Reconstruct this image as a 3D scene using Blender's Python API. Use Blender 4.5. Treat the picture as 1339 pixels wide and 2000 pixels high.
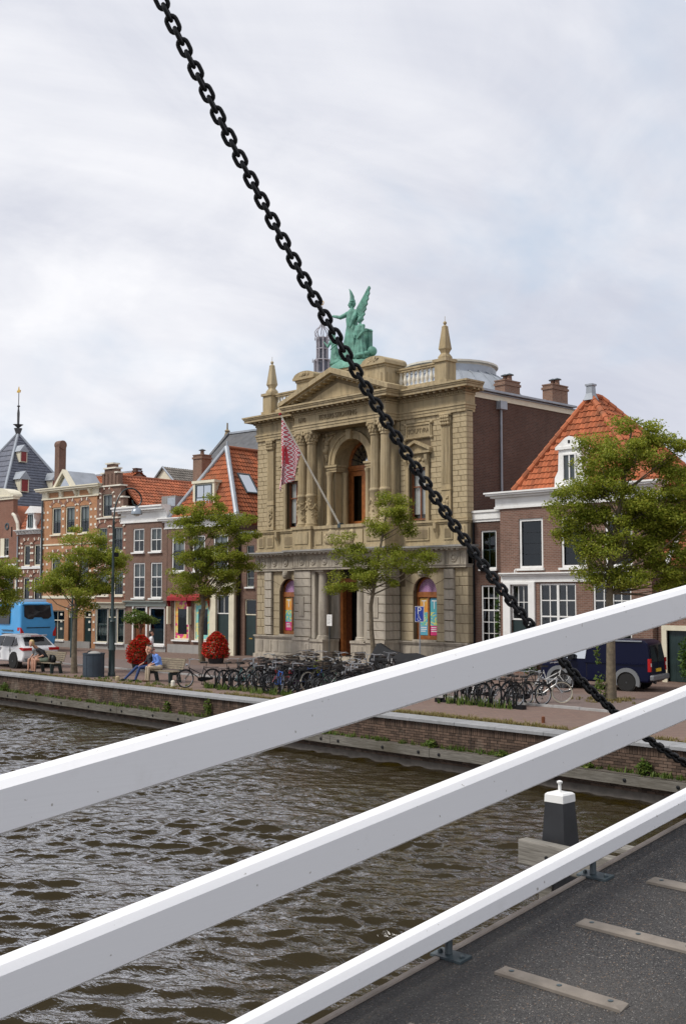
import bpy, bmesh, math, random
import numpy as np
from mathutils import Vector, Matrix
R = math.radians
for o in list(bpy.data.objects):
    bpy.data.objects.remove(o)
SC = bpy.context.scene
COL = SC.collection

# ------------------------------------------------------------------ camera
# world: X runs along the quay (to the right), Y away across the canal, Z up, street level = 0
cam_d = bpy.data.cameras.new('camera')
cam_d.sensor_fit = 'VERTICAL'; cam_d.sensor_height = 36.0; cam_d.sensor_width = 24.0
cam_d.lens = 39.6; cam_d.clip_start = 0.05; cam_d.clip_end = 3000
cam = bpy.data.objects.new('camera', cam_d); COL.objects.link(cam)
cam.location = (0, 0, 3.5); cam.rotation_euler = (R(90 + 4.16), 0, R(46.4))
SC.camera = cam

# ------------------------------------------------------------------ sky and sun
SUN_AZ = math.atan2(-0.92, -0.38); SUN_EL = R(52)         # sun stands over the quay to the left
world = bpy.data.worlds.new('World'); SC.world = world; world.use_nodes = True
wn = world.node_tree; wn.nodes.clear()
def W(t, **k):
    n = wn.nodes.new(t)
    for a, b in k.items(): setattr(n, a, b)
    return n
def WL(a, b): wn.links.new(a, b)
def wmath(op, a, b=None, c=None, clamp=False):
    n = W('ShaderNodeMath', operation=op, use_clamp=clamp)
    for i, v in enumerate((a, b, c)):
        if v is None: continue
        if isinstance(v, (int, float)): n.inputs[i].default_value = v
        else: WL(v, n.inputs[i])
    return n.outputs[0]
sky = W('ShaderNodeTexSky', sky_type='NISHITA'); sky.sun_disc = False
sky.sun_elevation = SUN_EL; sky.sun_rotation = math.pi / 2 - SUN_AZ
sky.air_density = 1.0; sky.dust_density = 1.4; sky.ozone_density = 1.2
tc = W('ShaderNodeTexCoord'); sep = W('ShaderNodeSeparateXYZ'); WL(tc.outputs['Generated'], sep.inputs[0])
zc = wmath('MAXIMUM', sep.outputs['Z'], 0.0)
den = wmath('ADD', zc, 0.30)
cx = wmath('DIVIDE', sep.outputs['X'], den); cy = wmath('DIVIDE', sep.outputs['Y'], den)
cmb = W('ShaderNodeCombineXYZ'); WL(cx, cmb.inputs[0]); WL(cy, cmb.inputs[1])
def wnoise(scale, detail, rough, dist=0.0, off=0.0):
    m = W('ShaderNodeMapping'); m.inputs['Location'].default_value = (off, off * .7, off * .3)
    m.inputs['Rotation'].default_value = (0, 0, R(20)); m.inputs['Scale'].default_value = (1.25, 1.0, 1.0)
    WL(cmb.outputs[0], m.inputs[0])
    n = W('ShaderNodeTexNoise'); n.inputs['Scale'].default_value = scale; n.inputs['Detail'].default_value = detail
    n.inputs['Roughness'].default_value = rough; n.inputs['Distortion'].default_value = dist
    WL(m.outputs[0], n.inputs['Vector']); return n.outputs['Fac']
def wramp(v, a, b):
    m = W('ShaderNodeMapRange', interpolation_type='SMOOTHSTEP'); WL(v, m.inputs[0])
    m.inputs[1].default_value = a; m.inputs[2].default_value = b; return m.outputs[0]
cover = wramp(wnoise(0.95, 6, .55, .3, 21.9), 0.28, 0.46)      # closed cloud with a few thin blue gaps
shade = wramp(wnoise(0.9, 7, .56, .5, 25.5), 0.37, 0.62)      # light and dark cloud undersides
fine = wramp(wnoise(2.6, 8, .6, .6, 1.7), 0.30, 0.72)
sh2 = wmath('ADD', wmath('MULTIPLY', shade, .62), wmath('MULTIPLY', fine, .38), clamp=True)
ccol = W('ShaderNodeMix', data_type='RGBA'); WL(sh2, ccol.inputs['Factor'])
CLOUD = 1.0
ccol.inputs['A'].default_value = (5.5 * CLOUD, 5.75 * CLOUD, 6.65 * CLOUD, 1)
ccol.inputs['B'].default_value = (9.0 * CLOUD, 9.0 * CLOUD, 9.25 * CLOUD, 1)
blue = W('ShaderNodeMix', data_type='RGBA'); blue.inputs['Factor'].default_value = 0.80   # thin haze over the clear gaps
WL(sky.outputs[0], blue.inputs['A']); blue.inputs['B'].default_value = (5.6, 6.6, 7.9, 1)
mixs = W('ShaderNodeMix', data_type='RGBA'); WL(cover, mixs.inputs['Factor'])
WL(blue.outputs['Result'], mixs.inputs['A']); WL(ccol.outputs['Result'], mixs.inputs['B'])
bg = W('ShaderNodeBackground'); WL(mixs.outputs['Result'], bg.inputs['Color']); bg.inputs['Strength'].default_value = 0.105
wo = W('ShaderNodeOutputWorld'); WL(bg.outputs[0], wo.inputs['Surface'])
sun_d = bpy.data.lights.new('sun', 'SUN'); sun_d.energy = 2.6; sun_d.angle = R(16); sun_d.color = (1.0, .95, .87)
sun = bpy.data.objects.new('sun', sun_d); COL.objects.link(sun)
sdir = Vector((math.cos(SUN_AZ) * math.cos(SUN_EL), math.sin(SUN_AZ) * math.cos(SUN_EL), math.sin(SUN_EL)))
sun.rotation_euler = sdir.to_track_quat('Z', 'Y').to_euler(); sun.location = (0, 0, 60)
SC.view_settings.view_transform = 'Standard'; SC.view_settings.look = 'None'
SC.view_settings.exposure = 0.10; SC.view_settings.gamma = 1.0
SC.cycles.use_denoising = True
SC.cycles.max_bounces = 6; SC.cycles.diffuse_bounces = 3; SC.cycles.glossy_bounces = 3; SC.cycles.transmission_bounces = 3
SC.cycles.transparent_max_bounces = 8; SC.cycles.caustics_reflective = False; SC.cycles.caustics_refractive = False

# ------------------------------------------------------------------ materials
MATS = {}
class NT:
    def __init__(s, name):
        s.m = bpy.data.materials.new(name); s.m.use_nodes = True; s.t = s.m.node_tree
        s.b = s.t.nodes['Principled BSDF']; s.out = s.t.nodes['Material Output']; MATS[name] = s.m
    def n(s, t, **k):
        x = s.t.nodes.new(t)
        for a, b in k.items(): setattr(x, a, b)
        return x
    def l(s, a, b): s.t.links.new(a, b)
    def obj(s): return s.n('ShaderNodeTexCoord').outputs['Object']
    def mapping(s, vec, scale=(1, 1, 1), loc=(0, 0, 0), rot=(0, 0, 0)):
        m = s.n('ShaderNodeMapping'); s.l(vec, m.inputs[0]); m.inputs['Scale'].default_value = scale
        m.inputs['Location'].default_value = loc; m.inputs['Rotation'].default_value = rot; return m.outputs[0]
    def noise(s, vec, scale, detail=4, rough=.55, dist=0):
        x = s.n('ShaderNodeTexNoise'); s.l(vec, x.inputs['Vector']); x.inputs['Scale'].default_value = scale
        x.inputs['Detail'].default_value = detail; x.inputs['Roughness'].default_value = rough; x.inputs['Distortion'].default_value = dist
        return x.outputs['Fac']
    def rng(s, v, a, b, c=0., d=1.):
        x = s.n('ShaderNodeMapRange'); s.l(v, x.inputs[0])
        for i, q in enumerate((a, b, c, d)): x.inputs[i + 1].default_value = q
        return x.outputs[0]
    def mix(s, f, a, b, mode='MIX'):
        x = s.n('ShaderNodeMix', data_type='RGBA', blend_type=mode)
        for k, v in (('Factor', f), ('A', a), ('B', b)):
            if isinstance(v, (int, float)): x.inputs[k].default_value = v
            elif isinstance(v, tuple): x.inputs[k].default_value = (*v, 1) if len(v) == 3 else v
            else: s.l(v, x.inputs[k])
        return x.outputs['Result']
    def mth(s, op, a, b=None):
        x = s.n('ShaderNodeMath', operation=op)
        for i, v in enumerate((a, b)):
            if v is None: continue
            if isinstance(v, (int, float)): x.inputs[i].default_value = v
            else: s.l(v, x.inputs[i])
        return x.outputs[0]
    def bump(s, h, strength=.4, dist=.02):
        x = s.n('ShaderNodeBump'); x.inputs['Strength'].default_value = strength; x.inputs['Distance'].default_value = dist
        s.l(h, x.inputs['Height']); s.l(x.outputs[0], s.b.inputs['Normal']); return x
    def col(s, c):
        if isinstance(c, tuple): s.b.inputs['Base Color'].default_value = (*c, 1)
        else: s.l(c, s.b.inputs['Base Color'])
    def rough(s, r):
        if isinstance(r, (int, float)): s.b.inputs['Roughness'].default_value = r
        else: s.l(r, s.b.inputs['Roughness'])
    def spec(s, v): s.b.inputs['Specular IOR Level'].default_value = v
    def metal(s, v): s.b.inputs['Metallic'].default_value = v

def mplain(name, c, rough=.6, var=.12, scale=3.0, metal=0, spec=.5, dirt=None, dscale=1.2):
    """paint / metal / cloth: one colour with uneven wear"""
    t = NT(name); v = t.obj()
    a = tuple(x * (1 - var) for x in c); b = tuple(min(1, x * (1 + var)) for x in c)
    k = t.mix(t.rng(t.noise(v, scale, 5), .3, .7), a, b)
    if dirt: k = t.mix(t.rng(t.noise(v, dscale, 6, .65), .52, .75, 0, .6), k, dirt)
    t.col(k); t.rough(rough); t.metal(metal); t.spec(spec); return t.m

def mstone(name, c, c2, soot, rough=.85, bstr=.35, streak=.55):
    """weathered sandstone: patches, vertical streaks of soot with their own shapes"""
    t = NT(name); v = t.obj()
    big = t.rng(t.noise(v, .55, 5, .6), .32, .68); mid = t.rng(t.noise(v, 3.5, 6, .6), .3, .7)
    k = t.mix(big, c, c2); k = t.mix(t.mth('MULTIPLY', mid, .35), k, tuple(x * .7 for x in c))
    st = t.noise(t.mapping(v, (2.2, 2.2, .28)), 1.6, 7, .68, .4)
    k = t.mix(t.rng(st, .45, .71, 0, streak), k, soot)
    oi = t.n('ShaderNodeObjectInfo'); k = t.mix(.16, k, t.mix(oi.outputs['Random'], tuple(x * .6 for x in c), tuple(min(1, x * 1.3) for x in c2)))
    t.col(k); t.rough(rough); t.spec(.25)
    t.bump(t.mth('ADD', t.noise(v, 9, 6, .65), t.mth('MULTIPLY', t.noise(v, 42, 3), .4)), bstr, .03); return t.m

def mbrick(name, c1, c2, mortar, bw=.22, rh=.075, ms=.012, rough=.85, soot=.35, contrast=.0):
    """brick bond drawn on far walls (bricks there are under ten pixels)"""
    t = NT(name); v = t.obj(); s = t.n('ShaderNodeSeparateXYZ'); t.l(v, s.inputs[0])
    u = t.mth('ADD', s.outputs[0], s.outputs[1]); cmb = t.n('ShaderNodeCombineXYZ'); t.l(u, cmb.inputs[0]); t.l(s.outputs[2], cmb.inputs[1])
    b = t.n('ShaderNodeTexBrick'); t.l(cmb.outputs[0], b.inputs['Vector']); b.inputs['Scale'].default_value = 1
    b.inputs['Brick Width'].default_value = bw; b.inputs['Row Height'].default_value = rh; b.inputs['Mortar Size'].default_value = ms
    b.inputs['Mortar Smooth'].default_value = .2; b.inputs['Bias'].default_value = -.1
    b.inputs['Color1'].default_value = (*c1, 1); b.inputs['Color2'].default_value = (*c2, 1); b.inputs['Mortar'].default_value = (*mortar, 1)
    k = t.mix(t.rng(t.noise(v, .8, 6, .62), .3, .72, 0, .5), b.outputs['Color'], tuple(x * .55 for x in c1))
    k = t.mix(t.rng(t.noise(t.mapping(v, (1.6, 1.6, .35)), 1.3, 6, .66), .52, .78, 0, soot), k, (.05, .04, .035))
    t.col(k); t.rough(rough); t.spec(.2)
    bp = t.bump(b.outputs['Fac'], .5, .012); bp.invert = True; return t.m

def mleaf(name, cols, rough=.55, trans=.35):
    t = NT(name); g = t.n('ShaderNodeNewGeometry'); r = g.outputs['Random Per Island']
    cr = t.n('ShaderNodeValToRGB'); t.l(r, cr.inputs[0]); e = cr.color_ramp.elements
    e[0].position = 0; e[0].color = (*cols[0], 1); e[1].position = 1; e[1].color = (*cols[-1], 1)
    for i, c in enumerate(cols[1:-1]):
        x = e.new((i + 1) / (len(cols) - 1)); x.color = (*c, 1)
    k = cr.outputs[0]; v = t.obj()
    k = t.mix(t.rng(t.noise(v, 1.1, 3), .35, .65, 0, .45), k, cols[0])
    t.col(k); t.rough(rough); t.spec(.3)
    tr = t.n('ShaderNodeBsdfTranslucent'); t.l(k, tr.inputs['Color'])
    mx = t.n('ShaderNodeMixShader'); mx.inputs[0].default_value = trans
    t.l(t.b.outputs[0], mx.inputs[1]); t.l(tr.outputs[0], mx.inputs[2]); t.l(mx.outputs[0], t.out.inputs['Surface']); return t.m

def mglass(name, tint=(.55, .6, .6), refl=.16):
    t = NT(name); tp = t.n('ShaderNodeBsdfTransparent'); tp.inputs[0].default_value = (*tint, 1)
    gl = t.n('ShaderNodeBsdfGlossy'); gl.inputs['Roughness'].default_value = .03; gl.inputs['Color'].default_value = (.9, .95, 1, 1)
    v = t.obj(); bp = t.n('ShaderNodeBump'); bp.inputs['Strength'].default_value = .12; bp.inputs['Distance'].default_value = .02
    t.l(t.noise(v, 1.8, 2), bp.inputs['Height']); t.l(bp.outputs[0], gl.inputs['Normal'])
    lw = t.n('ShaderNodeLayerWeight'); lw.inputs['Blend'].default_value = .35
    f = t.mth('ADD', t.mth('MULTIPLY', lw.outputs['Fresnel'], .42), refl * .3)
    mx = t.n('ShaderNodeMixShader'); t.l(f, mx.inputs[0]); t.l(tp.outputs[0], mx.inputs[1]); t.l(gl.outputs[0], mx.inputs[2])
    t.l(mx.outputs[0], t.out.inputs['Surface']); return t.m

def mrail():
    """white gloss paint: faint brush lines along the rail, specks, small grey scuffs"""
    t = NT('rail_paint'); v = t.obj()
    br = t.noise(t.mapping(v, (60, 1.2, 60)), 2.0, 3, .5); k = t.mix(t.rng(t.noise(v, .9, 4), .3, .7), (.835, .835, .845), (.87, .87, .88))
    k = t.mix(t.rng(t.noise(v, 2.6, 7, .7), .60, .74, 0, .4), k, (.66, .65, .63))
    k = t.mix(t.rng(t.noise(v, 46, 2, .4), .735, .76, 0, .7), k, (.30, .27, .23)); t.col(k); t.rough(t.rng(br, .3, .7, .28, .42)); t.bump(br, .06, .004)
M = MATS
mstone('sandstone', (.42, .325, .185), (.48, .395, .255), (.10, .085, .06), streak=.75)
mstone('sandstone_dark', (.24, .185, .105), (.28, .22, .14), (.07, .06, .045))  # darker sandstone; its colour also carries painted shade on cornice undersides
mstone('greystone', (.43, .38, .305), (.51, .465, .395), (.11, .10, .085), streak=.7)
mstone('yellowstone', (.44, .37, .25), (.42, .35, .235), (.16, .125, .08))
mstone('joint', (.15, .115, .07), (.17, .13, .085), (.08, .065, .045))
mstone('coping_stone', (.27, .275, .285), (.33, .335, .345), (.14, .14, .13), streak=.45)
mstone('white_stone', (.72, .68, .58), (.78, .74, .64), (.45, .41, .34), streak=.3)
mstone('plaster_grey', (.30, .29, .28), (.36, .35, .33), (.19, .18, .17), streak=.3)
mbrick('brick_dark', (.135, .068, .05), (.085, .045, .036), (.15, .12, .10), soot=.5)
mbrick('brick_brown', (.22, .12, .088), (.16, .088, .065), (.25, .20, .165))
mbrick('brick_red', (.30, .125, .085), (.22, .095, .065), (.30, .23, .18))
mbrick('brick_orange', (.50, .235, .115), (.42, .19, .09), (.45, .30, .19), soot=.15)
mbrick('brick_house', (.25, .135, .10), (.15, .08, .06), (.29, .235, .195), soot=.3)
mbrick('brick_chimney', (.30, .165, .115), (.21, .115, .085), (.30, .24, .19), soot=.5)
mplain('white_paint', (.80, .80, .78), .45, .05, 2.0, dirt=(.55, .53, .48), dscale=1.6)
mrail()
mplain('cream_paint', (.72, .67, .52), .5, .06, 2.0, dirt=(.50, .46, .36))
mplain('green_grey_paint', (.34, .38, .34), .5, .08)
mplain('dark_green_paint', (.018, .035, .035), .35, .2)
mplain('wood_door', (.30, .105, .03), .4, .3, 6.0)
mplain('wood_dark', (.16, .055, .022), .45, .3, 6.0)
mplain('roof_lead', (.33, .36, .40), .5, .14, 1.5, metal=.2, dirt=(.22, .24, .26))
mplain('slate', (.105, .115, .15), .55, .25, 2.5, dirt=(.17, .165, .18))
mplain('slate_old', (.085, .088, .095), .7, .3, 1.5, dirt=(.14, .13, .12))
mplain('copper_green', (.105, .265, .205), .65, .4, 3.0, dirt=(.03, .085, .07), dscale=2.6)
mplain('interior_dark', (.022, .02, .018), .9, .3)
mplain('curtain', (.74, .73, .69), .8, .08, 5)
mplain('curtain_grey', (.30, .31, .30), .8, .12, 5)
mplain('black_paint', (.005, .0055, .007), .5, .2, spec=.3)
mplain('gunmetal', (.055, .075, .085), .4, .15)
mplain('bark', (.155, .125, .085), .9, .35, 7, dirt=(.09, .085, .05), dscale=3)
mplain('gold', (.75, .48, .12), .3, .1, metal=1)
mplain('red_shutter', (.22, .02, .02), .5, .15)
mplain('red_awning', (.27, .014, .018), .75, .15)
mglass('glass'); mglass('glass_dark', (.30, .33, .33), .12)
mglass('glass_sky', (.35, .38, .40), 2.0); mglass('glass_clear', (.86, .88, .88), .1)
mplain('bench_wood', (.20, .165, .115), .8, .3, 9, dirt=(.10, .08, .055), dscale=4)
def mtile(name, c, dark):
    t = NT(name); v = t.obj(); oi = t.n('ShaderNodeObjectInfo'); g = t.n('ShaderNodeNewGeometry')
    r = t.mth('FRACT', t.mth('ADD', oi.outputs['Random'], g.outputs['Random Per Island']))
    k = t.mix(r, tuple(x * .72 for x in c), tuple(min(1, x * 1.18) for x in c))
    k = t.mix(t.rng(t.noise(v, 1.1, 6, .65), .46, .70, 0, .75), k, dark)
    wp = g.outputs['Position']; k = t.mix(t.rng(t.noise(wp, .9, 6, .7), .56, .72, 0, .6), k, (.12, .085, .05)); k = t.mix(t.rng(t.noise(wp, 4.5, 5, .7), .6, .75, 0, .5), k, (.16, .14, .07))
    t.col(k); t.rough(.75); t.spec(.25); t.bump(t.noise(v, 30, 4), .2, .01); return t.m
mtile('tile_orange', (.42, .13, .058), (.17, .078, .048))
mtile('tile_red', (.40, .13, .065), (.17, .08, .055))
mtile('tile_grey', (.20, .18, .16), (.10, .095, .085))
def mquay():
    t = NT('quay_brick'); v = t.obj(); oi = t.n('ShaderNodeObjectInfo'); g = t.n('ShaderNodeNewGeometry')
    wpos = g.outputs['Position']
    r = t.mth('FRACT', t.mth('ADD', oi.outputs['Random'], g.outputs['Random Per Island']))
    k = t.mix(r, (.062, .042, .031), (.155, .103, .076))
    st = t.noise(t.mapping(wpos, (2.5, 1, .35)), 1.5, 7, .68)
    k = t.mix(t.rng(st, .5, .68, 0, .8), k, (.035, .028, .024))
    k = t.mix(t.rng(t.noise(t.mapping(wpos, (1.1, 1, .5)), .9, 5), .56, .7, 0, .55), k, (.25, .21, .17))
    t.col(k); t.rough(.85); t.spec(.25); t.bump(t.noise(wpos, 25, 5), .4, .01)
    return t.m
mquay()
mplain('quay_mortar', (.10, .085, .07), .95, .25, 4)
def mtimber():
    t = NT('weathered_timber'); v = t.obj()
    gr = t.noise(t.mapping(v, (.8, 14, 14)), 3, 6, .6, .6)
    k = t.mix(t.rng(gr, .3, .7), (.10, .09, .075), (.29, .272, .24))
    k = t.mix(t.rng(t.noise(v, 1.5, 5), .5, .75, 0, .6), k, (.13, .115, .08))
    t.col(k); t.rough(.85); t.bump(gr, .5, .01); return t.m
mtimber()
def mwaling():
    t = NT('waling_timber'); v = t.obj()
    gr = t.noise(t.mapping(v, (.8, 14, 14)), 3, 6, .6, .6)
    k = t.mix(t.rng(gr, .3, .7), (.075, .068, .056), (.22, .205, .178)); k = t.mix(t.rng(t.noise(v, .7, 6), .42, .66, 0, .8), k, (.075, .065, .045))
    t.col(k); t.rough(.9); t.bump(gr, .5, .01)
mwaling()
def mstreet():
    t = NT('street_brick'); v = t.obj()
    b = t.n('ShaderNodeTexBrick'); t.l(v, b.inputs['Vector']); b.inputs['Scale'].default_value = 1
    b.inputs['Brick Width'].default_value = .2; b.inputs['Row Height'].default_value = .1; b.inputs['Mortar Size'].default_value = .008
    b.inputs['Color1'].default_value = (.205, .13, .105, 1); b.inputs['Color2'].default_value = (.155, .10, .085, 1); b.inputs['Mortar'].default_value = (.12, .10, .08, 1)
    k = t.mix(t.rng(t.noise(v, .35, 6, .6), .3, .7, 0, .5), b.outputs['Color'], (.185, .14, .118))
    k = t.mix(t.rng(t.noise(v, 1.4, 6, .7), .58, .75, 0, .5), k, (.27, .215, .165))
    t.col(k); t.rough(.85); t.spec(.3); t.bump(t.noise(v, 30, 4), .3, .01); return t.m
mstreet()
def mdeck():
    t = NT('deck_grit'); v = t.obj()
    vo = t.n('ShaderNodeTexVoronoi'); t.l(v, vo.inputs['Vector']); vo.inputs['Scale'].default_value = 260
    s = t.n('ShaderNodeSeparateColor'); t.l(vo.outputs['Color'], s.inputs[0])
    k = t.mix(s.outputs[0], (.022, .022, .024), (.105, .10, .098))
    k = t.mix(t.rng(s.outputs[1], .97, .985), k, (.30, .285, .265))
    k = t.mix(t.rng(s.outputs[2], .965, .98), k, (.22, .15, .10))
    k = t.mix(t.rng(t.noise(v, 1.3, 5, .6), .42, .7, 0, .5), k, (.12, .11, .10)); k = t.mix(t.rng(t.noise(t.mapping(v, (3, .5, 1)), 1.2, 5, .6), .5, .72, 0, .5), k, (.03, .03, .03))
    t.col(k); t.rough(.8); t.spec(.35); bp = t.bump(vo.outputs['Distance'], .9, .006); bp.invert = True; return t.m
mdeck()
mplain('deck_edge', (.40, .34, .29), .7, .2, 8, dirt=(.22, .17, .13), dscale=6)
mplain('batten_wood', (.19, .165, .14), .75, .25, 9, dirt=(.12, .09, .07), dscale=5)
def mwater():
    t = NT('canal_water'); v = t.obj()
    n1 = t.noise(t.mapping(v, (1, 1.9, 1), rot=(0, 0, R(-37))), 3.6, 4, .55, .35)
    n2 = t.noise(t.mapping(v, (1, 1.6, 1), rot=(0, 0, R(-20))), 14, 2, .5)
    bp = t.bump(t.mth('ADD', n1, t.mth('MULTIPLY', n2, .12)), .34, .10)
    t.col((.022, .015, .0026)); t.rough(.6); t.spec(0.0)
    gl = t.n('ShaderNodeBsdfGlossy'); gl.inputs['Roughness'].default_value = .025; gl.inputs['Color'].default_value = (.95, .96, 1, 1); t.l(bp.outputs[0], gl.inputs['Normal'])
    lw = t.n('ShaderNodeLayerWeight'); lw.inputs['Blend'].default_value = .5; t.l(bp.outputs[0], lw.inputs['Normal'])
    cr = t.n('ShaderNodeValToRGB'); t.l(lw.outputs['Facing'], cr.inputs[0]); e = cr.color_ramp.elements
    e[0].position = .50; e[0].color = (.02, .02, .02, 1); e[1].position = .99; e[1].color = (.6, .6, .6, 1)
    for p_, q_ in ((.605, .05), (.65, .40), (.70, .62), (.78, .38), (.88, .30)): x = e.new(p_); x.color = (q_, q_, q_, 1)
    mx = t.n('ShaderNodeMixShader'); t.l(cr.outputs[0], mx.inputs[0]); t.l(t.b.outputs[0], mx.inputs[1]); t.l(gl.outputs[0], mx.inputs[2]); t.l(mx.outputs[0], t.out.inputs['Surface'])
    return t.m
mwater()
mleaf('leaf_lime', [(.175, .23, .024), (.255, .30, .034), (.335, .36, .046), (.43, .415, .066)], trans=.48)
mleaf('leaf_deep', [(.045, .095, .018), (.08, .15, .025), (.13, .21, .04)])
mleaf('leaf_weed', [(.06, .11, .02), (.13, .20, .03), (.22, .24, .06)])
mleaf('leaf_red', [(.42, .010, .006), (.60, .02, .012), (.72, .05, .02)], trans=.2)
mleaf('grass_dry', [(.20, .155, .06), (.30, .24, .10), (.19, .20, .055)])
mplain('lamp_bell', (.30, .34, .38), .3, .1, metal=.6)

# ------------------------------------------------------------------ mesh helpers
class MB:
    def __init__(s): s.v = []; s.f = []; s.m = []; s.k = 0
    def add(s, vs, fs, mi=None):
        b = len(s.v); s.v.extend(tuple(map(float, p)) for p in vs)
        for q in fs: s.f.append(tuple(i + b for i in q)); s.m.append(s.k if mi is None else mi)
        return s
    def box(s, x0, x1, y0, y1, z0, z1, mi=None):
        return s.add([(x0, y0, z0), (x1, y0, z0), (x1, y1, z0), (x0, y1, z0), (x0, y0, z1), (x1, y0, z1), (x1, y1, z1), (x0, y1, z1)],
                     [(0, 3, 2, 1), (4, 5, 6, 7), (0, 1, 5, 4), (1, 2, 6, 5), (2, 3, 7, 6), (3, 0, 4, 7)], mi)
    def cbox(s, c, size, rot=None, mi=None):
        hx, hy, hz = (q / 2 for q in size); vs = [Vector((a * hx, b * hy, d * hz)) for d in (-1, 1) for a, b in ((-1, -1), (1, -1), (1, 1), (-1, 1))]
        if rot is not None: vs = [rot @ p for p in vs]
        c = Vector(c)
        return s.add([p + c for p in vs], [(0, 3, 2, 1), (4, 5, 6, 7), (0, 1, 5, 4), (1, 2, 6, 5), (2, 3, 7, 6), (3, 0, 4, 7)], mi)
    def prism(s, poly, a0, a1, axis='y', mi=None):
        """poly of 2-D points extruded along axis. y: (x,z); x: (y,z); z: (x,y)"""
        f = {'y': lambda p, a: (p[0], a, p[1]), 'x': lambda p, a: (a, p[0], p[1]), 'z': lambda p, a: (p[0], p[1], a)}[axis]
        n = len(poly); vs = [f(p, a0) for p in poly] + [f(p, a1) for p in poly]
        fs = [tuple(range(n)), tuple(range(2 * n - 1, n - 1, -1))] + [(i, i + n, (i + 1) % n + n, (i + 1) % n) for i in range(n)]
        return s.add(vs, fs, mi)
    def ring(s, outer, inner, a0, a1, axis='y', mi=None):
        f = {'y': lambda p, a: (p[0], a, p[1]), 'x': lambda p, a: (a, p[0], p[1]), 'z': lambda p, a: (p[0], p[1], a)}[axis]
        n = len(outer); vs = [f(p, a) for a in (a0, a1) for q in (outer, inner) for p in q]; fs = []
        for i in range(n - 1):
            j = i + 1; fs += [(i, j, n + j, n + i), (2 * n + i, 3 * n + i, 3 * n + j, 2 * n + j), (i, 2 * n + i, 2 * n + j, j), (n + i, n + j, 3 * n + j, 3 * n + i)]
        fs += [(0, n, 3 * n, 2 * n), (n - 1, 2 * n - 1 + 2 * n, 4 * n - 1, 2 * n - 1)] if False else [(0, n, 3 * n, 2 * n), (n - 1, 3 * n - 1, 4 * n - 1, 2 * n - 1)]
        return s.add(vs, fs, mi)
    def tube(s, p0, p1, r0, r1=None, n=8, mi=None, cap=True):
        p0 = Vector(p0); p1 = Vector(p1); r1 = r0 if r1 is None else r1; d = p1 - p0
        if d.length < 1e-6: return s
        d.normalize(); a = d.orthogonal().normalized(); b = d.cross(a)
        vs = [p + (a * math.cos(2 * math.pi * i / n) + b * math.sin(2 * math.pi * i / n)) * r for p, r in ((p0, r0), (p1, r1)) for i in range(n)]
        fs = [(i, (i + 1) % n, (i + 1) % n + n, i + n) for i in range(n)]
        if cap: fs += [tuple(range(n - 1, -1, -1)), tuple(range(n, 2 * n))]
        return s.add(vs, fs, mi)
    def path(s, pts, rad, n=8, mi=None):
        pts = [Vector(p) for p in pts]; rr = rad if isinstance(rad, (list, tuple)) else [rad] * len(pts)
        ref = None; vs = []
        for i, p in enumerate(pts):
            d = (pts[min(i + 1, len(pts) - 1)] - pts[max(i - 1, 0)]).normalized()
            if ref is None: ref = d.orthogonal().normalized()
            a = (ref - d * ref.dot(d)).normalized(); ref = a; b = d.cross(a)
            vs += [p + (a * math.cos(2 * math.pi * k / n) + b * math.sin(2 * math.pi * k / n)) * rr[i] for k in range(n)]
        m = len(pts); fs = [(i * n + k, i * n + (k + 1) % n, (i + 1) * n + (k + 1) % n, (i + 1) * n + k) for i in range(m - 1) for k in range(n)]
        fs += [tuple(range(n - 1, -1, -1)), tuple(range((m - 1) * n, m * n))]
        return s.add(vs, fs, mi)
    def lathe(s, prof, c=(0, 0, 0), n=16, mi=None, sx=1, sy=1, rot0=0.0):
        vs = [(c[0] + r * sx * math.cos(2 * math.pi * i / n + rot0), c[1] + r * sy * math.sin(2 * math.pi * i / n + rot0), c[2] + z) for r, z in prof for i in range(n)]
        m = len(prof); fs = [(j * n + i, j * n + (i + 1) % n, (j + 1) * n + (i + 1) % n, (j + 1) * n + i) for j in range(m - 1) for i in range(n)]
        fs += [tuple(range(n - 1, -1, -1)), tuple(range((m - 1) * n, m * n))]
        return s.add(vs, fs, mi)
    def ball(s, c, r, nu=10, nv=6, sc=(1, 1, 1), mi=None):
        prof = [(math.sin(math.pi * (j + .02) / (nv + .04)) * r, -math.cos(math.pi * j / nv) * r * sc[2]) for j in range(nv + 1)]
        return s.lathe(prof, c, nu, mi, sc[0], sc[1])
    def torus(s, c, R0, r, axis='x', n=24, k=6, mi=None, sc=1.0):
        vs = []
        for i in range(n):
            a = 2 * math.pi * i / n
            for j in range(k):
                b = 2 * math.pi * j / k; q = R0 + r * math.cos(b); w = r * math.sin(b) * sc
                u, v = q * math.cos(a), q * math.sin(a)
                p = {'x': (w, u, v), 'y': (u, w, v), 'z': (u, v, w)}[axis]; vs.append((c[0] + p[0], c[1] + p[1], c[2] + p[2]))
        fs = [(i * k + j, ((i + 1) % n) * k + j, ((i + 1) % n) * k + (j + 1) % k, i * k + (j + 1) % k) for i in range(n) for j in range(k)]
        return s.add(vs, fs, mi)
    def steps(s, x0, x1, yf, yb, levels, mi=None, ends=(1, 1)):
        """moulding as stacked slabs: levels of (z0, z1, projection)"""
        for z0, z1, p in levels: s.box(x0 - p * ends[0], x1 + p * ends[1], yf - p, yb, z0, z1, mi)
        return s
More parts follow.
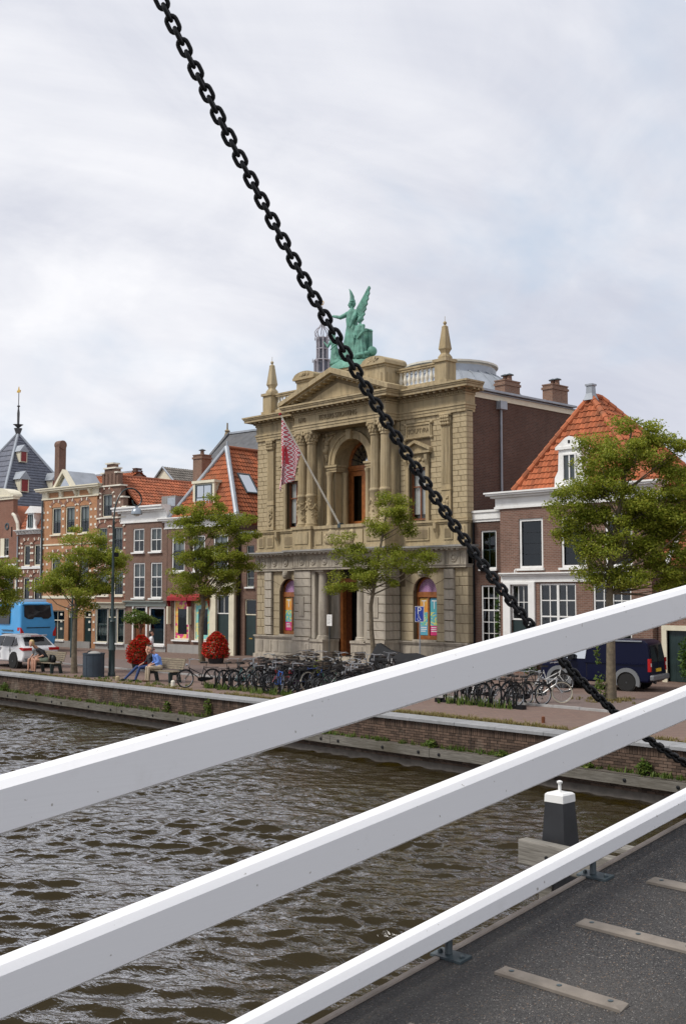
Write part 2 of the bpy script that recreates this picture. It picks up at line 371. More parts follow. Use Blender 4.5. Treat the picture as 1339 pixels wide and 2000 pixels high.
    def mesh(s, name, mats, smooth=False):
        me = bpy.data.meshes.new(name); me.from_pydata(s.v, [], s.f)
        for m in (mats if isinstance(mats, (list, tuple)) else [mats]): me.materials.append(M[m] if isinstance(m, str) else m)
        if any(s.m): me.polygons.foreach_set('material_index', s.m)
        if smooth:
            me.polygons.foreach_set('use_smooth', [True] * len(s.f))
            if smooth != 'all': me.set_sharp_from_angle(angle=R(42))
        me.update(); return me
    def build(s, name, mats, parent=None, smooth=False, loc=None):
        return put(name, s.mesh(name, mats, smooth), parent, loc)
def put(name, me, parent=None, loc=None, rot=None, scale=None):
    o = bpy.data.objects.new(name, me); COL.objects.link(o)
    if parent is not None: o.parent = parent
    if loc is not None: o.location = loc
    if rot is not None: o.rotation_euler = rot
    if scale is not None: o.scale = scale
    return o
def tag(o, label, cat, group=None):
    o['label'] = label; o['category'] = cat
    if group: o['group'] = group
    return o
def thing(name, label, cat, loc=(0, 0, 0), rz=0.0, group=None):
    o = bpy.data.objects.new(name, None); COL.objects.link(o); o.empty_display_size = .2
    o.location = loc; o.rotation_euler = (0, 0, rz); return tag(o, label, cat, group)
def struct(o, kind='structure'): o['kind'] = kind; return o
def copy_tree(o, parent=None):
    c = o.copy(); COL.objects.link(c); c.parent = parent
    for ch in o.children: copy_tree(ch, c)
    return c
def quadmesh(name, V, F, mats, parent=None, smooth=False):
    """fast mesh from numpy vertex and face arrays"""
    me = bpy.data.meshes.new(name); nv = len(V); nf, k = F.shape
    me.vertices.add(nv); me.vertices.foreach_set('co', np.ascontiguousarray(V, np.float32).ravel())
    me.loops.add(nf * k); me.loops.foreach_set('vertex_index', np.ascontiguousarray(F, np.int32).ravel())
    me.polygons.add(nf); me.polygons.foreach_set('loop_start', np.arange(0, nf * k, k, dtype=np.int32))
    me.update(calc_edges=True)
    for m in (mats if isinstance(mats, (list, tuple)) else [mats]): me.materials.append(M[m])
    if smooth: me.polygons.foreach_set('use_smooth', np.ones(nf, bool))
    me.validate(); return put(name, me, parent)
def text(body, size, parent, mat, loc, name='lettering', depth=.02, align='CENTER', width=None, rot=(math.pi / 2, 0, 0)):
    c = bpy.data.curves.new(name, 'FONT'); c.body = body; c.size = size; c.align_x = align; c.align_y = 'CENTER'; c.extrude = depth
    c.resolution_u = 2
    tmp = put(name, c); bpy.context.view_layer.update(); me = bpy.data.meshes.new_from_object(tmp); me.materials.clear(); me.materials.append(M[mat])
    bpy.data.objects.remove(tmp); o = put(name, me, parent, loc, rot)
    if width: o.scale = (width, 1, 1)
    return o
UNIT = None
def unit_block():
    global UNIT
    if UNIT is None:
        b = MB(); c = .06                      # face with softened arrises
        vs = [(-.5, .5, -.5), (.5, .5, -.5), (.5, .5, .5), (-.5, .5, .5), (-.5, -.3, -.5), (.5, -.3, -.5), (.5, -.3, .5), (-.5, -.3, .5),
              (-.5 + c * .5, -.5, -.5 + c), (.5 - c * .5, -.5, -.5 + c), (.5 - c * .5, -.5, .5 - c), (-.5 + c * .5, -.5, .5 - c)]
        fs = [(0, 1, 2, 3)] + [(a, (a + 1) % 4, (a + 1) % 4 + 4, a + 4) for a in range(4)] + [(a + 4, (a + 1) % 4 + 4, (a + 1) % 4 + 8, a + 8) for a in range(4)] + [(8, 9, 10, 11)]
        UNIT = (vs, fs)
    return UNIT
UM = {}
def block(parent, x0, x1, yf, yb, z0, z1, mat, name='stone_block', jit=0.0, rng=random):
    if mat not in UM:
        b = MB(); v, f = unit_block(); b.add(v, f); UM[mat] = b.mesh('stone_block', mat)
    d = jit * rng.uniform(-1, 1)
    return put(name, UM[mat], parent, ((x0 + x1) / 2, (yf + d + yb) / 2, (z0 + z1) / 2), None, (x1 - x0, yb - yf - d, z1 - z0))
def sideblock(parent, xf, y0, y1, z0, z1, mat, thick=.06):
    o = block(parent, 0, 1, 0, 1, 0, 1, mat); o.location = (xf - thick / 2, (y0 + y1) / 2, (z0 + z1) / 2)
    o.rotation_euler = (0, 0, math.pi / 2); o.scale = (y1 - y0, thick, z1 - z0); return o
def arcpts(cx, cz, r, a0, a1, n): return [(cx + r * math.cos(R(a0 + (a1 - a0) * i / n)), cz + r * math.sin(R(a0 + (a1 - a0) * i / n))) for i in range(n + 1)]
def wall(parent, name, mat, x0, x1, z0, z1, yf, yb, holes=(), reveal=.22, rmat=None):
    """front wall with rectangular openings: skin at yf, reveals going back, solid back at yb"""
    holes = [h for h in holes if h[1] > x0 and h[0] < x1]
    xs = sorted({x0, x1} | {h[i] for h in holes for i in (0, 1) if x0 < h[i] < x1}); zs = sorted({z0, z1} | {h[i] for h in holes for i in (2, 3) if z0 < h[i] < z1})
    b = MB()
    for i in range(len(xs) - 1):
        for j in range(len(zs) - 1):
            cx = (xs[i] + xs[i + 1]) / 2; cz = (zs[j] + zs[j + 1]) / 2
            if any(h[0] < cx < h[1] and h[2] < cz < h[3] for h in holes): continue
            b.add([(xs[i], yf, zs[j]), (xs[i + 1], yf, zs[j]), (xs[i + 1], yf, zs[j + 1]), (xs[i], yf, zs[j + 1])], [(0, 1, 2, 3)])
    for h in holes:
        a, c, d, e = h[:4]; r = reveal
        b.add([(a, yf, d), (a, yf + r, d), (a, yf + r, e), (a, yf, e)], [(0, 1, 2, 3)]); b.add([(c, yf, d), (c, yf, e), (c, yf + r, e), (c, yf + r, d)], [(0, 1, 2, 3)])
        b.add([(a, yf, e), (a, yf + r, e), (c, yf + r, e), (c, yf, e)], [(0, 1, 2, 3)]); b.add([(a, yf, d), (c, yf, d), (c, yf + r, d), (a, yf + r, d)], [(0, 1, 2, 3)])
    b.add([(x0, yf, z0), (x0, yb, z0), (x0, yb, z1), (x0, yf, z1)], [(0, 1, 2, 3)]); b.add([(x1, yf, z0), (x1, yf, z1), (x1, yb, z1), (x1, yb, z0)], [(0, 1, 2, 3)])
    b.add([(x0, yb, z0), (x1, yb, z0), (x1, yb, z1), (x0, yb, z1)], [(0, 3, 2, 1)]); b.add([(x0, yf, z1), (x1, yf, z1), (x1, yb, z1), (x0, yb, z1)], [(0, 1, 2, 3)])
    o = b.build(name, mat, parent); weld(o.data); return o
def weld(me, d=1e-4):
    bm = bmesh.new(); bm.from_mesh(me); bmesh.ops.remove_doubles(bm, verts=bm.verts, dist=d); bmesh.ops.recalc_face_normals(bm, faces=bm.faces); bm.to_mesh(me); bm.free(); me.update()
def window(parent, x0, x1, z0, z1, y, cols=2, rows=2, fm='white_paint', gm='glass', fw=.06, bar=.03, sill='white_paint', split=None, curtain=None, sash=None, name='window', label=None, arch=0.0, back='interior_dark', trans=None):
    """frame + glazing bars (part), each pane, sill, curtain and the dark room behind (sub-parts). y = face of the frame"""
    b = MB(); d = .07; sm = 1 if sash else 0
    b.box(x0, x0 + fw, y, y + d, z0, z1); b.box(x1 - fw, x1, y, y + d, z0, z1)
    b.box(x0 + fw, x1 - fw, y, y + d, z1 - fw, z1); b.box(x0 + fw, x1 - fw, y, y + d, z0, z0 + fw)
    ix0, ix1, iz0, iz1 = x0 + fw, x1 - fw, z0 + fw, z1 - fw
    if sash:
        s = .035
        b.box(ix0, ix0 + s, y + .012, y + d - .005, iz0, iz1, 1); b.box(ix1 - s, ix1, y + .012, y + d - .005, iz0, iz1, 1)
        b.box(ix0 + s, ix1 - s, y + .012, y + d - .005, iz1 - s, iz1, 1); b.box(ix0 + s, ix1 - s, y + .012, y + d - .005, iz0, iz0 + s, 1)
        ix0 += s; ix1 -= s; iz0 += s; iz1 -= s
    zz = [iz0, iz1]
    if trans: zz = [iz0, iz0 + (iz1 - iz0) * trans, iz1]
    rr = rows if isinstance(rows, (list, tuple)) else [rows] * (len(zz) - 1)
    cc = cols if isinstance(cols, (list, tuple)) else [cols] * (len(zz) - 1)
    if trans: b.box(ix0, ix1, y + .004, y + d - .003, zz[1] - .03, zz[1] + .03, sm)
    panes = []
    for q in range(len(zz) - 1):
        a0 = zz[q] + (.03 if q else 0); a1 = zz[q + 1] - (.03 if q < len(zz) - 2 else 0); nc = cc[q]; nr = rr[q]
        for i in range(1, nc):
            cx = ix0 + (ix1 - ix0) * i / nc; b.box(cx - bar / 2, cx + bar / 2, y + .02, y + d - .01, a0, a1, sm)
        for j in range(1, nr):
            cz = a0 + (a1 - a0) * j / nr; wbar = bar * (1.6 if (nr == 2 and split) else 1); b.box(ix0, ix1, y + .022, y + d - .012, cz - wbar / 2, cz + wbar / 2, sm)
        for i in range(nc):
            for j in range(nr):
                panes.append((ix0 + (ix1 - ix0) * i / nc, ix0 + (ix1 - ix0) * (i + 1) / nc, a0 + (a1 - a0) * j / nr, a0 + (a1 - a0) * (j + 1) / nr))
    w = b.build(name, [fm, sash or fm], parent)
    if label: w['label'] = label
    for p in panes:
        ty = random.uniform(-.006, .006)
        q = MB().add([(p[0], y + .045 + ty, p[2]), (p[1], y + .045 - ty, p[2]), (p[1], y + .045 - ty, p[3]), (p[0], y + .045 + ty, p[3])], [(0, 1, 2, 3)]).build('pane', gm, w)
    if sill: MB().box(x0 - .08, x1 + .08, y - .17, y + .02, z0 - .09, z0 - .002).build('sill', sill, w)
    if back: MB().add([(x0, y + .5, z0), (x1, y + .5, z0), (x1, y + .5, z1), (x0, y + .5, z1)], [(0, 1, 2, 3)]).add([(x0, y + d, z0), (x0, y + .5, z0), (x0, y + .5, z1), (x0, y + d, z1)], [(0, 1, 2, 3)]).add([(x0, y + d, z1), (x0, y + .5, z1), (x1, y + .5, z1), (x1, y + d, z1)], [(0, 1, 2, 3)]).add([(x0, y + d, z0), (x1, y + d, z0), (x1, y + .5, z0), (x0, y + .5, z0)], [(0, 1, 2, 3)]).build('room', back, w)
    if curtain:
        f0, f1, cm = curtain; n = 14; vs = []; fs = []
        for i in range(n + 1):
            x = x0 + (x1 - x0) * i / n; yy = y + .12 + .018 * math.sin(i * 2.4)
            vs += [(x, yy, z0 + (z1 - z0) * f0), (x, yy, z0 + (z1 - z0) * f1)]
        MB().add(vs, [(2 * i, 2 * i + 2, 2 * i + 3, 2 * i + 1) for i in range(n)]).build('curtain', cm, w)
    return w
def tile_mesh(w, l, mat):
    """one pantile: S curve across, tail lifted over the row below"""
    b = MB(); n = 5; vs = []
    for j, (v, lift) in enumerate(((0, .062), (l * 1.12, .012))):
        for i in range(n + 1):
            t = i / n; vs.append((t * w * 1.04, v, lift + .034 * math.sin(2 * math.pi * t + .6)))
    fs = [(i, i + 1, n + 2 + i, n + 1 + i) for i in range(n)]
    vs += [(p[0], p[1], p[2] - .022) for p in vs[:n + 1]]; k = 2 * (n + 1)
    fs += [(i + 1, i, k + i, k + i + 1) for i in range(n)]
    b.add(vs, fs); return b
def tile_roof(parent, O, U, V, poly, mat, tw=.24, tl=.32, singles=0, key=None, thick=.05):
    """roof plane: O origin at eave, U along the eave, V up the slope, poly in (u,v). singles = how many tiles as parts of their own"""
    O = Vector(O); U = Vector(U).normalized(); V = Vector(V); V = (V - U * V.dot(U)).normalized(); N = U.cross(V).normalized()
    if N.z < 0: N = -N
    n = len(poly)
    pl = MB(); pl.add([O + U * p[0] + V * p[1] - N * .02 for p in poly], [tuple(range(n))]).add([O + U * p[0] + V * p[1] - N * (.02 + thick) for p in poly], [tuple(range(n))])
    pl.build('roof_plane', mat, parent)
    def inside(u, v):
        c = False
        for i in range(n):
            a, b = poly[i], poly[(i + 1) % n]
            if (a[1] > v) != (b[1] > v) and u < (b[0] - a[0]) * (v - a[1]) / (b[1] - a[1]) + a[0]: c = not c
        return c
    us = [p[0] for p in poly]; vs = [p[1] for p in poly]; cells = []
    v = min(vs)
    while v < max(vs):
        u = min(us)
        while u < max(us):
            if inside(u + tw / 2, v + tl * .45): cells.append((u, v))
            u += tw
        v += tl
    base = tile_mesh(tw, tl, mat); rot = Matrix((U, V, N)).transposed()
    rnd = random.Random(5)
    if singles:
        cells.sort(key=key or (lambda c: c[1])); sg = cells[:singles]; cells = cells[singles:]
        me = base.mesh('roof_tile', mat)
        for u, v in sg:
            p = O + U * (u + rnd.uniform(-.006, .006)) + V * (v + rnd.uniform(-.012, .012))
            put('roof_tile', me, parent, p, rot.to_euler())
    if cells:
        b = MB(); bv = [Vector(q) for q in base.v]
        for u, v in cells:
            p = O + U * (u + rnd.uniform(-.006, .006)) + V * (v + rnd.uniform(-.012, .012))
            b.add([p + rot @ q for q in bv], base.f)
        o = b.build('roof_tiles', mat, parent); struct(o, 'stuff')
    return rot
def chimney(parent, x, y, z0, z1, w, d, mat='brick_chimney', pots=2, name='chimney'):
    b = MB(); b.box(x - w / 2, x + w / 2, y - d / 2, y + d / 2, z0, z1); b.box(x - w / 2 - .05, x + w / 2 + .05, y - d / 2 - .05, y + d / 2 + .05, z1 - .22, z1 - .1); b.box(x - w / 2 - .03, x + w / 2 + .03, y - d / 2 - .03, y + d / 2 + .03, z1, z1 + .06)
    c = b.build(name, mat, parent)
    for i in range(pots):
        px = x + (i - (pots - 1) / 2) * w * .45
        MB().lathe([(.13, z1 + .06), (.11, z1 + .32), (.12, z1 + .33)], (px, y, 0), 8).build('chimney_pot', mat, c, True)
        MB().lathe([(.22, z1 + .33), (.22, z1 + .37), (.02, z1 + .45)], (px, y, 0), 8).build('chimney_cowl', 'gunmetal', c)
    return c
def mprint(name, c1, c2, scale=0, c3=None):
    """flat print on the museum window posters"""
    t = NT(name); v = t.obj(); k = c1
    if scale:
        vo = t.n('ShaderNodeTexVoronoi'); t.l(v, vo.inputs['Vector']); vo.inputs['Scale'].default_value = scale
        s = t.n('ShaderNodeSeparateColor'); t.l(vo.outputs['Color'], s.inputs[0])
        k = t.mix(t.mth('GREATER_THAN', s.outputs[0], .5), c1, c2)
        if c3: k = t.mix(t.mth('GREATER_THAN', s.outputs[1], .62), k, c3)
    elif c2:
        s = t.n('ShaderNodeSeparateXYZ'); t.l(v, s.inputs[0]); k = t.mix(t.rng(t.mth('SINE', t.mth('MULTIPLY', s.outputs[2], 4.)), -1, 1), c1, c2)
    t.col(k); t.rough(.35); return t.m
mprint('poster_orange', (.75, .33, .06), (.72, .50, .14)); mprint('poster_teal', (.10, .42, .48), (.12, .36, .55)); mprint('poster_pink', (.70, .06, .16), (.62, .03, .22))
mprint('poster_pattern', (.75, .66, .16), (.20, .55, .30), 16, (.10, .40, .62)); 
def mpurple():
    t = NT('poster_purple'); v = t.obj(); s = t.n('ShaderNodeSeparateXYZ'); t.l(v, s.inputs[0])
    w = t.mth('PINGPONG', s.outputs[2], .05); st = t.mth('FRACT', t.mth('MULTIPLY', t.mth('ADD', s.outputs[0], w), 11.))
    t.col(t.mix(t.mth('GREATER_THAN', st, .42), (.62, .48, .55), (.26, .05, .32))); t.rough(.4)
mpurple()
mprint('shop_print_warm', (.78, .42, .10), (.62, .06, .22), 7, (.75, .62, .2)); mprint('shop_print_cool', (.20, .55, .55), (.68, .62, .25), 7, (.35, .60, .45))
# ------------------------------------------------------------------ ground, quay, water
rnd = random.Random(11); nrs = np.random.RandomState(4)
g = MB(); g.add([(-600, 24.0, 0), (400, 24.0, 0), (400, 900, 0), (-600, 900, 0)], [(0, 1, 2, 3)])
street = struct(g.build('street', 'street_brick'))
mplain('kerb_stone', (.34, .335, .33), .8, .15, 3, dirt=(.2, .19, .17))
k = MB()
for x in np.arange(-110, -10, 1.0): k.box(x + .006, x + .994, 28.9, 29.05, -.05, .07 + rnd.uniform(-.006, .006))
struct(k.build('kerb', 'kerb_stone'))
mplain('asphalt', (.15, .112, .10), .9, .15, 12, dirt=(.19, .135, .12), dscale=.8)
struct(MB().add([(-140, 29.06, .004), (60, 29.06, .004), (60, 33.4, .004), (-140, 33.4, .004)], [(0, 1, 2, 3)]).build('road', 'asphalt'))
WATER = -1.3
def water():
    xs = np.unique(np.concatenate([np.linspace(-420, -70, 60), np.linspace(-70, -38, 240), np.arange(-38, -4, .062), np.linspace(-4, 8, 40), np.linspace(8, 250, 40)]))
    ys = np.unique(np.concatenate([np.linspace(-90, 2, 40), np.arange(2, 23.45, .062)]))
    X, Y = np.meshgrid(xs, ys); Z = np.zeros_like(X); DX = np.zeros_like(X); DY = np.zeros_like(X)
    r = np.random.RandomState(21); main = math.atan2(.72, -.69)
    patch = .72 + .30 * np.sin(X * .33 + Y * .21 + 1.0) * np.sin(Y * .52 - X * .17 + .4) + .22 * np.sin(X * .71 - Y * .93 + 2.1); patch *= np.clip(1.25 - (Y - 8) / 22, .55, 1.3)
    for i in range(64):
        lam = .22 * (1.0 / .22) ** r.rand(); th = main + r.normal(0, .46); k = 2 * math.pi / lam
        a = .0108 * lam ** 1.0 * (0.6 + .8 * r.rand()); ph = r.rand() * 6.28
        arg = k * (X * math.cos(th) + Y * math.sin(th)) + ph
        # amplitude varies over the water: gusty patches
        env = (.75 + .5 * np.sin(X * .21 * math.cos(i) + Y * .27 * math.sin(i * 1.7) + i)) * patch
        Z += a * env * np.cos(arg); DX -= a * env * .9 * math.cos(th) * np.sin(arg); DY -= a * env * .9 * math.sin(th) * np.sin(arg)
    fade = np.clip((X + 90) / 30, 0, 1) * np.clip((12 - X) / 6, 0, 1)
    V = np.stack([X + DX * fade, np.minimum(Y + DY * fade, 23.45), WATER + Z * fade], -1).reshape(-1, 3)
    nx = len(xs); ny = len(ys); i = np.arange(ny - 1)[:, None] * nx + np.arange(nx - 1)[None]
    F = np.stack([i, i + 1, i + nx + 1, i + nx], -1).reshape(-1, 4)
    return struct(quadmesh('canal_water', V, F, 'canal_water', smooth=True))
water()
# quay wall: mortar core, bricks proud of it, soldier course, coping stones, timber waling
QY = 23.45
qw = thing('quay_wall', 'long brown brick quay wall with pale stone coping along the canal', 'quay wall', (0, 0, 0))
MB().box(-150, 60, QY + .03, QY + .7, -2.6, -.03).build('core', 'quay_mortar', qw)
bm = MB().box(-.105, .105, -.05, .05, -.029, .029).mesh('brick', 'quay_brick')
sm = MB().box(-.03, .03, -.05, .05, -.10, .10).mesh('brick', 'quay_brick')
cells = []
for j in range(12):
    z = -.30 - j * .072
    n0 = 0 if j % 2 else .11
    for i in range(int(150 / .22)): cells.append((-75 + n0 + i * .22, z, 0))
for i in range(int(150 / .07)): cells.append((-75 + i * .07, -.155, 1))
def seen(c): return -29.5 < c[0] < -12.2
vis = [c for c in cells if -25.5 < c[0] < -13.0]
front = sorted([c for c in vis if c[2] == 0 and (c[0] > -19.9)], key=lambda c: -c[0])[:220] + [c for c in vis if c[2] == 1 and -25.2 < c[0] < -20.2][:72]
fs = set(front); rest = MB()
for c in cells:
    d = rnd.uniform(-.006, .006)
    if c in fs: put('brick', sm if c[2] else bm, qw, (c[0], QY + .045 + d, c[1]), (0, rnd.uniform(-.01, .01), 0))
    else:
        hx, hz = (.03, .10) if c[2] else (.105, .029)
        rest.box(c[0] - hx, c[0] + hx, QY + d - .005, QY + .06, c[1] - hz, c[1] + hz)
struct(rest.build('brickwork', 'quay_brick', qw), 'stuff')
x = -110.0
while x < 40:
    L = rnd.uniform(1.3, 1.9); o = MB()
    o.prism([(QY - .10, -.045), (QY + .62, -.045), (QY + .62, .045), (QY - .085, .045), (QY - .10, .03)], x + .006, x + L - .006, 'x')
    if -70 < x < -5 or True: o.build('coping_slab', 'coping_stone', qw)
    x += L
x = -110.0
while x < 40:
    L = rnd.uniform(3.2, 4.4); o = MB().box(x + .008, x + L - .008, QY - .27, QY - .02, -.95 + rnd.uniform(-.01, .01), -.72 + rnd.uniform(-.012, .012))
    t = o.build('timber_waling', 'waling_timber', qw)
    if -62 < x < -8:
        for q in (.35, L * .55, L - .4):
            MB().lathe([(.045, 0), (.045, .02), (.02, .03)], (0, 0, 0), 8).build('bolt_head', 'black_paint', t).matrix_local = Matrix.Translation((x + q, QY - .271, -.84)) @ Matrix.Rotation(R(90), 4, 'X')
    x += L
MB().box(-110, 40, QY - .2, QY + .028, -.722, -.70).build('ledge_soil', 'quay_mortar', qw)
mplain('soil', (.14, .10, .06), .95, .3, 5)
def tufts(name, spots, h, n, mat, parent=None, label=None, w=.012, lean=.5, seed=3):
    r = np.random.RandomState(seed); V = []; F = []; c = 0
    for (x, y, z, s) in spots:
        for i in range(n):
            a = r.rand() * 6.28; L = h * s * (.45 + .75 * r.rand()); ox, oy = r.normal(0, .05 * s, 2); l = lean * L * r.rand(); b = a + 1.57
            p = np.array([x + ox, y + oy, z]); t = p + np.array([math.cos(a) * l, math.sin(a) * l, L]); m = (p + t) / 2 + np.array([0, 0, L * .12]); wv = np.array([math.cos(b), math.sin(b), 0]) * w * (.6 + r.rand())
            V += [p - wv, p + wv, m + wv * .8, m - wv * .8, t + wv * .15, t - wv * .15]; F += [(c, c + 1, c + 2, c + 3), (c + 3, c + 2, c + 4, c + 5)]; c += 6
    return quadmesh(name, np.array(V), np.array(F), mat, parent)
r = rnd
sp = [(r.uniform(-60, -10), 24.15 + abs(r.gauss(0, .22)), 0, r.uniform(.5, 1.2)) for _ in range(760)] + [(r.gauss(-23, 4.0), 24.2 + abs(r.gauss(0, .2)), 0, r.uniform(.6, 1.4)) for _ in range(420)]
tg = struct(tufts('dry_grass', sp, .10, 14, 'grass_dry', lean=1.3, w=.010), 'stuff'); tag(tg, 'dry yellow grass growing along the quay coping', 'grass')
sp = [(r.uniform(-64, -10), QY - .02 - abs(r.gauss(0, .07)), -.70, r.uniform(.4, 1.3)) for _ in range(560)]
tg = struct(tufts('weeds', sp, .12, 12, 'leaf_weed', lean=1.1, seed=9), 'stuff'); tag(tg, 'low weeds growing on the timber ledge of the quay wall', 'weeds')
def leafy(name, spots, mat, parent=None, leaf=.05, seed=2):
    """loose leaf clumps: (x,y,z,rx,ry,rz,n)"""
    rr = np.random.RandomState(seed); P = []
    for (x, y, z, rx, ry, rz, n) in spots:
        q = rr.normal(0, 1, (n, 3)); q /= np.linalg.norm(q, axis=1)[:, None]; q *= (rr.rand(n, 1) ** .45)
        P.append(q * np.array([rx, ry, rz]) + np.array([x, y, z]))
    return leafmesh(name, np.concatenate(P), leaf, mat, parent, rr)
def leafmesh(name, P, leaf, mat, parent, rr, up=.55):
    n = len(P); nrm = rr.normal(0, 1, (n, 3)); nrm[:, 2] = np.abs(nrm[:, 2]) + up; nrm /= np.linalg.norm(nrm, axis=1)[:, None]
    a = np.cross(nrm, rr.normal(0, 1, (n, 3))); a /= np.linalg.norm(a, axis=1)[:, None] + 1e-9; b = np.cross(nrm, a)
    s = (leaf * (.6 + .8 * rr.rand(n)))[:, None]; d = nrm * s * .18
    V = np.stack([P - a * s, P - b * s * .55 - d, P + a * s, P + b * s * .55 - d], 1).reshape(-1, 3)
    F = np.arange(4 * n).reshape(n, 4)
    return quadmesh(name, V, F, mat, parent)
wp = [(-31.2, QY - .1, -.35, .22, .1, .32, 160, 'bushy green weed growing on the quay wall below the flower tower'),
      (-33.6, QY - .1, -.48, .16, .1, .22, 90, 'small green weed on the quay wall below the bench'),
      (-21.0, QY - .12, -.6, .22, .12, .14, 130, 'bright green weed rooted at the quay wall foot beside the rail'),
      (-18.6, QY - .12, -.62, .2, .12, .1, 90, 'flat green weed at the foot of the quay wall beyond the mooring post'),
      (-14.4, QY - .12, -.52, .2, .14, .22, 190, 'bright green bush sprouting from the quay wall near the bridge'),
      (-15.9, QY - .1, -.63, .12, .1, .1, 60, 'little green sprout on the waling near the bridge'),
      (-45.8, QY - .1, -.5, .35, .1, .2, 130, 'green weed patch on the quay wall under the far bench'),
      (-28.6, QY - .1, -.5, .12, .1, .25, 60, 'thin trailing weed with red leaves on the quay wall')]
for i, q in enumerate(wp): tag(leafy('wall_plant', [q[:7]], 'leaf_weed', leaf=.05, seed=40 + i), q[7], 'plant', 'weeds growing out of the quay wall')

# ------------------------------------------------------------------ bridge: deck, railing, chain
SL = .1415
DZ = lambda y: 1.9 + SL * y
ang = math.atan(SL)
bd = thing('bridge_deck', 'sloping dark gritted bridge deck with a pale edge strip', 'bridge', (0, 0, 0))
def slab(b, x0, x1, y0, y1, t0, t1, dz=0):
    b.add([(x, y, DZ(y) + dz + t) for t in (t0, t1) for x, y in ((x0, y0), (x1, y0), (x1, y1), (x0, y1))], [(0, 3, 2, 1), (4, 5, 6, 7), (0, 1, 5, 4), (1, 2, 6, 5), (2, 3, 7, 6), (3, 0, 4, 7)]); return b
slab(MB(), -2.53, 2.6, -5, 9.5, -.22, 0).build('surface', 'deck_grit', bd)
slab(MB(), -2.552, -2.533, -5, 9.5, -.26, .006).build('edge_strip', 'deck_edge', bd)
slab(MB(), -2.50, -2.2, -5, 9.5, -.62, -.23).build('girder', 'gunmetal', bd)
slab(MB(), 2.1, 2.4, -5, 9.5, -.62, -.23).build('girder', 'gunmetal', bd)
for yb in (1.56, 2.0, 2.44, 2.88, 3.32, 3.77, 4.21, 4.66, 5.1):
    b = MB(); hw = .024; pr = [(-hw, .001), (-hw, .010), (-hw + .006, .015), (hw - .006, .015), (hw, .010), (hw, .001)]
    n = 6; vs = []; 
    for x in (-2.31, -1.855): vs += [(x + (.012 if x < -2 else -.018) * (1 if q[1] > .011 else 0), yb + q[0], DZ(yb + q[0]) + q[1]) for q in pr]
    b.add(vs, [tuple(range(n)), tuple(range(2 * n - 1, n - 1, -1))] + [(i, i + n, (i + 1) % n + n, (i + 1) % n) for i in range(n)])
    o = b.build('batten', 'batten_wood', bd)
    for xs_ in (-2.26, -2.08, -1.9):
        MB().lathe([(.0085, 0), (.0085, .002), (.003, .003)], (xs_, yb, DZ(yb) + .0148), 8).build('screw', 'gunmetal', o)
br = thing('bridge_railing', 'white painted bridge railing of three sloping rails crossing the view', 'railing', (0, 0, 0))
def rail(ztop, h, w, SL, c=.011):
    # section in (x, z); the camera side is -2.5
    sec = [(-2.5 - w + c, ztop), (-2.5 - c * 1.6, ztop), (-2.5, ztop - c * 1.6), (-2.5, ztop - h), (-2.5 - .01, ztop - h - .008), (-2.5 - w, ztop - h - .008), (-2.5 - w, ztop - c)]
    b = MB(); n = len(sec); vs = [(p[0], y, p[1] + SL * y) for y in (-5, 9.5) for p in sec]
    b.add(vs, [tuple(range(n)), tuple(range(2 * n - 1, n - 1, -1))] + [(i, (i + 1) % n, (i + 1) % n + n, i + n) for i in range(n)])
    return b.build('rail', 'rail_paint', br)
rail(2.8717, .118, .083, .147); rail(2.4426, .113, .083, .1456); rail(2.024, .066, .07, .143)
for yp in (-3.3, .55, 5.35, 9.2):
    b = MB(); x0, x1 = -2.58, -2.51; ww = .035
    b.add([(x, y, z + SL * y) for z in (1.905, 2.79) for x, y in ((x0, yp - ww), (x1, yp - ww), (x1, yp + ww), (x0, yp + ww))], [(0, 3, 2, 1), (4, 5, 6, 7), (0, 1, 5, 4), (1, 2, 6, 5), (2, 3, 7, 6), (3, 0, 4, 7)])
    b.build('post', 'rail_paint', br)
for yp in (1.2, 2.04, 2.88, 3.715, 4.55):
    b = MB(); z0 = DZ(yp)
    b.tube((-2.520, yp, z0 + .008), (-2.528, yp + .012, z0 + .105), .0125, n=12); o = b.build('rail_bracket', 'gunmetal', br, True)
    slab(MB(), -2.575, -2.445, yp - .03, yp + .03, .001, .009).build('base_plate', 'gunmetal', o)
    for s in (-2.556, -2.462): MB().lathe([(.009, 0), (.009, .006), (.005, .010)], (s, yp, DZ(yp) + .009), 6).build('bolt', 'gunmetal', o)
# chain hanging just outside the railing, in the plane x = -2.85
CX_ = -2.85; sc = 2.85 / 4
cp = [(2.74, 6.07), (3.29, 5.33), (3.76, 4.76), (4.05, 4.45), (4.41, 4.09), (4.74, 3.79), (5.0, 3.56), (5.34, 3.30), (5.68, 3.055), (5.94, 2.885), (6.14, 2.775), (6.61, 2.53), (7.01, 2.35)]
cp = [(y * sc, 3.5 + (z - 3.5) * sc) for y, z in cp]
cp = [(cp[0][0] - 1.25, cp[0][1] + 1.82), (cp[0][0] - .6, cp[0][1] + .85)] + cp + [(cp[-1][0] + .22, cp[-1][1] - .075)]
